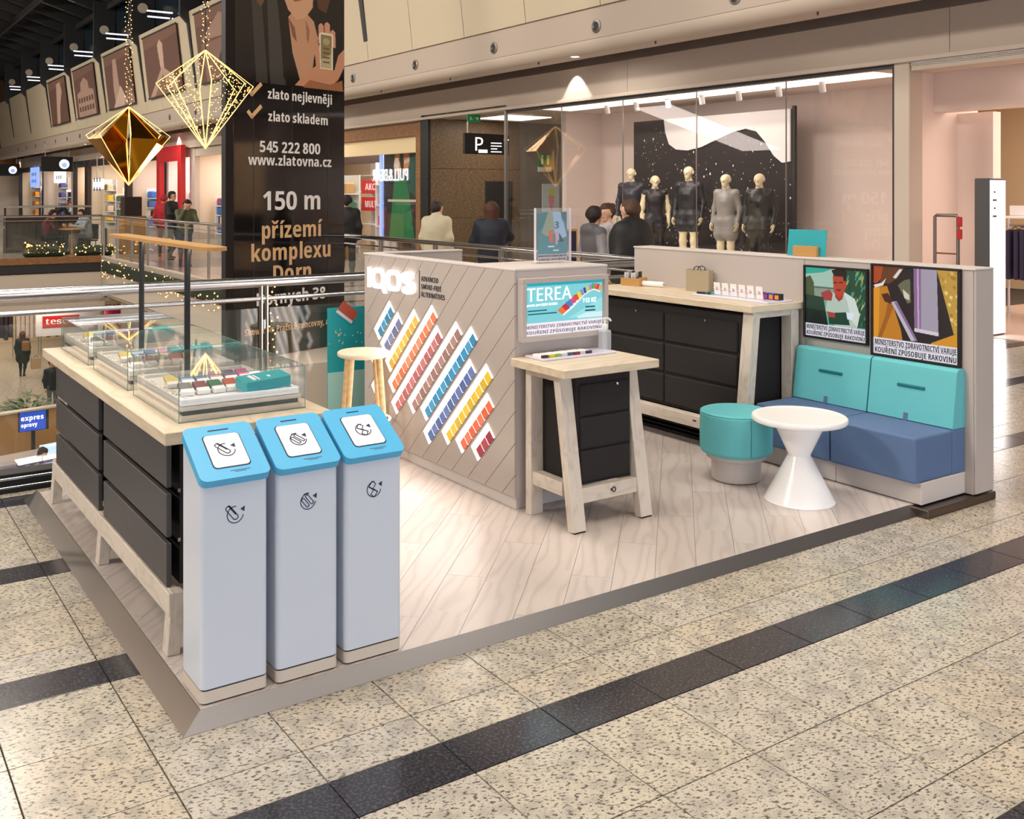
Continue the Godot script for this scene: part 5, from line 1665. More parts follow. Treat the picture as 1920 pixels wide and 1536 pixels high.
# ---------------------------------------------------------------- hanging gold diamonds
func diamond(label: String, at: Vector3, top: float, wide: float, low: float, r: float, filled: bool) -> void:
	var t := thing("diamond_ornament", label, "ornament", at)
	var a := Vector3(0, top, 0)
	var b := Vector3(0, low, 0)
	for i in 8:
		var p := Vector3(cos(TAU * i / 8 + 0.2) * r, wide, sin(TAU * i / 8 + 0.2) * r)
		var q := Vector3(cos(TAU * (i + 1) / 8 + 0.2) * r, wide, sin(TAU * (i + 1) / 8 + 0.2) * r)
		put(t, "light_rib", pipe([a, p, b], r * 0.011, 6), M.gold_line)
		if i % 2 == 0:
			continue
		var s := Sh.new()
		var mid := Vector3(0, wide, 0)
		if filled:
			s.flat(a * 0.97 + mid * 0.03, p * 0.97, q * 0.97, p + q)
			s.flat(b * 0.97 + mid * 0.03, p * 0.97, q * 0.97, p + q)
			put(t, "gold_panel", s.done(), M.gold_mirror)
		else:
			for k in 130:
				var u := sqrt(rng.randf())
				var v := rng.randf()
				var e := a if rng.randf() < 0.36 else b
				s.ball(e.lerp(p.lerp(q, v), u) * Vector3(0.96, 1, 0.96), Vector3.ONE * r * rng.randf_range(0.006, 0.013), 3, 5)
			put(t, "micro_lights", s.done(), M.bulb_glow).set_meta("kind", "stuff")
	put(t, "cable", pipe([a, Vector3(0, 11.4, 0)], 0.008, 6), M.dark_steel)
	var d := Sh.new()
	for k in 170:
		var y := top + 0.05 + k * (0.032 if filled else 0.02)
		d.ball(Vector3(0.08 * sin(k * 1.9), y, 0.08 * cos(k * 2.7)) * Vector3(r, 1, r), Vector3.ONE * r * 0.012, 3, 5)
	put(t, "cable_lights", d.done(), M.bulb_glow).set_meta("kind", "stuff")


func make_ornaments() -> void:
	diamond("hanging diamond of gold light lines filled with micro lights, nearest the tower", Vector3(2.91, 0, -8.54), 3.495, 3.075, 2.307, 0.57, false)
	diamond("lower hanging diamond with gold mirror panels, left of the sparkling one", Vector3(4.91, 0, -19.9), 3.72, 3.06, 1.94, 0.905, true)


# ---------------------------------------------------------------- sepia banners on the arcade
func make_banners() -> void:
	var what := ["statue figure", "domed town hall", "church spire over gables", "lantern tower over a gabled roof", "temple front"]
	for i in 5:
		var im := canvas(96, 120, "6d4e44")
		fill(im, [0, 0, 1, 0, 1, 0.12, 0, 0.2], "7d5c50")
		if i == 0:
			fill(im, [0.5, 0.1, 0.72, 0.08, 0.78, 0.3, 0.6, 0.6, 0.5, 1, 0.32, 1, 0.42, 0.5], "c7a898")
		elif i == 1:
			fill(im, [0.1, 1, 0.12, 0.5, 0.3, 0.45, 0.32, 0.3, 0.5, 0.2, 0.68, 0.3, 0.7, 0.45, 0.9, 0.5, 0.92, 1], "b49384")
			for k in 12:
				fill(im, [0.16 + (k % 6) * 0.125, 0.6 + (k / 6) * 0.18, 0.23 + (k % 6) * 0.125, 0.6 + (k / 6) * 0.18, 0.23 + (k % 6) * 0.125, 0.7 + (k / 6) * 0.18, 0.16 + (k % 6) * 0.125, 0.7 + (k / 6) * 0.18], "5b4038")
		elif i == 2:
			fill(im, [0.34, 0.12, 0.48, 0.12, 0.5, 0.6, 0.66, 0.8, 0.3, 1, 0.28, 0.6], "bb9a8a")
			fill(im, [0.2, 1, 0.55, 0.62, 0.8, 1], "d2b5a6")
			fill(im, [0.6, 1, 0.85, 0.65, 1, 0.9, 1, 1], "a58474")
		elif i == 3:
			fill(im, [0.42, 0.2, 0.5, 0.12, 0.58, 0.2, 0.56, 0.6, 0.46, 0.6], "c9ab9b")
			fill(im, [0.05, 1, 0.5, 0.55, 0.9, 0.8, 0.9, 1], "b99a8b")
			fill(im, [0.2, 1, 0.5, 0.68, 0.78, 1], "8b6a5c")
		else:
			fill(im, [0.1, 0.4, 0.55, 0.1, 1, 0.3, 1, 0.45], "a58576")
			fill(im, [0.1, 0.45, 1, 0.45, 1, 1, 0.15, 1], "8d6d60")
			blob(im, 0.65, 0.8, 0.2, 0.22, "4b342d")
		var z := -50.3 + 6.03 * i
		var t := thing("wall_banner", "sepia wall banner showing a %s, high on the arcade" % what[i], "banner", Vector3(9.2, 6.35, z), -PI / 2, "sepia banners on the arcade")
		put(t, "print", sheet(4.1, 2.2), picture("banner%d" % i, im, 0.0, 0.8), Vector3(0, 0, 0.012), Vector3(0.116, 0, 0))
		put(t, "cloth", bx(4.12, 2.22, 0.015, 0.0), M.banner_back, Vector3.ZERO, Vector3(0.116, 0, 0))
		for y in [-1.11, 1.11]:
			put(t, "batten", bx(4.2, 0.05, 0.05, 0.005), M.dark_steel, Vector3(0, y, 0.12 * y + 0.01))


# ---------------------------------------------------------------- shops
func make_fashion_shop() -> void:
	var s := setting("wall_shop")
	put_span(s, "pillar", Vector3(11.0, 0, -4.78), Vector3(11.3, 3.5, -4.55), M.soffit, 0.01)
	put_span(s, "back_wall", Vector3(13.6, 0, -13.7), Vector3(13.75, 3.9, -5.2), M.shop_wall, 0.0)
	put_span(s, "side_wall", Vector3(11.9, 0, -5.35), Vector3(13.6, 3.9, -5.2), M.shop_wall, 0.0)
	put_span(s, "inner_wall", Vector3(13.2, 0, -5.2), Vector3(13.4, 2.95, -4.66), M.shop_wall, 0.0)
	put_span(s, "ceiling", Vector3(11.1, 3.52, -13.7), Vector3(20, 3.6, 8.0), M.shop_wall, 0.0)
	put_span(s, "stage", Vector3(11.25, 0, -12.4), Vector3(13.6, 0.36, -5.4), M.shop_wall, 0.005)
	put_span(s, "end_wall", Vector3(12.6, 0, -13.85), Vector3(20, 3.6, -13.7), M.shop_wall, 0.0)
	put_span(s, "rear_wall", Vector3(17.5, 0, -13.7), Vector3(17.7, 3.6, 8.0), M.shop_yellow, 0.0)
	put_span(s, "beam", Vector3(12.6, 2.95, -5.2), Vector3(12.9, 3.52, 8.0), M.shop_wall, 0.0)
	put_span(s, "entrance_floor", Vector3(11.05, 0.001, -5.2), Vector3(17.5, 0.006, 8.0), M.shop_floor, 0.0)
	put_span(s, "shutter_box", Vector3(10.96, 3.37, -4.5), Vector3(11.3, 3.5, 8.0), M.soffit, 0.006)
	for k in 3:
		put_span(s, "shutter_rib", Vector3(10.945, 3.47 - 0.02 * k, -4.5), Vector3(10.96, 3.48 - 0.02 * k, 8.0), M.brushed, 0.001)
	area_light(s, "shop_light", Vector3(15.2, 3.4, -2.0), Vector3.DOWN, Vector2(3.5, 6.0), 22.0, Color(1, 0.88, 0.82))
	put_span(s, "light_panel", Vector3(13.45, 3.5, -5.0), Vector3(16.95, 3.52, 1.0), M.shop_glow, 0.0)
	put_span(s, "light_panel", Vector3(11.5, 3.505, -13.3), Vector3(12.4, 3.52, -5.6), M.shop_glow, 0.0)
	area_light(s, "window_light", Vector3(11.95, 3.49, -9.4), Vector3(0.25, -1, 0), Vector2(0.9, 7.6), 13.0, Color(1, 0.93, 0.9))
	# glazing
	var w := setting("window_1")
	var cuts := [-13.72, -11.9, -10.15, -8.37, -6.57, -4.8]
	for i in 5:
		put_span(w, "pane", Vector3(11.03, 0.1, cuts[i] + 0.006), Vector3(11.045, 3.44, cuts[i + 1] - 0.006), M.shop_glass, 0.0)
		put_span(w, "joint", Vector3(11.028, 0.1, cuts[i] - 0.006), Vector3(11.047, 3.44, cuts[i] + 0.006), M.brushed, 0.0)
	put_span(w, "head_frame", Vector3(11.01, 3.44, -13.74), Vector3(11.08, 3.49, -4.78), M.dark_steel, 0.003)
	put_span(w, "sill_frame", Vector3(11.01, 0.0, -13.74), Vector3(11.08, 0.1, -4.78), M.brushed, 0.003)
	put_span(w, "corner_post", Vector3(11.0, 0, -13.78), Vector3(11.06, 3.49, -13.72), M.brushed, 0.003)
	put_span(w, "side_pane", Vector3(11.06, 0.1, -13.76), Vector3(12.6, 3.44, -13.745), M.shop_glass, 0.0)
	put_span(w, "jamb", Vector3(11.0, 0, -4.8), Vector3(11.05, 3.49, -4.77), M.dark_steel, 0.002)
	# dark glittering backdrop with a white drape
	var t := thing("window_backdrop", "dark glittering backdrop with a white wavy drape in the shop window", "backdrop", Vector3(12.95, 0.36, -9.95))
	put(t, "dark_panel", bx(0.05, 2.85, 3.95, 0.002), M.dark_panel, Vector3(0, 1.425, 0))
	put(t, "post", bx(0.06, 2.9, 0.05, 0.0), M.black, Vector3(0, 1.45, 2.0))
	var pts := PackedVector2Array([Vector2(1.95, 2.85), Vector2(-1.08, 2.85), Vector2(-1.04, 2.6), Vector2(-0.94, 2.36), Vector2(-0.75, 2.25), Vector2(-0.45, 2.22), Vector2(-0.1, 2.27), Vector2(0.3, 2.4), Vector2(0.7, 2.52), Vector2(0.98, 2.56), Vector2(1.22, 2.5), Vector2(1.42, 2.3), Vector2(1.6, 2.06), Vector2(1.78, 1.93), Vector2(1.95, 1.95)])
	var sh := Sh.new()
	sh.xf = Transform3D(Basis(Vector3(0, 0, 1), Vector3(0, 1, 0), Vector3(-1, 0, 0)), Vector3.ZERO)
	sh.prism(pts, 0.03, 0.06)
	put(t, "drape", sh.done(), M.white)
	var d := Sh.new()
	for k in 330:
		var r := 0.006 + 0.016 * pow(rng.randf(), 4.0)
		d.ball(Vector3(-0.032, rng.randf_range(0.1, 2.7), rng.randf_range(-1.9, 1.95)), Vector3(0.004, r * 1.3, r), 3, 6)
	put(t, "glitter", d.done(), M.glitter).set_meta("kind", "stuff")
	for i in 7:
		var sp := thing("track_spot", "white cylinder spot on the ceiling of the shop window", "lamp", Vector3(11.75, 3.42, -11.4 + 0.82 * i), 0.0, "track spots in the shop window")
		put(sp, "can", turned([Vector2(0, 0.05), Vector2(0.045, 0.05), Vector2(0.05, -0.12), Vector2(0.04, -0.12), Vector2(0, -0.1)], 14), M.white, Vector3.ZERO, Vector3(0.1, 0, 0.3))
		put(sp, "stem", pipe([Vector3(0, 0.04, 0), Vector3(0, 0.08, 0)], 0.015, 6), M.white)
	# entrance furniture
	var c := thing("light_column", "tall glowing white column sign at the fashion shop entrance", "sign", Vector3(11.25, 0.006, -3.62))
	put(c, "case", bx(0.34, 1.95, 0.2, 0.01), M.drawer_grey, Vector3(0.0, 0.975, 0.0))
	put(c, "lit_front", bx(0.33, 1.9, 0.012, 0.0), M.column_glow, Vector3(0, 0.975, 0.102))
	for k in 4:
		put(c, "print", bx(0.04 + 0.05 * (k % 2), 0.025, 0.002, 0.0), M.drawer_grey, Vector3(-0.08, 1.78 - 0.1 * k, 0.109))
	area_light(c, "column_light", Vector3(0, 0.975, 0.115), Vector3.BACK, Vector2(0.32, 1.85), 0.5)
	var g := thing("security_gate", "slim grey security gate with red tags at the shop entrance", "gate", Vector3(11.4, 0.0, -4.28))
	put(g, "frame", pipe([Vector3(0, 0, -0.16), Vector3(0, 1.46, -0.16), Vector3(0, 1.48, -0.14), Vector3(0, 1.48, 0.14), Vector3(0, 1.46, 0.16), Vector3(0, 0, 0.16)], 0.022, 8), M.brushed)
	put(g, "shelf", bx(0.03, 0.02, 0.3, 0.002), M.brown_wood, Vector3(0, 0.98, 0))
	for k in 2:
		put(g, "tag", bx(0.02, 0.13, 0.07, 0.01), M.red, Vector3(-0.03, 1.4 - 0.16 * k, 0.2))
	var rk := thing("clothes_rack", "steel clothes rack with price card inside the fashion shop", "rack", Vector3(13.6, 0.0, -4.15))
	put(rk, "rail", pipe([Vector3(0, 1.3, -0.55), Vector3(0, 1.3, 0.9)], 0.015, 8), M.chrome)
	put(rk, "upper_shelf", bx(0.4, 0.03, 1.5, 0.003), M.white, Vector3(0, 1.42, 0.18))
	for q in [-0.5, 0.85]:
		put(rk, "post", pipe([Vector3(0, 0, q), Vector3(0, 1.42, q)], 0.018, 8), M.chrome)
	put(rk, "price_card", bx(0.01, 0.14, 0.26, 0.0), M.white, Vector3(-0.1, 1.52, -0.3))
	for k in 12:
		var j := thing("hanging_jacket", "dark plum jacket hanging on the rack in the fashion shop", "jacket", Vector3(13.6, 0.52, -4.56 + 0.105 * k), 0.0, "jackets on the shop rack")
		var sj := Sh.new()
		sj.pillow(Vector3(0.44, 0.72, 0.07), 0.034, Vector3(0, 0.36, 0))
		put(j, "body", sj.done(), M.garment, Vector3.ZERO, Vector3(0, 0.06 * sin(k * 2.0), 0))
		put(j, "hanger", pipe([Vector3(-0.12, 0.71, 0), Vector3(0, 0.76, 0), Vector3(0.12, 0.71, 0)], 0.006, 5), M.black)
	for k in 2:
		var im := canvas(64, 96, "e2cba6")
		fill(im, [0.3, 0.1, 0.6, 0.05, 0.55, 0.5, 0.75, 0.9, 0.2, 0.95, 0.35, 0.5], ["4b4038", "5d4c3c"][k])
		var p := thing("wall_poster", ["cream fashion poster on the rear wall of the shop", "tan fashion poster beside it on the rear shop wall"][k], "poster", Vector3(17.45, 1.7, -5.4 + 1.6 * k), -PI / 2)
		put(p, "print", sheet(1.3, 1.7), picture("shop_poster%d" % k, im), Vector3(0, 0, 0.01))
		put(p, "board", bx(1.34, 1.74, 0.02, 0.0), M.white)


func make_recess() -> void:
	var s := setting("wall_recess")
	for r in 3:
		for c in 2:
			put_span(s, "stone_slab", Vector3(11.05 + c * 1.3, r * 1.17 + 0.003, -17.05), Vector3(11.05 + c * 1.3 + 1.296, r * 1.17 + 1.167, -16.85), M.stone, 0.004)
	put_span(s, "core", Vector3(11.0, 0, -17.2), Vector3(20, 3.6, -17.04), M.dark_steel, 0.0)
	put_span(s, "grey_wall", Vector3(13.66, 0, -17.06), Vector3(20, 3.6, -16.9), M.grey_wall, 0.0)
	put_span(s, "ceiling", Vector3(11.0, 3.52, -17.2), Vector3(20, 3.6, -13.7), M.soffit, 0.0)
	put_span(s, "jamb", Vector3(10.98, 0, -17.2), Vector3(11.05, 3.52, -16.84), M.black, 0.003)
	put_span(s, "lift_door", Vector3(12.6, 0, -16.85), Vector3(13.4, 2.05, -16.82), M.dark_steel, 0.003)
	put_span(s, "light_panel", Vector3(12.0, 3.5, -16.2), Vector3(13.2, 3.52, -15.0), M.shop_glow, 0.0)
	area_light(s, "recess_light", Vector3(12.6, 3.49, -15.6), Vector3.DOWN, Vector2(1.2, 1.2), 3.0, Color(1, 0.9, 0.78))
	# hanging signs
	var t := thing("parking_sign", "black hanging direction sign with a white P and arrow", "sign", Vector3(11.52, 2.86, -15.2), 0.0)
	t.scale = Vector3(1.2, 1.18, 1.0)
	put(t, "board", bx(1.0, 0.39, 0.08, 0.004), M.black)
	for x in [-0.42, 0.42]:
		put(t, "rod", pipe([Vector3(x, 0.19, 0), Vector3(x, 0.555, 0)], 0.012, 6), M.steel)
	var o := origin_of(t)
	letters(t, "P", o + Vector3(-0.27, -0.13, 0.042), Vector3.RIGHT, Vector3.UP, 0.24, M.sign_glow, 0.17, 0.002, "Droid Sans", false)
	put(t, "plate", bx(0.2, 0.06, 0.004, 0.0), M.sign_glow, Vector3(-0.1, -0.14, 0.042))
	for k in 4:
		put(t, "line", bx(0.24 - 0.1 * float(k == 2), 0.018, 0.004, 0.0), M.sign_glow, Vector3(0.2 - 0.05 * float(k == 2), 0.02 - 0.055 * k, 0.042))
	var a := Sh.new()
	strokes(a, [Vector2(-0.05, 0), Vector2(0.04, 0)], 0.016)
	strokes(a, [Vector2(0.0, 0.04), Vector2(0.045, 0), Vector2(0.0, -0.04)], 0.016)
	put(t, "arrow", a.done(), M.sign_glow, Vector3(0.43, 0.09, 0.042))
	t = thing("exit_sign", "small green emergency exit sign with an arrow on a rod", "sign", Vector3(11.08, 3.41, -15.05))
	put(t, "board", bx(0.34, 0.17, 0.03, 0.002), M.green_sign)
	put(t, "rod", pipe([Vector3(-0.02, 0.08, 0), Vector3(-0.02, 0.108, 0)], 0.01, 6), M.steel)
	a = Sh.new()
	strokes(a, [Vector2(-0.03, 0), Vector2(0.04, 0)], 0.014)
	strokes(a, [Vector2(0.01, 0.03), Vector2(0.045, 0), Vector2(0.01, -0.03)], 0.014)
	put(t, "arrow", a.done(), M.white, Vector3(0.07, 0, 0.016))
	a = Sh.new()
	strokes(a, [Vector2(-0.02, 0.035), Vector2(0.0, 0.0), Vector2(-0.02, -0.045)], 0.014)
	strokes(a, [Vector2(0.0, 0.0), Vector2(0.03, -0.03)], 0.014)
	put(t, "running_figure", a.done(), M.white, Vector3(-0.08, 0, 0.016))
	t = thing("restroom_sign", "green restroom sign with two white figures on the grey wall", "sign", Vector3(14.45, 2.6, -16.88))
	put(t, "board", bx(0.42, 0.34, 0.03, 0.002), M.green_sign)
	put(t, "caption", bx(0.42, 0.12, 0.03, 0.002), M.sign_grey, Vector3(0, -0.24, 0))
	for x in [-0.09, 0.09]:
		put(t, "figure", bx(0.06, 0.16, 0.004, 0.0), M.white, Vector3(x, -0.03, 0.017))
		put(t, "figure_head", plate(circle(0.032, 10), 0.0, 0.004), M.white, Vector3(x, 0.095, 0.015))
	t = thing("ice_cream_poster", "pale blue poster with a green and pink ice cream behind the glass", "poster", Vector3(14.6, 1.62, -16.83))
	put(t, "board", bx(0.55, 0.75, 0.02, 0.0), M.poster_blue)
	put(t, "scoop", plate(circle(0.1, 14), 0.0, 0.004), M.lime, Vector3(0.02, 0.17, 0.011))
	put(t, "cone", plate(PackedVector2Array([Vector2(-0.1, 0.08), Vector2(0.12, 0.08), Vector2(0.05, -0.3), Vector2(-0.02, -0.3)]), 0.0, 0.004), M.pinkish, Vector3(0, 0, 0.011))
	t = thing("easel_sign", "framed dark purple advert sign standing beside the railing", "sign", Vector3(7.1, 0.0, -6.9), -0.3)
	put(t, "frame", bx(0.36, 0.62, 0.03, 0.004), M.oak, Vector3(0, 1.0, 0))
	put(t, "print", bx(0.32, 0.56, 0.004, 0.0), M.purple, Vector3(0, 1.0, 0.016))
	for x in [-0.14, 0.14]:
		put(t, "leg", bx(0.025, 0.72, 0.025, 0.002), M.oak, Vector3(x, 0.36, 0))


const HUE_NAMES := {"6b4a34": "brown", "b4342c": "red", "2f7a58": "green", "c9a36a": "tan", "efe3d0": "cream", "3a2c28": "dark brown", "3f6fae": "blue", "c9a08a": "beige", "6e5a9a": "violet", "d7b8a0": "sand", "b04a4a": "brick red", "3a3550": "dark plum", "8fa8c8": "pale blue", "e8d4c0": "ivory", "d8b4d8": "lilac", "9aa8c8": "grey blue", "c04a50": "crimson", "f0e0d0": "white", "4a8a90": "teal", "4a7ad0": "bright blue", "2a2428": "black", "d9c8b8": "oatmeal", "8a7f78": "grey", "e0d0c0": "pale", "e8c040": "yellow", "c9a0b0": "pink", "5a6a4a": "olive", "d8b898": "peach", "8a98b8": "steel blue", "e0c8a8": "straw", "e8b840": "golden", "c84a60": "rose", "f0d8c8": "blush", "e0607a": "coral pink", "5a5a9a": "indigo", "efe6e0": "off white", "3a2f4a": "deep violet", "c8d4e8": "icy blue", "f0e8e0": "milky", "706a98": "mauve", "f0a030": "orange", "ffffff": "pure white", "88a8d0": "sky blue", "2a5a2a": "dark green", "f4efe8": "chalk"}
func shop_unit(where: String, z0: float, z1: float, wall: String, hues: Array, energy: float, frame: Material, deep := 3.0) -> Node3D:
	var t := setting("wall_shop", Vector3(11.16, 0.0, (z0 + z1) / 2))
	var w := z1 - z0
	if not M.has("sw" + wall):
		mat("sw" + wall, wall, 0.8)
	put(t, "back_wall", bx(0.1, 3.48, w, 0.0), M["sw" + wall], Vector3(deep, 1.74, 0))
	put(t, "side_wall", bx(deep, 3.48, 0.1, 0.0), M["sw" + wall], Vector3(deep / 2, 1.74, -w / 2 + 0.05))
	put(t, "shop_ceiling", bx(deep, 0.06, w, 0.0), M["sw" + wall], Vector3(deep / 2, 3.5, 0))
	for q in [-w / 2 + 0.13, w / 2 - 0.13]:
		put(t, "jamb", bx(0.2, 3.48, 0.25, 0.003), frame, Vector3(0.0, 1.74, q))
	put(t, "head", bx(0.15, 0.3, w - 0.5, 0.003), frame, Vector3(0.0, 3.3, 0))
	put(t, "light_panel", bx(deep * 0.5, 0.02, w * 0.7, 0.0), M.shop_glow, Vector3(deep * 0.5, 3.45, 0))
	area_light(t, "shop_light", Vector3(deep * 0.5, 3.43, 0), Vector3(0.1, -1, 0), Vector2(w * 0.7, deep * 0.5), energy, Color(1, 0.94, 0.9))
	for i in hues.size():
		if not M.has("hue" + hues[i]):
			mat("hue" + hues[i], hues[i], 0.7)
		var z := -w / 2 + 0.3 + (w - 0.6) * (i + 0.5) / hues.size()
		var h := 0.9 + 1.2 * absf(sin(i * 2.7 + z0))
		var g := thing("display_stand", "%s goods on a white shelf in the %s" % [HUE_NAMES[hues[i]], where], "display", t.position + Vector3(0.9 + 0.7 * (i % 2), 0, z), 0.0, "goods in the " + where)
		var ww := w / hues.size() * 0.62
		put(g, "shelf_side", bx(0.5, 0.7 + h, 0.03, 0.0), M.white, Vector3(0, 0.35 + h / 2, -ww / 2))
		put(g, "shelf_back", bx(0.03, 0.7 + h, ww, 0.0), M.white, Vector3(0.24, 0.35 + h / 2, 0))
		for r in 4:
			put(g, "shelf", bx(0.5, 0.03, ww, 0.0), M.white, Vector3(0, 0.2 + r * (0.45 + h) / 4, 0))
			var m := 2 + (i + r) % 3
			for k in m:
				var s := Sh.new()
				s.pillow(Vector3(0.3, 0.24 + 0.12 * rng.randf(), ww / m * 0.75), 0.05, Vector3(0, 0.15, 0))
				var hue: String = hues[i] if rng.randf() < 0.6 else hues[rng.randi_range(0, hues.size() - 1)]
				if not M.has("hue" + hue):
					mat("hue" + hue, hue, 0.7)
				put(g, "goods", s.done(), M["hue" + hue], Vector3(-0.05, 0.22 + r * (0.45 + h) / 4, -ww / 2 + ww * (k + 0.5) / m))
	return t


func make_far_shops() -> void:
	# shoe shop next to the recess
	var t := shop_unit("shoe shop beyond the stone wall", -28.0, -17.3, "e6d2b4", ["6b4a34", "b4342c", "2f7a58", "c9a36a", "efe3d0", "3a2c28"], 22.0, M.brown_wood)
	put(t, "pane", bx(0.012, 2.7, 10.2, 0.0), M.shop_glass, Vector3(-0.12, 1.4, 0))
	put(t, "transom", bx(0.06, 0.5, 10.2, 0.0), M.shop_yellow, Vector3(0.06, 3.0, 0))
	put(t, "dark_valance", bx(0.05, 0.7, 7.2, 0.0), M.brown_dark, Vector3(1.8, 3.0, -1.6))
	var z0 := t.position.z
	put(t, "led_post", bx(0.05, 2.9, 0.12, 0.0), M.led_blue, Vector3(0.3, 1.5, -20.05 - z0))
	put(t, "white_frame", bx(0.06, 2.9, 0.35, 0.004), M.white, Vector3(0.35, 1.5, -17.6 - z0))
	var im := canvas(96, 150, "2a2422")
	fill(im, [0.3, 0.4, 0.7, 0.4, 0.9, 1, 0.15, 1], "14834c")
	fill(im, [0.55, 0.1, 1, 0.0, 1, 0.6, 0.7, 0.5], "1d5a50")
	fill(im, [0.36, 0, 0.5, 0, 0.46, 0.2, 0.52, 0.3, 0.4, 0.36, 0.28, 0.28], "e8a070")
	fill(im, [0.58, 0, 0.72, 0, 0.76, 0.22, 0.7, 0.32, 0.58, 0.28], "e2935f")
	blob(im, 0.38, 0.24, 0.08, 0.07, "f6efe4")
	fill(im, [0.6, 0.2, 0.76, 0.18, 0.76, 0.22, 0.6, 0.24], "f0e2d2")
	fill(im, [0.1, 0.6, 0.95, 0.6, 0.95, 0.63, 0.1, 0.63], "e8d8c8")
	var p := thing("shoe_poster", "tall window poster of strappy sandals over a green dress", "poster", Vector3(11.5, 1.85, -19.05), -PI / 2)
	put(p, "print", sheet(1.75, 2.5), picture("shoe_poster", im, 0.0, 0.4), Vector3(0, 0, 0.012))
	put(p, "board", bx(1.8, 2.55, 0.02, 0.0), M.dark_steel)
	for k in 2:
		var b := thing("sale_board", ["upper red sale board on the white shelf of the shoe shop", "lower red sale board on the white shelf of the shoe shop"][k], "sign", Vector3(13.2, 1.95 - 0.53 * k, -23.9), -PI / 2)
		put(b, "board", bx(1.35, 0.42, 0.03, 0.002), M.red)
		letters(b, ["AKCE", "MULTI"][k], origin_of(b) + Vector3(-0.42, -0.1, 0.016), Vector3.RIGHT, Vector3.UP, 0.2, M.text_white, 0.84, 0.004)
	var sf := thing("white_shelf_unit", "tall white shelf unit inside the shoe shop", "shelf", Vector3(13.45, 0.0, -23.6))
	put(sf, "back", bx(0.06, 2.7, 2.4, 0.0), M.white, Vector3(0.2, 1.35, 0))
	for k in 5:
		put(sf, "shelf", bx(0.4, 0.03, 2.4, 0.002), M.white, Vector3(0.0, 0.3 + 0.5 * k, 0))
	var hb := thing("handbag", "cream handbag with a green scarf on top of the sale shelf", "bag", Vector3(13.4, 2.33, -23.6))
	var s := Sh.new()
	s.pillow(Vector3(0.2, 0.3, 0.42), 0.06, Vector3(0, 0.15, 0))
	put(hb, "pouch", s.done(), M.kraft)
	put(hb, "handle", pipe([Vector3(0, 0.28, -0.12), Vector3(0, 0.42, -0.06), Vector3(0, 0.42, 0.06), Vector3(0, 0.28, 0.12)], 0.015, 6), M.brown_dark)
	var sb := thing("sale_basket", "wicker sale basket with a red percent sign outside the shoe shop", "basket", Vector3(10.6, 0.0, -21.0))
	put(sb, "basket", turned([Vector2(0, 0), Vector2(0.35, 0), Vector2(0.45, 0.75), Vector2(0.42, 0.75), Vector2(0.33, 0.05), Vector2(0, 0.05)], 16), M.oak)
	put(sb, "sign", bx(0.02, 0.75, 0.55, 0.0), M.red, Vector3(-0.5, 1.0, 0))
	letters(sb, "%", origin_of(sb) + Vector3(-0.512, 0.95, -0.2), Vector3(0, 0, 1), Vector3.UP, 0.3, M.text_white, 0.4, 0.004)
	var op := thing("opposite_shop_sign", "white lit shop name on the opposite arcade, mirrored in the shoe shop glass", "sign", Vector3(-13.9, 3.05, -64.4), PI / 2)
	put(op, "board", bx(6.2, 1.3, 0.06, 0.01), M.dark_steel, Vector3(0, 0, 0.0))
	letters(op, "PULL&BEAR", origin_of(op) + Vector3(-2.8, -0.38, 0.035), Vector3.RIGHT, Vector3.UP, 0.85, M.far_sign_glow, 5.6, 0.02, "Droid Sans", false)
	# the row beyond the tower
	shop_unit("clothing shop beyond the advert tower", -34.6, -28.2, "efdcc8", ["3f6fae", "c9a08a", "6e5a9a", "d7b8a0", "b04a4a", "3a3550", "8fa8c8", "e8d4c0"], 18.0, M.soffit)
	var r := thing("red_portal", "tall red portal frame of a shop across the gallery", "portal", Vector3(10.72, 0, -36.3))
	for q in [-1.42, 1.42]:
		put(r, "post", bx(0.2, 3.6, 0.4, 0.01), M.red, Vector3(0, 1.8, q))
	put(r, "lintel", bx(0.2, 0.6, 2.44, 0.01), M.red, Vector3(0, 3.3, 0))
	shop_unit("shop inside the red portal", -38.0, -34.7, "f0dfd6", ["d8b4d8", "9aa8c8", "c04a50", "f0e0d0", "4a8a90"], 12.0, M.white)
	shop_unit("shop with the blue screen", -44.3, -38.2, "e8d6c8", ["4a7ad0", "2a2428", "d9c8b8", "8a7f78", "e0d0c0"], 12.0, M.brown_dark)
	shop_unit("far toy shop", -52.6, -44.5, "eadbc4", ["e8c040", "c9a0b0", "5a6a4a", "d8b898", "8a98b8", "e0c8a8"], 14.0, M.brown_dark)
	shop_unit("far shop with gold lights", -56.0, -52.8, "f2dcc0", ["e8b840", "c84a60", "f0d8c8", "e0607a"], 9.0, M.dark_steel)
	shop_unit("far perfume shop", -64.8, -56.2, "e6d8cc", ["5a5a9a", "efe6e0", "3a2f4a", "c8d4e8", "f0e8e0", "706a98"], 14.0, M.soffit)
	shop_unit("corner shop at the far end", -74.0, -65.0, "f0e2cc", ["f0a030", "ffffff", "88a8d0", "2a5a2a", "f4efe8"], 14.0, M.dark_steel)
	for q in [["white lit sign with small squares over the far perfume shop", -58.5, 2.9, 2.9, 1.15, "logo_glow"], ["blue and white striped screen by the far corner shop", -66.5, 2.75, 2.6, 1.3, "led_blue"], ["small white lit sign over the far toy shop", -49.0, 2.2, 1.8, 0.5, "logo_glow"]]:
		var b := thing("shop_sign", q[0], "sign", Vector3(10.85, q[2], q[1]), -PI / 2)
		put(b, "board", bx(q[3], q[4], 0.12, 0.01), M[q[5]])
		for x in [-0.7, 0.7]:
			put(b, "rod", pipe([Vector3(x, q[4] / 2, -0.1), Vector3(x, 3.6 - q[2], -0.1)], 0.03, 6), M.steel)
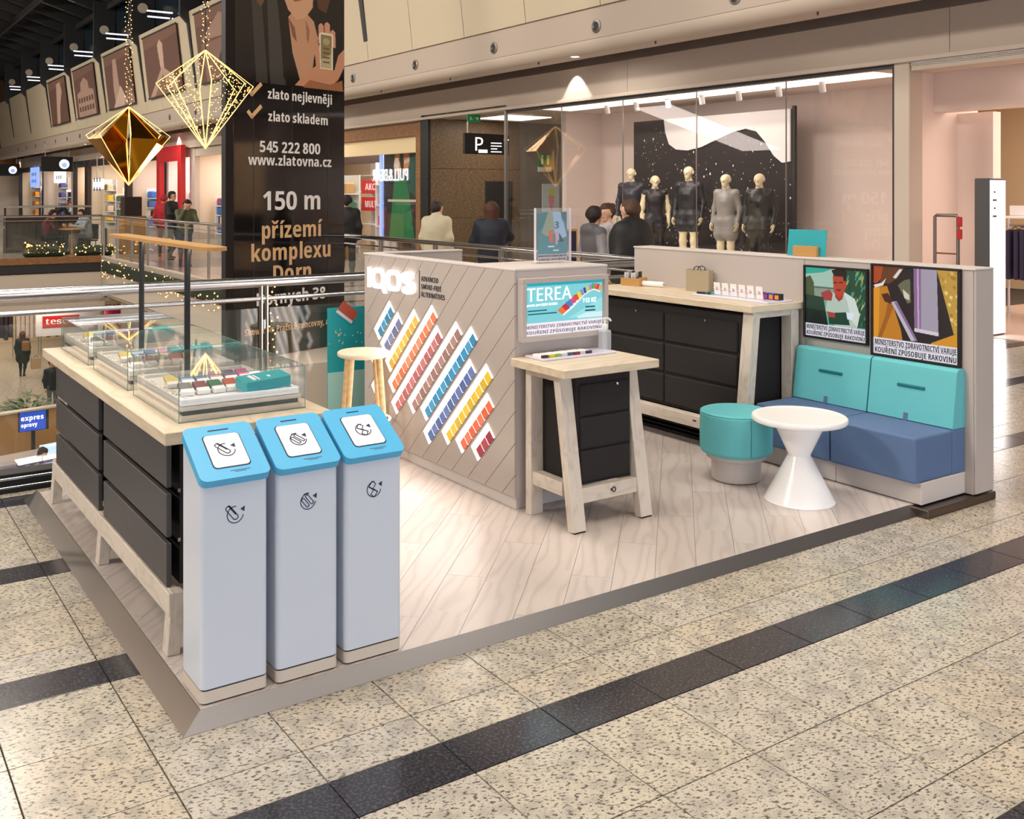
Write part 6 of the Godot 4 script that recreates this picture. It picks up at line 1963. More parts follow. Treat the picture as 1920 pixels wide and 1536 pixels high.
		for k in 6:
			put(b, "mark", bx(0.2, 0.2, 0.01, 0.0), M.ink if k < 2 else M.royal, Vector3(-0.6 + 0.6 * (k % 3), 0.2 - 0.45 * (k / 3), 0.062))
	for k in 2:
		var b := thing("hanging_clock_sign", ["black hanging sign with a round emblem at the far left", "second black hanging sign with a round emblem, over the gold lights"][k], "sign", Vector3(9.85, 3.3, [-71.0, -54.0][k]))
		put(b, "board", bx(1.6, 0.8, 0.1, 0.01), M.black)
		for x in [-0.6, 0.6]:
			put(b, "rod", pipe([Vector3(x, 0.4, 0), Vector3(x, 1.1, 0)], 0.02, 6), M.steel)
		put(b, "emblem", plate(circle(0.26, 18), 0.0, 0.02), M.logo_glow, Vector3(0.35, 0, 0.05))
		put(b, "emblem", plate(circle(0.14, 14), 0.0, 0.02), M.led_blue, Vector3(0.35, -0.05, 0.06))


# ---------------------------------------------------------------- cafe gallery across the void and the storey below
func make_cafe() -> void:
	var b := thing("wooden_planter", "tall oak clad planter block at the corner of the cafe gallery", "planter", Vector3(6.72, 0.0, -26.6))
	put(b, "block", bx(0.62, 1.05, 0.62, 0.01), M.oak, Vector3(0, 0.525, 0))
	put(b, "wicker_box", bx(0.5, 0.6, 0.5, 0.02), M.wicker, Vector3(0.05, 1.35, -0.3))
	put(b, "rim", bx(0.66, 0.05, 0.66, 0.005), M.brown_wood, Vector3(0, 1.06, 0))
	for i in 3:
		var s := thing("cafe_screen", "low brown timber screen of the cafe, %s" % ["behind the round table", "at the far left", "next to the wooden planter"][i], "screen panel", Vector3([4.3, 2.2, 5.3][i], 0.0, [-28.6, -28.0, -28.9][i]))
		put(s, "panel", bx(1.5, 1.1, 0.08, 0.005), M.brown_dark, Vector3(0, 0.55, 0))
		put(s, "rail", bx(1.56, 0.06, 0.12, 0.005), M.steel, Vector3(0, 1.35, 0))
		for q in [-0.7, 0.7]:
			put(s, "post", bx(0.05, 1.35, 0.05, 0.0), M.dark_steel, Vector3(q, 0.675, 0))
	for i in 2:
		var t := thing("cafe_table", ["brown cafe table between the two seated guests", "pale round cafe table beside the wooden planter"][i], "table", Vector3([5.12, 6.35][i], 0.0, [-26.95, -28.2][i]))
		put(t, "top", turned([Vector2(0, 0.71), Vector2(0.38, 0.71), Vector2(0.39, 0.73), Vector2(0.38, 0.75), Vector2(0, 0.75)], 20), [M.oak, M.white][i])
		put(t, "column", turned([Vector2(0.24, 0.0), Vector2(0.24, 0.02), Vector2(0.04, 0.04), Vector2(0.035, 0.71)], 14), M.oak if i == 0 else M.dark_steel)
	for i in 2:
		var g := thing("string_lights_or_glints", ["bundle of warm string lights at the feet of the seated guest in maroon", "bundle of warm string lights beside the grey-clad guest's chair"][i], "string lights", Vector3([4.2, 5.5][i], 0.0, -25.95))
		var s := Sh.new()
		for k in 46:
			s.ball(Vector3(rng.randf_range(-0.5, 0.5), rng.randf_range(0.03, 0.42 - 0.1 * i), rng.randf_range(0.02, 0.14)), Vector3.ONE * rng.randf_range(0.009, 0.022), 4, 6)
		put(g, "bulbs", s.done(), M.bulb_glow).set_meta("kind", "stuff")
		var d := Sh.new()
		d.pillow(Vector3(1.1, 0.3, 0.24), 0.12, Vector3(0, 0.15, -0.0))
		put(g, "fir_bed", d.done(), M.dark_green)
	for i in 2:
		var c := thing("cafe_chair", ["dark chair under the guest in maroon", "dark chair under the guest in grey"][i], "chair", Vector3([4.4, 5.67][i], 0.0, [-27.0, -27.5][i]), [1.4, -1.3][i])
		put(c, "seat", bx(0.42, 0.04, 0.42, 0.01), M.black, Vector3(0, 0.365, 0))
		put(c, "backrest", bx(0.4, 0.45, 0.04, 0.01), M.black, Vector3(0, 0.62, -0.22))
		for q in 4:
			put(c, "leg", pipe([Vector3(0.18 if q % 2 else -0.18, 0, 0.18 if q > 1 else -0.18), Vector3(0.16 if q % 2 else -0.16, 0.35, 0.16 if q > 1 else -0.16)], 0.015, 6), M.black)


func make_lower_storey() -> void:
	var s := setting("wall_lower")
	put_span(s, "back_wall", Vector3(-14, -5, -46), Vector3(20, -1.2, -45.8), M.shop_yellow, 0.0)
	put_span(s, "ceiling", Vector3(-14, -1.25, -75), Vector3(20, -1.15, -25.6), M.beige, 0.0)
	put_span(s, "ceiling", Vector3(5.7, -1.1, -25.6), Vector3(20, -1.0, -3.3), M.beige, 0.0)
	put_span(s, "ceiling", Vector3(-14, -1.1, -3.2), Vector3(20, -1.0, 9.0), M.beige, 0.0)
	put_span(s, "front_wall", Vector3(5.9, -5, -24.6), Vector3(6.1, -1.0, -3.3), M.beige, 0.0)
	for z in [-30.0, -37.0, -43.0]:
		put_span(s, "light_panel", Vector3(0.5, -1.27, z - 0.6), Vector3(8.5, -1.25, z + 0.6), M.shop_glow, 0.0)
		area_light(s, "lower_light", Vector3(4.5, -1.29, z), Vector3.DOWN, Vector2(8.0, 1.2), 16.0, Color(1, 0.94, 0.86))
	# garments on the back wall
	var clothes := {"2a2226": "black", "8a5a58": "dusty rose", "c9a090": "beige", "b03038": "red", "3a3038": "dark plum", "e6d8d0": "white", "6a4a50": "mauve", "4a5a78": "denim blue", "d8c09a": "camel", "5a2a34": "wine red"}
	var along := 1.4
	for hue in clothes:
		if not M.has("hue" + hue):
			mat("hue" + hue, hue, 0.8)
		var g := thing("garment_rack", "rail of %s clothes in the shop on the storey below" % clothes[hue], "rack", Vector3(along, -5.0, -41.5), 0.0, "clothes rails on the storey below")
		along += 0.98
		put(g, "rail", pipe([Vector3(-0.45, 1.9, 0), Vector3(0.45, 1.9, 0)], 0.02, 6), M.chrome)
		for q in [-0.44, 0.44]:
			put(g, "post", pipe([Vector3(q, 0, 0), Vector3(q, 1.9, 0)], 0.02, 6), M.chrome)
		for k in 5:
			var p := Sh.new()
			p.pillow(Vector3(0.16, 1.0 + 0.2 * (k % 2), 0.4), 0.06, Vector3(-0.34 + 0.17 * k, 1.3, 0))
			put(g, "garment", p.done(), M["hue" + hue])
	var t := thing("hanging_shop_sign", "grey and red supermarket sign hung over the storey below", "sign", Vector3(5.15, -2.0, -27.6), -0.12)
	put(t, "board", bx(1.75, 0.78, 0.1, 0.005), M.sign_grey)
	put(t, "red_plate", bx(1.0, 0.34, 0.02, 0.0), M.red, Vector3(-0.2, 0.02, 0.055))
	letters(t, "tesco", origin_of(t) + Vector3(-0.62, -0.05, 0.066), Vector3.RIGHT, Vector3.UP, 0.17, M.text_white, 0.8, 0.004, "Droid Serif")
	for x in [-0.7, 0.7]:
		put(t, "hanger", pipe([Vector3(x, 0.39, 0), Vector3(x, 0.75, 0)], 0.012, 5), M.steel)
	t = thing("pink_decoration", "bright pink and red hanging decoration over the storey below", "decoration", Vector3(6.35, -1.8, -26.9))
	var p2 := Sh.new()
	p2.pillow(Vector3(0.75, 0.42, 0.4), 0.2)
	put(t, "body", p2.done(), M.hot_pink)
	put(t, "red_end", bx(0.2, 0.4, 0.4, 0.05), M.red, Vector3(0.45, 0, 0))
	put(t, "string", pipe([Vector3(0, 0.2, 0), Vector3(0, 0.54, 0)], 0.01, 5), M.steel)
	# planter and repair stand
	t = thing("leafy_planter", "round pale planter with a bushy green plant on the storey below", "planter", Vector3(3.7, -5.0, -25.4))
	put(t, "tub", turned([Vector2(0, 0), Vector2(0.7, 0), Vector2(0.85, 0.75), Vector2(0.78, 0.75), Vector2(0.7, 0.65), Vector2(0, 0.65)], 24), M.soffit)
	var lf := Sh.new()
	for k in 420:
		var a := rng.randf() * TAU
		var rr := sqrt(rng.randf()) * 0.85
		var h := 0.75 + rng.randf() * 0.75 * (1.1 - rr * 0.8)
		var c := Vector3(cos(a) * rr, h, sin(a) * rr)
		var d := Vector3(cos(a), rng.randf_range(-0.2, 0.7), sin(a)).normalized() * rng.randf_range(0.12, 0.24)
		var n := d.cross(Vector3(rng.randf() - 0.5, 1, rng.randf() - 0.5)).normalized() * 0.035
		lf.flat(c - n, c + n, c + d, Vector3.UP)
		lf.flat(c - n, c + n, c - d * 0.6, Vector3.UP)
	put(t, "leaves", lf.done(), M.leaf).set_meta("kind", "stuff")
	t = thing("repair_stand_counter", "white and black repair stand counter with a lit glass case below", "counter", Vector3(2.75, -5.0, -18.9), 0.25)
	put(t, "body", bx(2.6, 1.0, 0.7, 0.01), M.black, Vector3(0, 0.5, 0))
	for y in [1.02, 0.8, 0.35]:
		put(t, "metal_strip", bx(2.62, 0.04, 0.72, 0.004), M.white, Vector3(0, y, 0))
	put(t, "glass_case", bx(1.3, 0.22, 0.5, 0.0), M.clear, Vector3(0.0, 1.16, 0))
	put(t, "lit_tray", bx(1.25, 0.03, 0.45, 0.0), M.led_blue, Vector3(0.0, 1.06, 0))
	t = thing("repair_stand_desk", "pale work desk behind the man in the repair stand below", "desk", Vector3(3.2, -5.0, -21.3), 0.25)
	put(t, "top", bx(2.4, 0.06, 0.9, 0.005), M.soffit, Vector3(0, 0.75, 0))
	for x in [-1.1, 1.1]:
		put(t, "side", bx(0.06, 0.74, 0.85, 0.0), M.white, Vector3(x, 0.37, 0))
	put(t, "lit_cabinet", bx(0.9, 0.2, 0.3, 0.0), M.led_pale, Vector3(0.5, 0.88, 0.2))
	t = thing("repair_sign", "blue and white lit repair sign over the stand on the storey below", "sign", Vector3(3.25, -3.58, -21.95), 0.1)
	put(t, "board", bx(0.66, 0.46, 0.1, 0.004), M.black)
	put(t, "face", bx(0.58, 0.44, 0.01, 0.0), M.sign_blue, Vector3(-0.03, 0, 0.052))
	letters(t, "expres", origin_of(t) + Vector3(-0.29, 0.03, 0.058), Vector3.RIGHT, Vector3.UP, 0.11, M.sign_glow, 0.5, 0.003)
	letters(t, "opravy", origin_of(t) + Vector3(-0.29, -0.12, 0.058), Vector3.RIGHT, Vector3.UP, 0.09, M.sign_glow, 0.36, 0.003)
	put(t, "stand", bx(0.08, 1.2, 0.05, 0.0), M.black, Vector3(0, -0.82, -0.02))
	t = thing("oak_partition", "curved oak partition behind the repair stand on the storey below", "partition", Vector3(3.7, -5.0, -23.6), 0.2)
	put(t, "panel", bx(2.6, 1.35, 0.15, 0.04), M.oak, Vector3(0, 0.675, 0))
	put(t, "cap", bx(2.64, 0.05, 0.25, 0.01), M.worktop, Vector3(0, 1.36, 0))
	t = thing("dark_sofa", "dark sofa with pink cushions beside the planter on the storey below", "sofa", Vector3(1.9, -5.0, -25.6), 0.3)
	for q in [[Vector3(1.6, 0.45, 0.8), Vector3(0, 0.22, 0)], [Vector3(1.6, 0.6, 0.25), Vector3(0, 0.65, -0.35)]]:
		var k := Sh.new()
		k.pillow(q[0], 0.1, q[1])
		put(t, "cushion", k.done(), M.brown_dark)
	for x in [-0.1, 0.35, 0.55]:
		var k := Sh.new()
		k.pillow(Vector3(0.3, 0.3, 0.12), 0.06, Vector3(x, 0.65, -0.1))
		put(t, "throw_pillow", k.done(), M.pinkish)


# ---------------------------------------------------------------- people: tapered capsules joined smoothly and meshed as one skin
class Body:
	var v := PackedVector3Array()
	var n := PackedVector3Array()
	var c := PackedColorArray()
	var idx := PackedInt32Array()

	# bones: [from, to, radius at from, radius at to, colour]
	func skin(bones: Array, cell: float, k: float) -> void:
		var lo := Vector3.ONE * 1e9
		var hi := -lo
		for b in bones:
			var r := maxf(b[2], b[3]) + cell * 2.0 + k * 0.5
			lo = lo.min(b[0] - Vector3.ONE * r).min(b[1] - Vector3.ONE * r)
			hi = hi.max(b[0] + Vector3.ONE * r).max(b[1] + Vector3.ONE * r)
		var nx := int((hi.x - lo.x) / cell) + 2
		var ny := int((hi.y - lo.y) / cell) + 2
		var nz := int((hi.z - lo.z) / cell) + 2
		var f := PackedFloat32Array()
		f.resize(nx * ny * nz)
		f.fill(1.0)
		var near := PackedFloat32Array()
		near.resize(nx * ny * nz)
		near.fill(1.0)
		var hue := PackedInt32Array()
		hue.resize(nx * ny * nz)
		for bi in bones.size():
			var b: Array = bones[bi]
			var a0: Vector3 = b[0]
			var d: Vector3 = b[1] - a0
			var dd := maxf(d.length_squared(), 1e-8)
			var ra: float = b[2]
			var rb: float = b[3]
			var reach := maxf(ra, rb) + k + cell * 1.8
			var p0 := ((a0.min(b[1]) - Vector3.ONE * reach) - lo) / cell
			var p1 := ((a0.max(b[1]) + Vector3.ONE * reach) - lo) / cell
			for z in range(maxi(0, int(p0.z)), mini(nz, int(p1.z) + 2)):
				for y in range(maxi(0, int(p0.y)), mini(ny, int(p1.y) + 2)):
					var row := (z * ny + y) * nx
					for x in range(maxi(0, int(p0.x)), mini(nx, int(p1.x) + 2)):
						var q := lo + Vector3(x, y, z) * cell - a0
						var t := clampf(q.dot(d) / dd, 0.0, 1.0)
						var s := (q - d * t).length() - ra - (rb - ra) * t
						if s > reach:
							continue
						var at := row + x
						var o := f[at]
						if s < near[at]:
							near[at] = s
							hue[at] = bi
						var h := maxf(k - absf(o - s), 0.0) / k
						f[at] = minf(o, s) - h * h * k * 0.25
		# surface nets
		var place := {}
		var steps := [0, 1, nx, nx + 1, nx * ny, nx * ny + 1, nx * ny + nx, nx * ny + nx + 1]
		for z in nz - 1:
			for y in ny - 1:
				var row := (z * ny + y) * nx
				for x in nx - 1:
					var at := row + x
					var g0 := f[at]
					if g0 > cell * 2.0:
						continue
					var mask := 0
					for i in 8:
						if f[at + steps[i]] < 0.0:
							mask += 1
					if mask == 0 or mask == 8:
						continue
					var sum := Vector3.ZERO
					var m := 0
					for e in [[0, 1], [2, 3], [4, 5], [6, 7], [0, 2], [1, 3], [4, 6], [5, 7], [0, 4], [1, 5], [2, 6], [3, 7]]:
						var fa := f[at + steps[e[0]]]
						var fb := f[at + steps[e[1]]]
						if (fa < 0.0) != (fb < 0.0):
							var t := fa / (fa - fb)
							var pa := Vector3(e[0] & 1, (e[0] >> 1) & 1, e[0] >> 2)
							var pb := Vector3(e[1] & 1, (e[1] >> 1) & 1, e[1] >> 2)
							sum += pa.lerp(pb, t)
							m += 1
					var best := 0
					for i in 8:
						if near[at + steps[i]] < near[at + steps[best]]:
							best = i
					place[at] = v.size()
					v.append(lo + (Vector3(x, y, z) + sum / m) * cell)
					n.append(Vector3(f[at + 1] - f[at], f[at + nx] - f[at], f[at + nx * ny] - f[at]).normalized())
					c.append(bones[hue[at + steps[best]]][4])
		for at in place.keys():
			var fa := f[at]
			for e in [[1, nx, nx * ny], [nx, nx * ny, 1], [nx * ny, 1, nx]]:
				var fb := f[at + e[0]]
				if (fa < 0.0) == (fb < 0.0):
					continue
				var q0: int = place.get(at, -1)
				var q1: int = place.get(at - e[1], -1)
				var q2: int = place.get(at - e[1] - e[2], -1)
				var q3: int = place.get(at - e[2], -1)
				if q1 < 0 or q2 < 0 or q3 < 0:
					continue
				if fa < 0.0:
					idx.append_array([q0, q2, q1, q0, q3, q2])
				else:
					idx.append_array([q0, q1, q2, q0, q2, q3])

	func done() -> ArrayMesh:
		var arr := []
		arr.resize(Mesh.ARRAY_MAX)
		arr[Mesh.ARRAY_VERTEX] = v
		arr[Mesh.ARRAY_NORMAL] = n
		arr[Mesh.ARRAY_COLOR] = c
		arr[Mesh.ARRAY_INDEX] = idx
		var m := ArrayMesh.new()
		m.add_surface_from_arrays(Mesh.PRIMITIVE_TRIANGLES, arr)
		return m


func lin(hex: String) -> Color:
	return col(hex).srgb_to_linear()


# a hand of palm, four fingers and a thumb, slightly curled: wrist, direction of the forearm, the way the palm faces, which side the thumb is on
func hand_bones(w: Vector3, d: Vector3, palm: Vector3, side: float, c: Color, curl: float) -> Array:
	d = d.normalized()
	palm = (palm - d * palm.dot(d)).normalized()
	var s := d.cross(palm).normalized() * side
	var b := [[w, w + d * 0.045, 0.026, 0.03, c], [w + d * 0.04 - s * 0.02, w + d * 0.085 - s * 0.026, 0.019, 0.016, c], [w + d * 0.04 + s * 0.02, w + d * 0.088 + s * 0.024, 0.02, 0.017, c]]
	for i in 4:
		var off := s * (0.031 - 0.021 * i)
		var long: float = [0.068, 0.077, 0.071, 0.055][i]
		var p := w + d * 0.088 + off
		var a := d.rotated(s.normalized(), curl * 0.5 * side)
		var q := p + a * long * 0.52
		var a2 := d.rotated(s.normalized(), curl * 1.3 * side)
		b.append([p, q, 0.0098, 0.0092, c])
		b.append([q, q + a2 * long * 0.48, 0.0092, 0.0078, c])
	var t0 := w + d * 0.028 + s * 0.03
	var t1 := t0 + (d * 0.75 + s * 0.6 + palm * 0.35).normalized() * 0.04
	b.append([t0, t1, 0.013, 0.011, c])
	b.append([t1, t1 + (d + s * 0.1 + palm * 0.3).normalized() * 0.03, 0.011, 0.009, c])
	return b


# j: joints that differ from standing; look: colours and build
func person(called: String, label: String, at: Vector3, turn: float, tall: float, look: Dictionary, j := {}, cat := "person") -> Node3D:
	var k := tall / 1.75
	var P := {"pelvis": Vector3(0, 0.95, 0), "chest": Vector3(0, 1.27, 0), "neck": Vector3(0, 1.47, -0.015), "head": Vector3(0, 1.625, 0.015), "sl": Vector3(0.18, 1.42, -0.01), "sr": Vector3(-0.18, 1.42, -0.01), "el": Vector3(0.25, 1.14, -0.03), "er": Vector3(-0.25, 1.14, -0.03), "wl": Vector3(0.25, 0.90, 0.05), "wr": Vector3(-0.25, 0.90, 0.05), "hl": Vector3(0.095, 0.92, 0), "hr": Vector3(-0.095, 0.92, 0), "kl": Vector3(0.1, 0.5, 0.02), "kr": Vector3(-0.1, 0.5, 0.02), "al": Vector3(0.105, 0.085, -0.02), "ar": Vector3(-0.105, 0.085, -0.02)}
	for q in j:
		P[q] = j[q]
	var top: Color = lin(look.get("top", "444444"))
	var legs: Color = lin(look.get("legs", "333344"))
	var skin: Color = lin(look.get("skin", "d9a98c"))
	var shoe: Color = lin(look.get("shoe", "1d1d20"))
	var hair: Color = lin(look.get("hair", "2a1d16"))
	var arm: Color = lin(look.get("arm", look.get("top", "444444")))
	var puff: float = look.get("puff", 1.0)
	var cell: float = look.get("cell", 0.02)
	var t := thing(called, label, cat, at, turn)
	var b := Body.new()
	var bones := []
	var pel: Vector3 = P.pelvis
	var che: Vector3 = P.chest
	var nek: Vector3 = P.neck
	var low: Color = top if look.get("long", 0.0) > 0.0 else legs
	bones.append([P.hl, P.hr, 0.105, 0.105, low])
	bones.append([pel + (P.hl - pel) * 0.45, che + (P.sl - che) * 0.35, 0.115 * puff, 0.125 * puff, top])
	bones.append([pel + (P.hr - pel) * 0.45, che + (P.sr - che) * 0.35, 0.115 * puff, 0.125 * puff, top])
	bones.append([che, nek - (nek - che) * 0.2, 0.13 * puff, 0.085 * puff, top])
	bones.append([P.sl, P.sr, 0.062 * puff, 0.062 * puff, top])
	if look.get("long", 0.0) > 0.0:
		for q in [[P.hl, P.kl], [P.hr, P.kr]]:
			bones.append([q[0], q[0].lerp(q[1], look.long), 0.12 * puff, 0.135 * puff, top])
	for s in ["l", "r"]:
		var h: Vector3 = P["h" + s]
		var kn: Vector3 = P["k" + s]
		var an: Vector3 = P["a" + s]
		var lc: Color = legs if not look.get("bare_legs", false) else skin
		bones.append([h, kn, 0.088, 0.058, lc])
		bones.append([kn, kn.lerp(an, 0.3), 0.058, 0.056, lc])
		bones.append([kn.lerp(an, 0.3), an, 0.056, 0.038, lc])
		var fd := Vector3(0, -1, 0)
		var foot: Vector3 = P.get("t" + s, an + Vector3(0.01 if s == "l" else -0.01, -0.05, 0.14))
		bones.append([an + Vector3(0, -0.045, -0.04), foot, 0.038, 0.032, shoe])
		var sh: Vector3 = P["s" + s]
		var e: Vector3 = P["e" + s]
		var w: Vector3 = P["w" + s]
		var ac: Color = arm if not look.get("bare_arms", false) else skin
		bones.append([sh, e, 0.056 * puff, 0.045 * puff, ac])
		bones.append([e, w, 0.045 * puff, 0.033 * puff, ac])
	bones.append([nek - (nek - che).normalized() * 0.04, P.head.lerp(nek, 0.25), 0.055, 0.052, skin])
	if look.get("collar", false):
		bones.append([nek + Vector3(0, -0.01, 0), nek + Vector3(0, 0.05, 0), 0.085, 0.08, top])
	if look.get("hood", false):
		bones.append([nek + Vector3(-0.07, -0.01, -0.07), nek + Vector3(0.07, -0.01, -0.07), 0.075, 0.075, top])
	for q in bones:
		q[0] = q[0] * k
		q[1] = q[1] * k
		q[2] *= k
		q[3] *= k
	b.skin(bones, cell, 0.05)
	# hands
	for s in ["l", "r"]:
		var w: Vector3 = P["w" + s] * k
		var e: Vector3 = P["e" + s] * k
		var hb := hand_bones(w, w - e, P.get("palm_" + s, Vector3(-1 if s == "l" else 1, 0, 0.2)), -1.0 if s == "l" else 1.0, skin, look.get("curl", 0.55))
		b.skin(hb, clampf(cell * 0.4, 0.006, 0.011), 0.008)
	# head with a face
	var hd: Vector3 = P.head * k
	var yaw: float = look.get("gaze", 0.0)
	var tilt: float = look.get("nod", 0.0)
	var R := Basis(Vector3.UP, yaw) * Basis(Vector3.RIGHT, tilt)
	var put_h := func(x: float, y: float, z: float) -> Vector3: return hd + R * (Vector3(x, y, z) * k)
	var face := [[put_h.call(0, 0.035, -0.012), put_h.call(0, 0.03, 0.012), 0.086, 0.084, skin], [put_h.call(0, 0.0, 0.02), put_h.call(0, -0.07, 0.045), 0.066, 0.044, skin], [put_h.call(0, 0.01, 0.092), put_h.call(0, -0.02, 0.108), 0.009, 0.014, skin], [put_h.call(0.082, -0.005, -0.005), put_h.call(0.086, 0.02, -0.012), 0.012, 0.014, skin], [put_h.call(-0.082, -0.005, -0.005), put_h.call(-0.086, 0.02, -0.012), 0.012, 0.014, skin]]
	var lip := lin("a8584c") if not look.get("doll", false) else skin
	var eye := lin("2a1c16") if not look.get("doll", false) else skin
	face.append([put_h.call(-0.02, -0.055, 0.083), put_h.call(0.02, -0.055, 0.083), 0.008, 0.008, lip])
	face.append([put_h.call(0.032, 0.018, 0.086), put_h.call(0.036, 0.018, 0.085), 0.009, 0.009, eye])
	face.append([put_h.call(-0.032, 0.018, 0.086), put_h.call(-0.036, 0.018, 0.085), 0.009, 0.009, eye])
	b.skin(face, clampf(cell * 0.5, 0.008, 0.014), 0.025)
	var body_mat: Material = M.flesh if not look.get("doll", false) else M.doll
	put(t, "body", b.done(), body_mat)
	if look.get("hairdo", "short") != "none":
		var hb := Body.new()
		var hs := [[put_h.call(0, 0.062, -0.03), put_h.call(0, 0.068, 0.02), 0.082, 0.074, hair], [put_h.call(-0.05, 0.03, -0.035), put_h.call(0.05, 0.03, -0.035), 0.062, 0.062, hair], [put_h.call(0, -0.01, -0.05), put_h.call(0, -0.05, -0.05), 0.062, 0.045, hair]]
		if look.get("hairdo") == "long":
			hs.append([put_h.call(-0.04, 0.02, -0.04), put_h.call(-0.06, -0.22, -0.05), 0.065, 0.05, hair])
			hs.append([put_h.call(0.04, 0.02, -0.04), put_h.call(0.06, -0.22, -0.05), 0.065, 0.05, hair])
			hs.append([put_h.call(0, 0.0, -0.06), put_h.call(0, -0.26, -0.07), 0.065, 0.05, hair])
		if look.get("hairdo") == "cap":
			hs.append([put_h.call(0, 0.06, 0.06), put_h.call(0, 0.05, 0.12), 0.045, 0.03, hair])
		if look.get("hairdo") == "bun":
			hs.append([put_h.call(0, 0.08, -0.1), put_h.call(0, 0.1, -0.12), 0.045, 0.04, hair])
		hb.skin(hs, clampf(cell * 0.6, 0.01, 0.016), 0.03)
		put(t, "hair", hb.done(), M.flesh)
	return t


func make_people() -> void:
	# on the walkway beyond the kiosk
	person("person", "person from behind in a cream short jacket, dark hair, by the brown stone wall", Vector3(7.3, 0, -10.4), PI - 0.9, 1.62, {"top": "c9bfa4", "legs": "3a3a40", "puff": 1.42, "collar": true, "hair": "241a16", "gaze": -0.5, "cell": 0.022})
	person("person", "person from behind in a navy jacket with long brown hair, arm raised", Vector3(6.95, 0, -8.35), PI - 0.5, 1.64, {"top": "1d2430", "legs": "20242c", "puff": 1.35, "hair": "4a2a1c", "hairdo": "long", "cell": 0.022}, {"er": Vector3(-0.3, 1.22, 0.12), "wr": Vector3(-0.2, 1.1, 0.36), "el": Vector3(0.27, 1.16, 0.06), "wl": Vector3(0.16, 1.06, 0.28)})
	person("person", "man in a grey hooded jacket with a backpack talking by the railing", Vector3(6.89, 0, -6.06), PI / 2 - 0.1, 1.6, {"top": "5c5a60", "legs": "24242a", "hood": true, "puff": 1.1, "hair": "1f1512", "gaze": 0.35, "cell": 0.02, "arm": "8a878c"})
	person("person", "smiling woman with tied brown hair beside the man in grey", Vector3(7.32, 0, -6.3), PI + 1.2, 1.63, {"top": "b9b6ba", "legs": "2a2a32", "hair": "4a2c1e", "hairdo": "bun", "gaze": 0.5, "cell": 0.02})
	person("person", "broad man from behind in a black puffer jacket by the railing", Vector3(6.3, 0, -4.75), PI + 0.25, 1.69, {"top": "17171a", "legs": "1e1e24", "puff": 1.75, "hood": true, "hair": "4a3426", "cell": 0.02})
	person("person", "person in black half hidden behind the lift tower", Vector3(7.58, 0, -14.2), PI - 0.6, 1.72, {"top": "121214", "legs": "18181c", "puff": 1.25, "hair": "1a1412", "cell": 0.03})
	# by the far corner of the void
	person("person", "man in a black printed hoodie walking past the far railing corner", Vector3(6.75, 0, -22.8), 0.75, 1.8, {"top": "17161a", "legs": "3a3a3c", "hair": "14100e", "puff": 1.15, "cell": 0.03}, {"er": Vector3(-0.28, 1.18, 0.1), "wr": Vector3(-0.14, 1.16, 0.3), "kl": Vector3(0.1, 0.52, 0.12), "al": Vector3(0.105, 0.12, -0.12), "kr": Vector3(-0.1, 0.5, 0.05)})
	person("person", "man in an olive jacket leaning on the far railing, cheek on his hand", Vector3(6.35, 0, -20.4), -PI / 2 + 1.4, 1.72, {"top": "5d6148", "legs": "2f3f5c", "hair": "17110f", "puff": 1.2, "collar": true, "cell": 0.028, "nod": 0.2}, {"chest": Vector3(0, 1.22, 0.1), "neck": Vector3(0, 1.38, 0.2), "head": Vector3(0.02, 1.5, 0.27), "sl": Vector3(0.18, 1.33, 0.14), "sr": Vector3(-0.18, 1.33, 0.14), "er": Vector3(-0.2, 1.12, 0.36), "wr": Vector3(-0.06, 1.38, 0.34), "el": Vector3(0.24, 1.1, 0.3), "wl": Vector3(0.05, 1.06, 0.46)})
	person("person", "person in a red tracksuit and red cap seen from behind", Vector3(6.95, 0, -24.2), PI - 0.4, 1.72, {"top": "b01c28", "legs": "2a3a2c", "hair": "a81c26", "hairdo": "cap", "puff": 1.1, "cell": 0.03})
	var sit := {"pelvis": Vector3(0, 0.52, 0), "hl": Vector3(0.1, 0.5, 0.02), "hr": Vector3(-0.1, 0.5, 0.02), "kl": Vector3(0.12, 0.5, 0.44), "kr": Vector3(-0.12, 0.5, 0.44), "al": Vector3(0.12, 0.085, 0.42), "ar": Vector3(-0.12, 0.085, 0.5), "chest": Vector3(0, 0.84, 0.06), "neck": Vector3(0, 1.02, 0.14), "head": Vector3(0, 1.15, 0.2), "sl": Vector3(0.18, 0.98, 0.1), "sr": Vector3(-0.18, 0.98, 0.1), "el": Vector3(0.24, 0.76, 0.26), "er": Vector3(-0.24, 0.76, 0.26), "wl": Vector3(0.08, 0.8, 0.48), "wr": Vector3(-0.1, 0.82, 0.46)}
	person("person", "guest in a maroon shirt sitting at the cafe table across the void", Vector3(4.4, 0, -27.0), 1.4, 1.75, {"top": "5c1f2a", "legs": "17171c", "hair": "2a1a14", "cell": 0.03, "nod": 0.3}, sit)
	person("person", "guest in a pale grey jacket sitting beside the wooden planter", Vector3(5.67, 0, -27.5), -1.3, 1.75, {"top": "9aa4ac", "legs": "8a8f96", "hair": "2a211c", "puff": 1.2, "cell": 0.03}, sit)
	person("person", "person in black bending over a table in front of the far shops", Vector3(7.1, 0, -40.0), 1.2, 1.75, {"top": "131316", "legs": "1a1a20", "hair": "8a3c1c", "cell": 0.04}, {"chest": Vector3(0, 1.12, 0.25), "neck": Vector3(0, 1.22, 0.42), "head": Vector3(0, 1.26, 0.56), "sl": Vector3(0.18, 1.2, 0.34), "sr": Vector3(-0.18, 1.2, 0.34), "el": Vector3(0.22, 0.95, 0.45), "er": Vector3(-0.22, 0.95, 0.45), "wl": Vector3(0.15, 0.8, 0.6), "wr": Vector3(-0.15, 0.8, 0.6)})
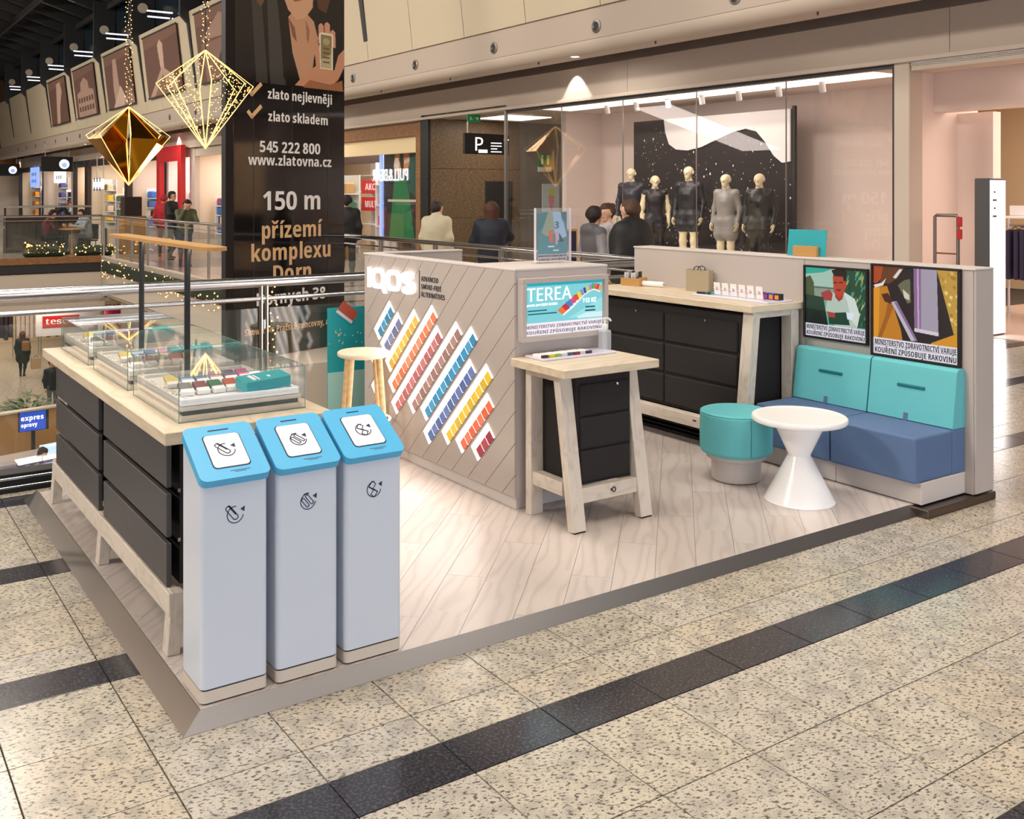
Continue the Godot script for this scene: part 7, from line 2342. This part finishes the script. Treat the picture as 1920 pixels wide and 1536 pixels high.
	# on the storey below
	var w := person("person", "woman walking away in a long black coat with a brown bag below", Vector3(5.3, -5.0, -36.3), PI - 0.4, 1.68, {"top": "1a171b", "legs": "121216", "long": 0.55, "puff": 1.2, "hair": "5a2a20", "hairdo": "long", "cell": 0.035}, {"kl": Vector3(0.1, 0.5, 0.1), "al": Vector3(0.1, 0.085, 0.12), "kr": Vector3(-0.1, 0.5, -0.02), "ar": Vector3(-0.1, 0.14, -0.2)})
	var bag := thing("shopping_bag", "brown paper shopping bag in the walking woman's hand below", "bag", Vector3(5.72, -4.5, -36.1))
	put(bag, "sack", bx(0.32, 0.4, 0.14, 0.01), M.kraft, Vector3(0, 0.0, 0))
	put(bag, "handle", pipe([Vector3(-0.08, 0.2, 0), Vector3(0, 0.3, 0), Vector3(0.08, 0.2, 0)], 0.008, 5), M.brown_dark)
	var pk := thing("backpack", "tan backpack on the back of the woman in black below", "backpack", Vector3(5.37, -3.82, -35.98), -0.4)
	var s := Sh.new()
	s.pillow(Vector3(0.3, 0.36, 0.16), 0.06)
	put(pk, "pouch", s.done(), M.brown_wood)
	put(pk, "strap", bx(0.24, 0.02, 0.02, 0.005), M.brown_dark, Vector3(0, 0.19, 0))
	person("person", "person in a black jacket and red scarf standing on the storey below", Vector3(4.95, -5.0, -28.9), 0.3, 1.72, {"top": "1a1a1f", "legs": "6a6a72", "hair": "1a1412", "puff": 1.2, "cell": 0.035})
	person("person", "young man in a black T-shirt sitting bent over work in the repair stand below", Vector3(2.9, -5.0, -19.95), 1.1, 1.72, {"top": "17171b", "legs": "23232a", "hair": "3a221a", "skin": "d9a58e", "arm": "c98f78", "cell": 0.026, "nod": 0.45}, sit)
	var ch := thing("office_chair", "dark office chair under the young man in the repair stand", "chair", Vector3(2.9, -5.0, -19.95), 1.1)
	put(ch, "seat", bx(0.45, 0.06, 0.45, 0.02), M.dark_steel, Vector3(0, 0.355, 0))
	put(ch, "backrest", bx(0.42, 0.6, 0.06, 0.02), M.dark_steel, Vector3(0, 0.7, -0.25))
	put(ch, "column", turned([Vector2(0.03, 0.05), Vector2(0.03, 0.33)], 10), M.dark_steel)
	put(ch, "base", turned([Vector2(0, 0), Vector2(0.26, 0.0), Vector2(0.26, 0.03), Vector2(0.03, 0.07), Vector2(0, 0.07)], 5), M.dark_steel)
	# window mannequins
	var doll := {"doll": true, "hairdo": "none", "skin": "e4d5b0", "shoe": "e4d5b0", "cell": 0.02}
	var looks := [["mannequin in a dark top with a jewelled neckline, leftmost in the window", -11.15, 1.9, {"top": "2c2c38", "legs": "1c1c22"}, 0.5], ["bare-armed mannequin in a black dress in profile", -10.5, 1.74, {"top": "1a1518", "legs": "1a1518", "bare_arms": true, "long": 0.3}, 0.9], ["mannequin in a sheer black blouse and short skirt in the middle", -9.63, 1.9, {"top": "1b1a1e", "legs": "1b1a1e", "long": 0.35, "bare_legs": true}, 0.3], ["mannequin in a crinkled silver dress", -8.75, 1.74, {"top": "8b8780", "legs": "8b8780", "long": 0.5, "bare_legs": true}, 0.2], ["mannequin in a black blazer, rightmost in the window", -8.02, 1.74, {"top": "1a1719", "legs": "1a1719", "puff": 1.08, "long": 0.25}, 0.35]]
	for m in looks:
		var look: Dictionary = doll.duplicate()
		look.merge(m[3], true)
		person("mannequin", m[0], Vector3(12.15, 0.36, m[1]), -PI / 2 + m[4], m[2], look, {}, "mannequin")


func _ready() -> void:
	rng.seed = 7
	make_materials()
	more_materials()
	set_camera_and_light()
	make_floor()
	make_platform()
	make_shell()
	make_left_counter()
	make_bins()
	make_light_wall()
	make_right_wall()
	make_desk()
	make_seating()
	make_screens()
	make_railings()
	make_tower()
	make_ornaments()
	make_banners()
	make_fashion_shop()
	make_recess()
	make_far_shops()
	make_cafe()
	make_lower_storey()
	make_people()


func more_materials() -> void:
	glow("text_glow", "ffffff", 1.1)
	mat("text_mauve", "8a6a88", 0.6)
	textured("oak_pale", timber(128, 64, 31, "d8b98c", "c09a68", 16.0, 0.3), 0.5, Vector3(2, 6, 1), true)
	var fl := pane("flask", "dfe6ea", 0.35)
	fl.roughness = 0.12
	mat("kraft_grey", "a8997f", 0.8)
	mat("royal", "2a4fa8", 0.4)
	mat("orange", "e8862c", 0.4)
	mat("hued64", "d64a80", 0.4)
	mat("teal_pale", "9fcfc9", 0.4)
	mat("roof_deck", "232326", 0.8)
	mat("roof_pale", "e2dcd2", 0.7)
	mat("night_glass", "182630", 0.15)
	glow("tube_glow", "f4f4ff", 1.4)
	mat("disc_pale", "cfc3b2", 0.6)
	pane("balustrade_glass", "86a8a0", 0.03)
	pane("shop_glass", "404848", 0.02)
	mat("dark_green", "1e2a1c", 0.9)
	mat("tower_black", "141113", 0.07)
	mat("banner_back", "5b4038", 0.9)
	mat("shop_yellow", "e8d2a8", 0.8)
	glow("shop_glow", "fff0e4", 2.2)
	mat("glitter", "e8e2e6", 0.2)
	glow("column_glow", "ffffff", 1.6)
	mat("grey_wall", "77736d", 0.5)
	glow("sign_glow", "ffffff", 1.2)
	mat("poster_blue", "c4d6e4", 0.5)
	mat("lime", "c2d84a", 0.5)
	mat("pinkish", "d8909a", 0.6)
	mat("purple", "2a1436", 0.4)
	mat("brown_dark", "3a2a22", 0.6)
	glow("led_blue", "8fb0ff", 1.0)
	glow("led_pale", "bfe0ff", 0.9)
	mat("wicker", "2a1d16", 0.8)
	mat("hot_pink", "e8327a", 0.5)
	glow("sign_blue", "1f47b4", 0.8)
	glow("far_sign_glow", "ffffff", 10.0)
	glow("fill_glow", "eef4ff", 1.0)
	mat("flesh", "ffffff", 0.65)
	M.flesh.vertex_color_use_as_albedo = true
	mat("doll", "ffffff", 0.35)
	M.doll.vertex_color_use_as_albedo = true
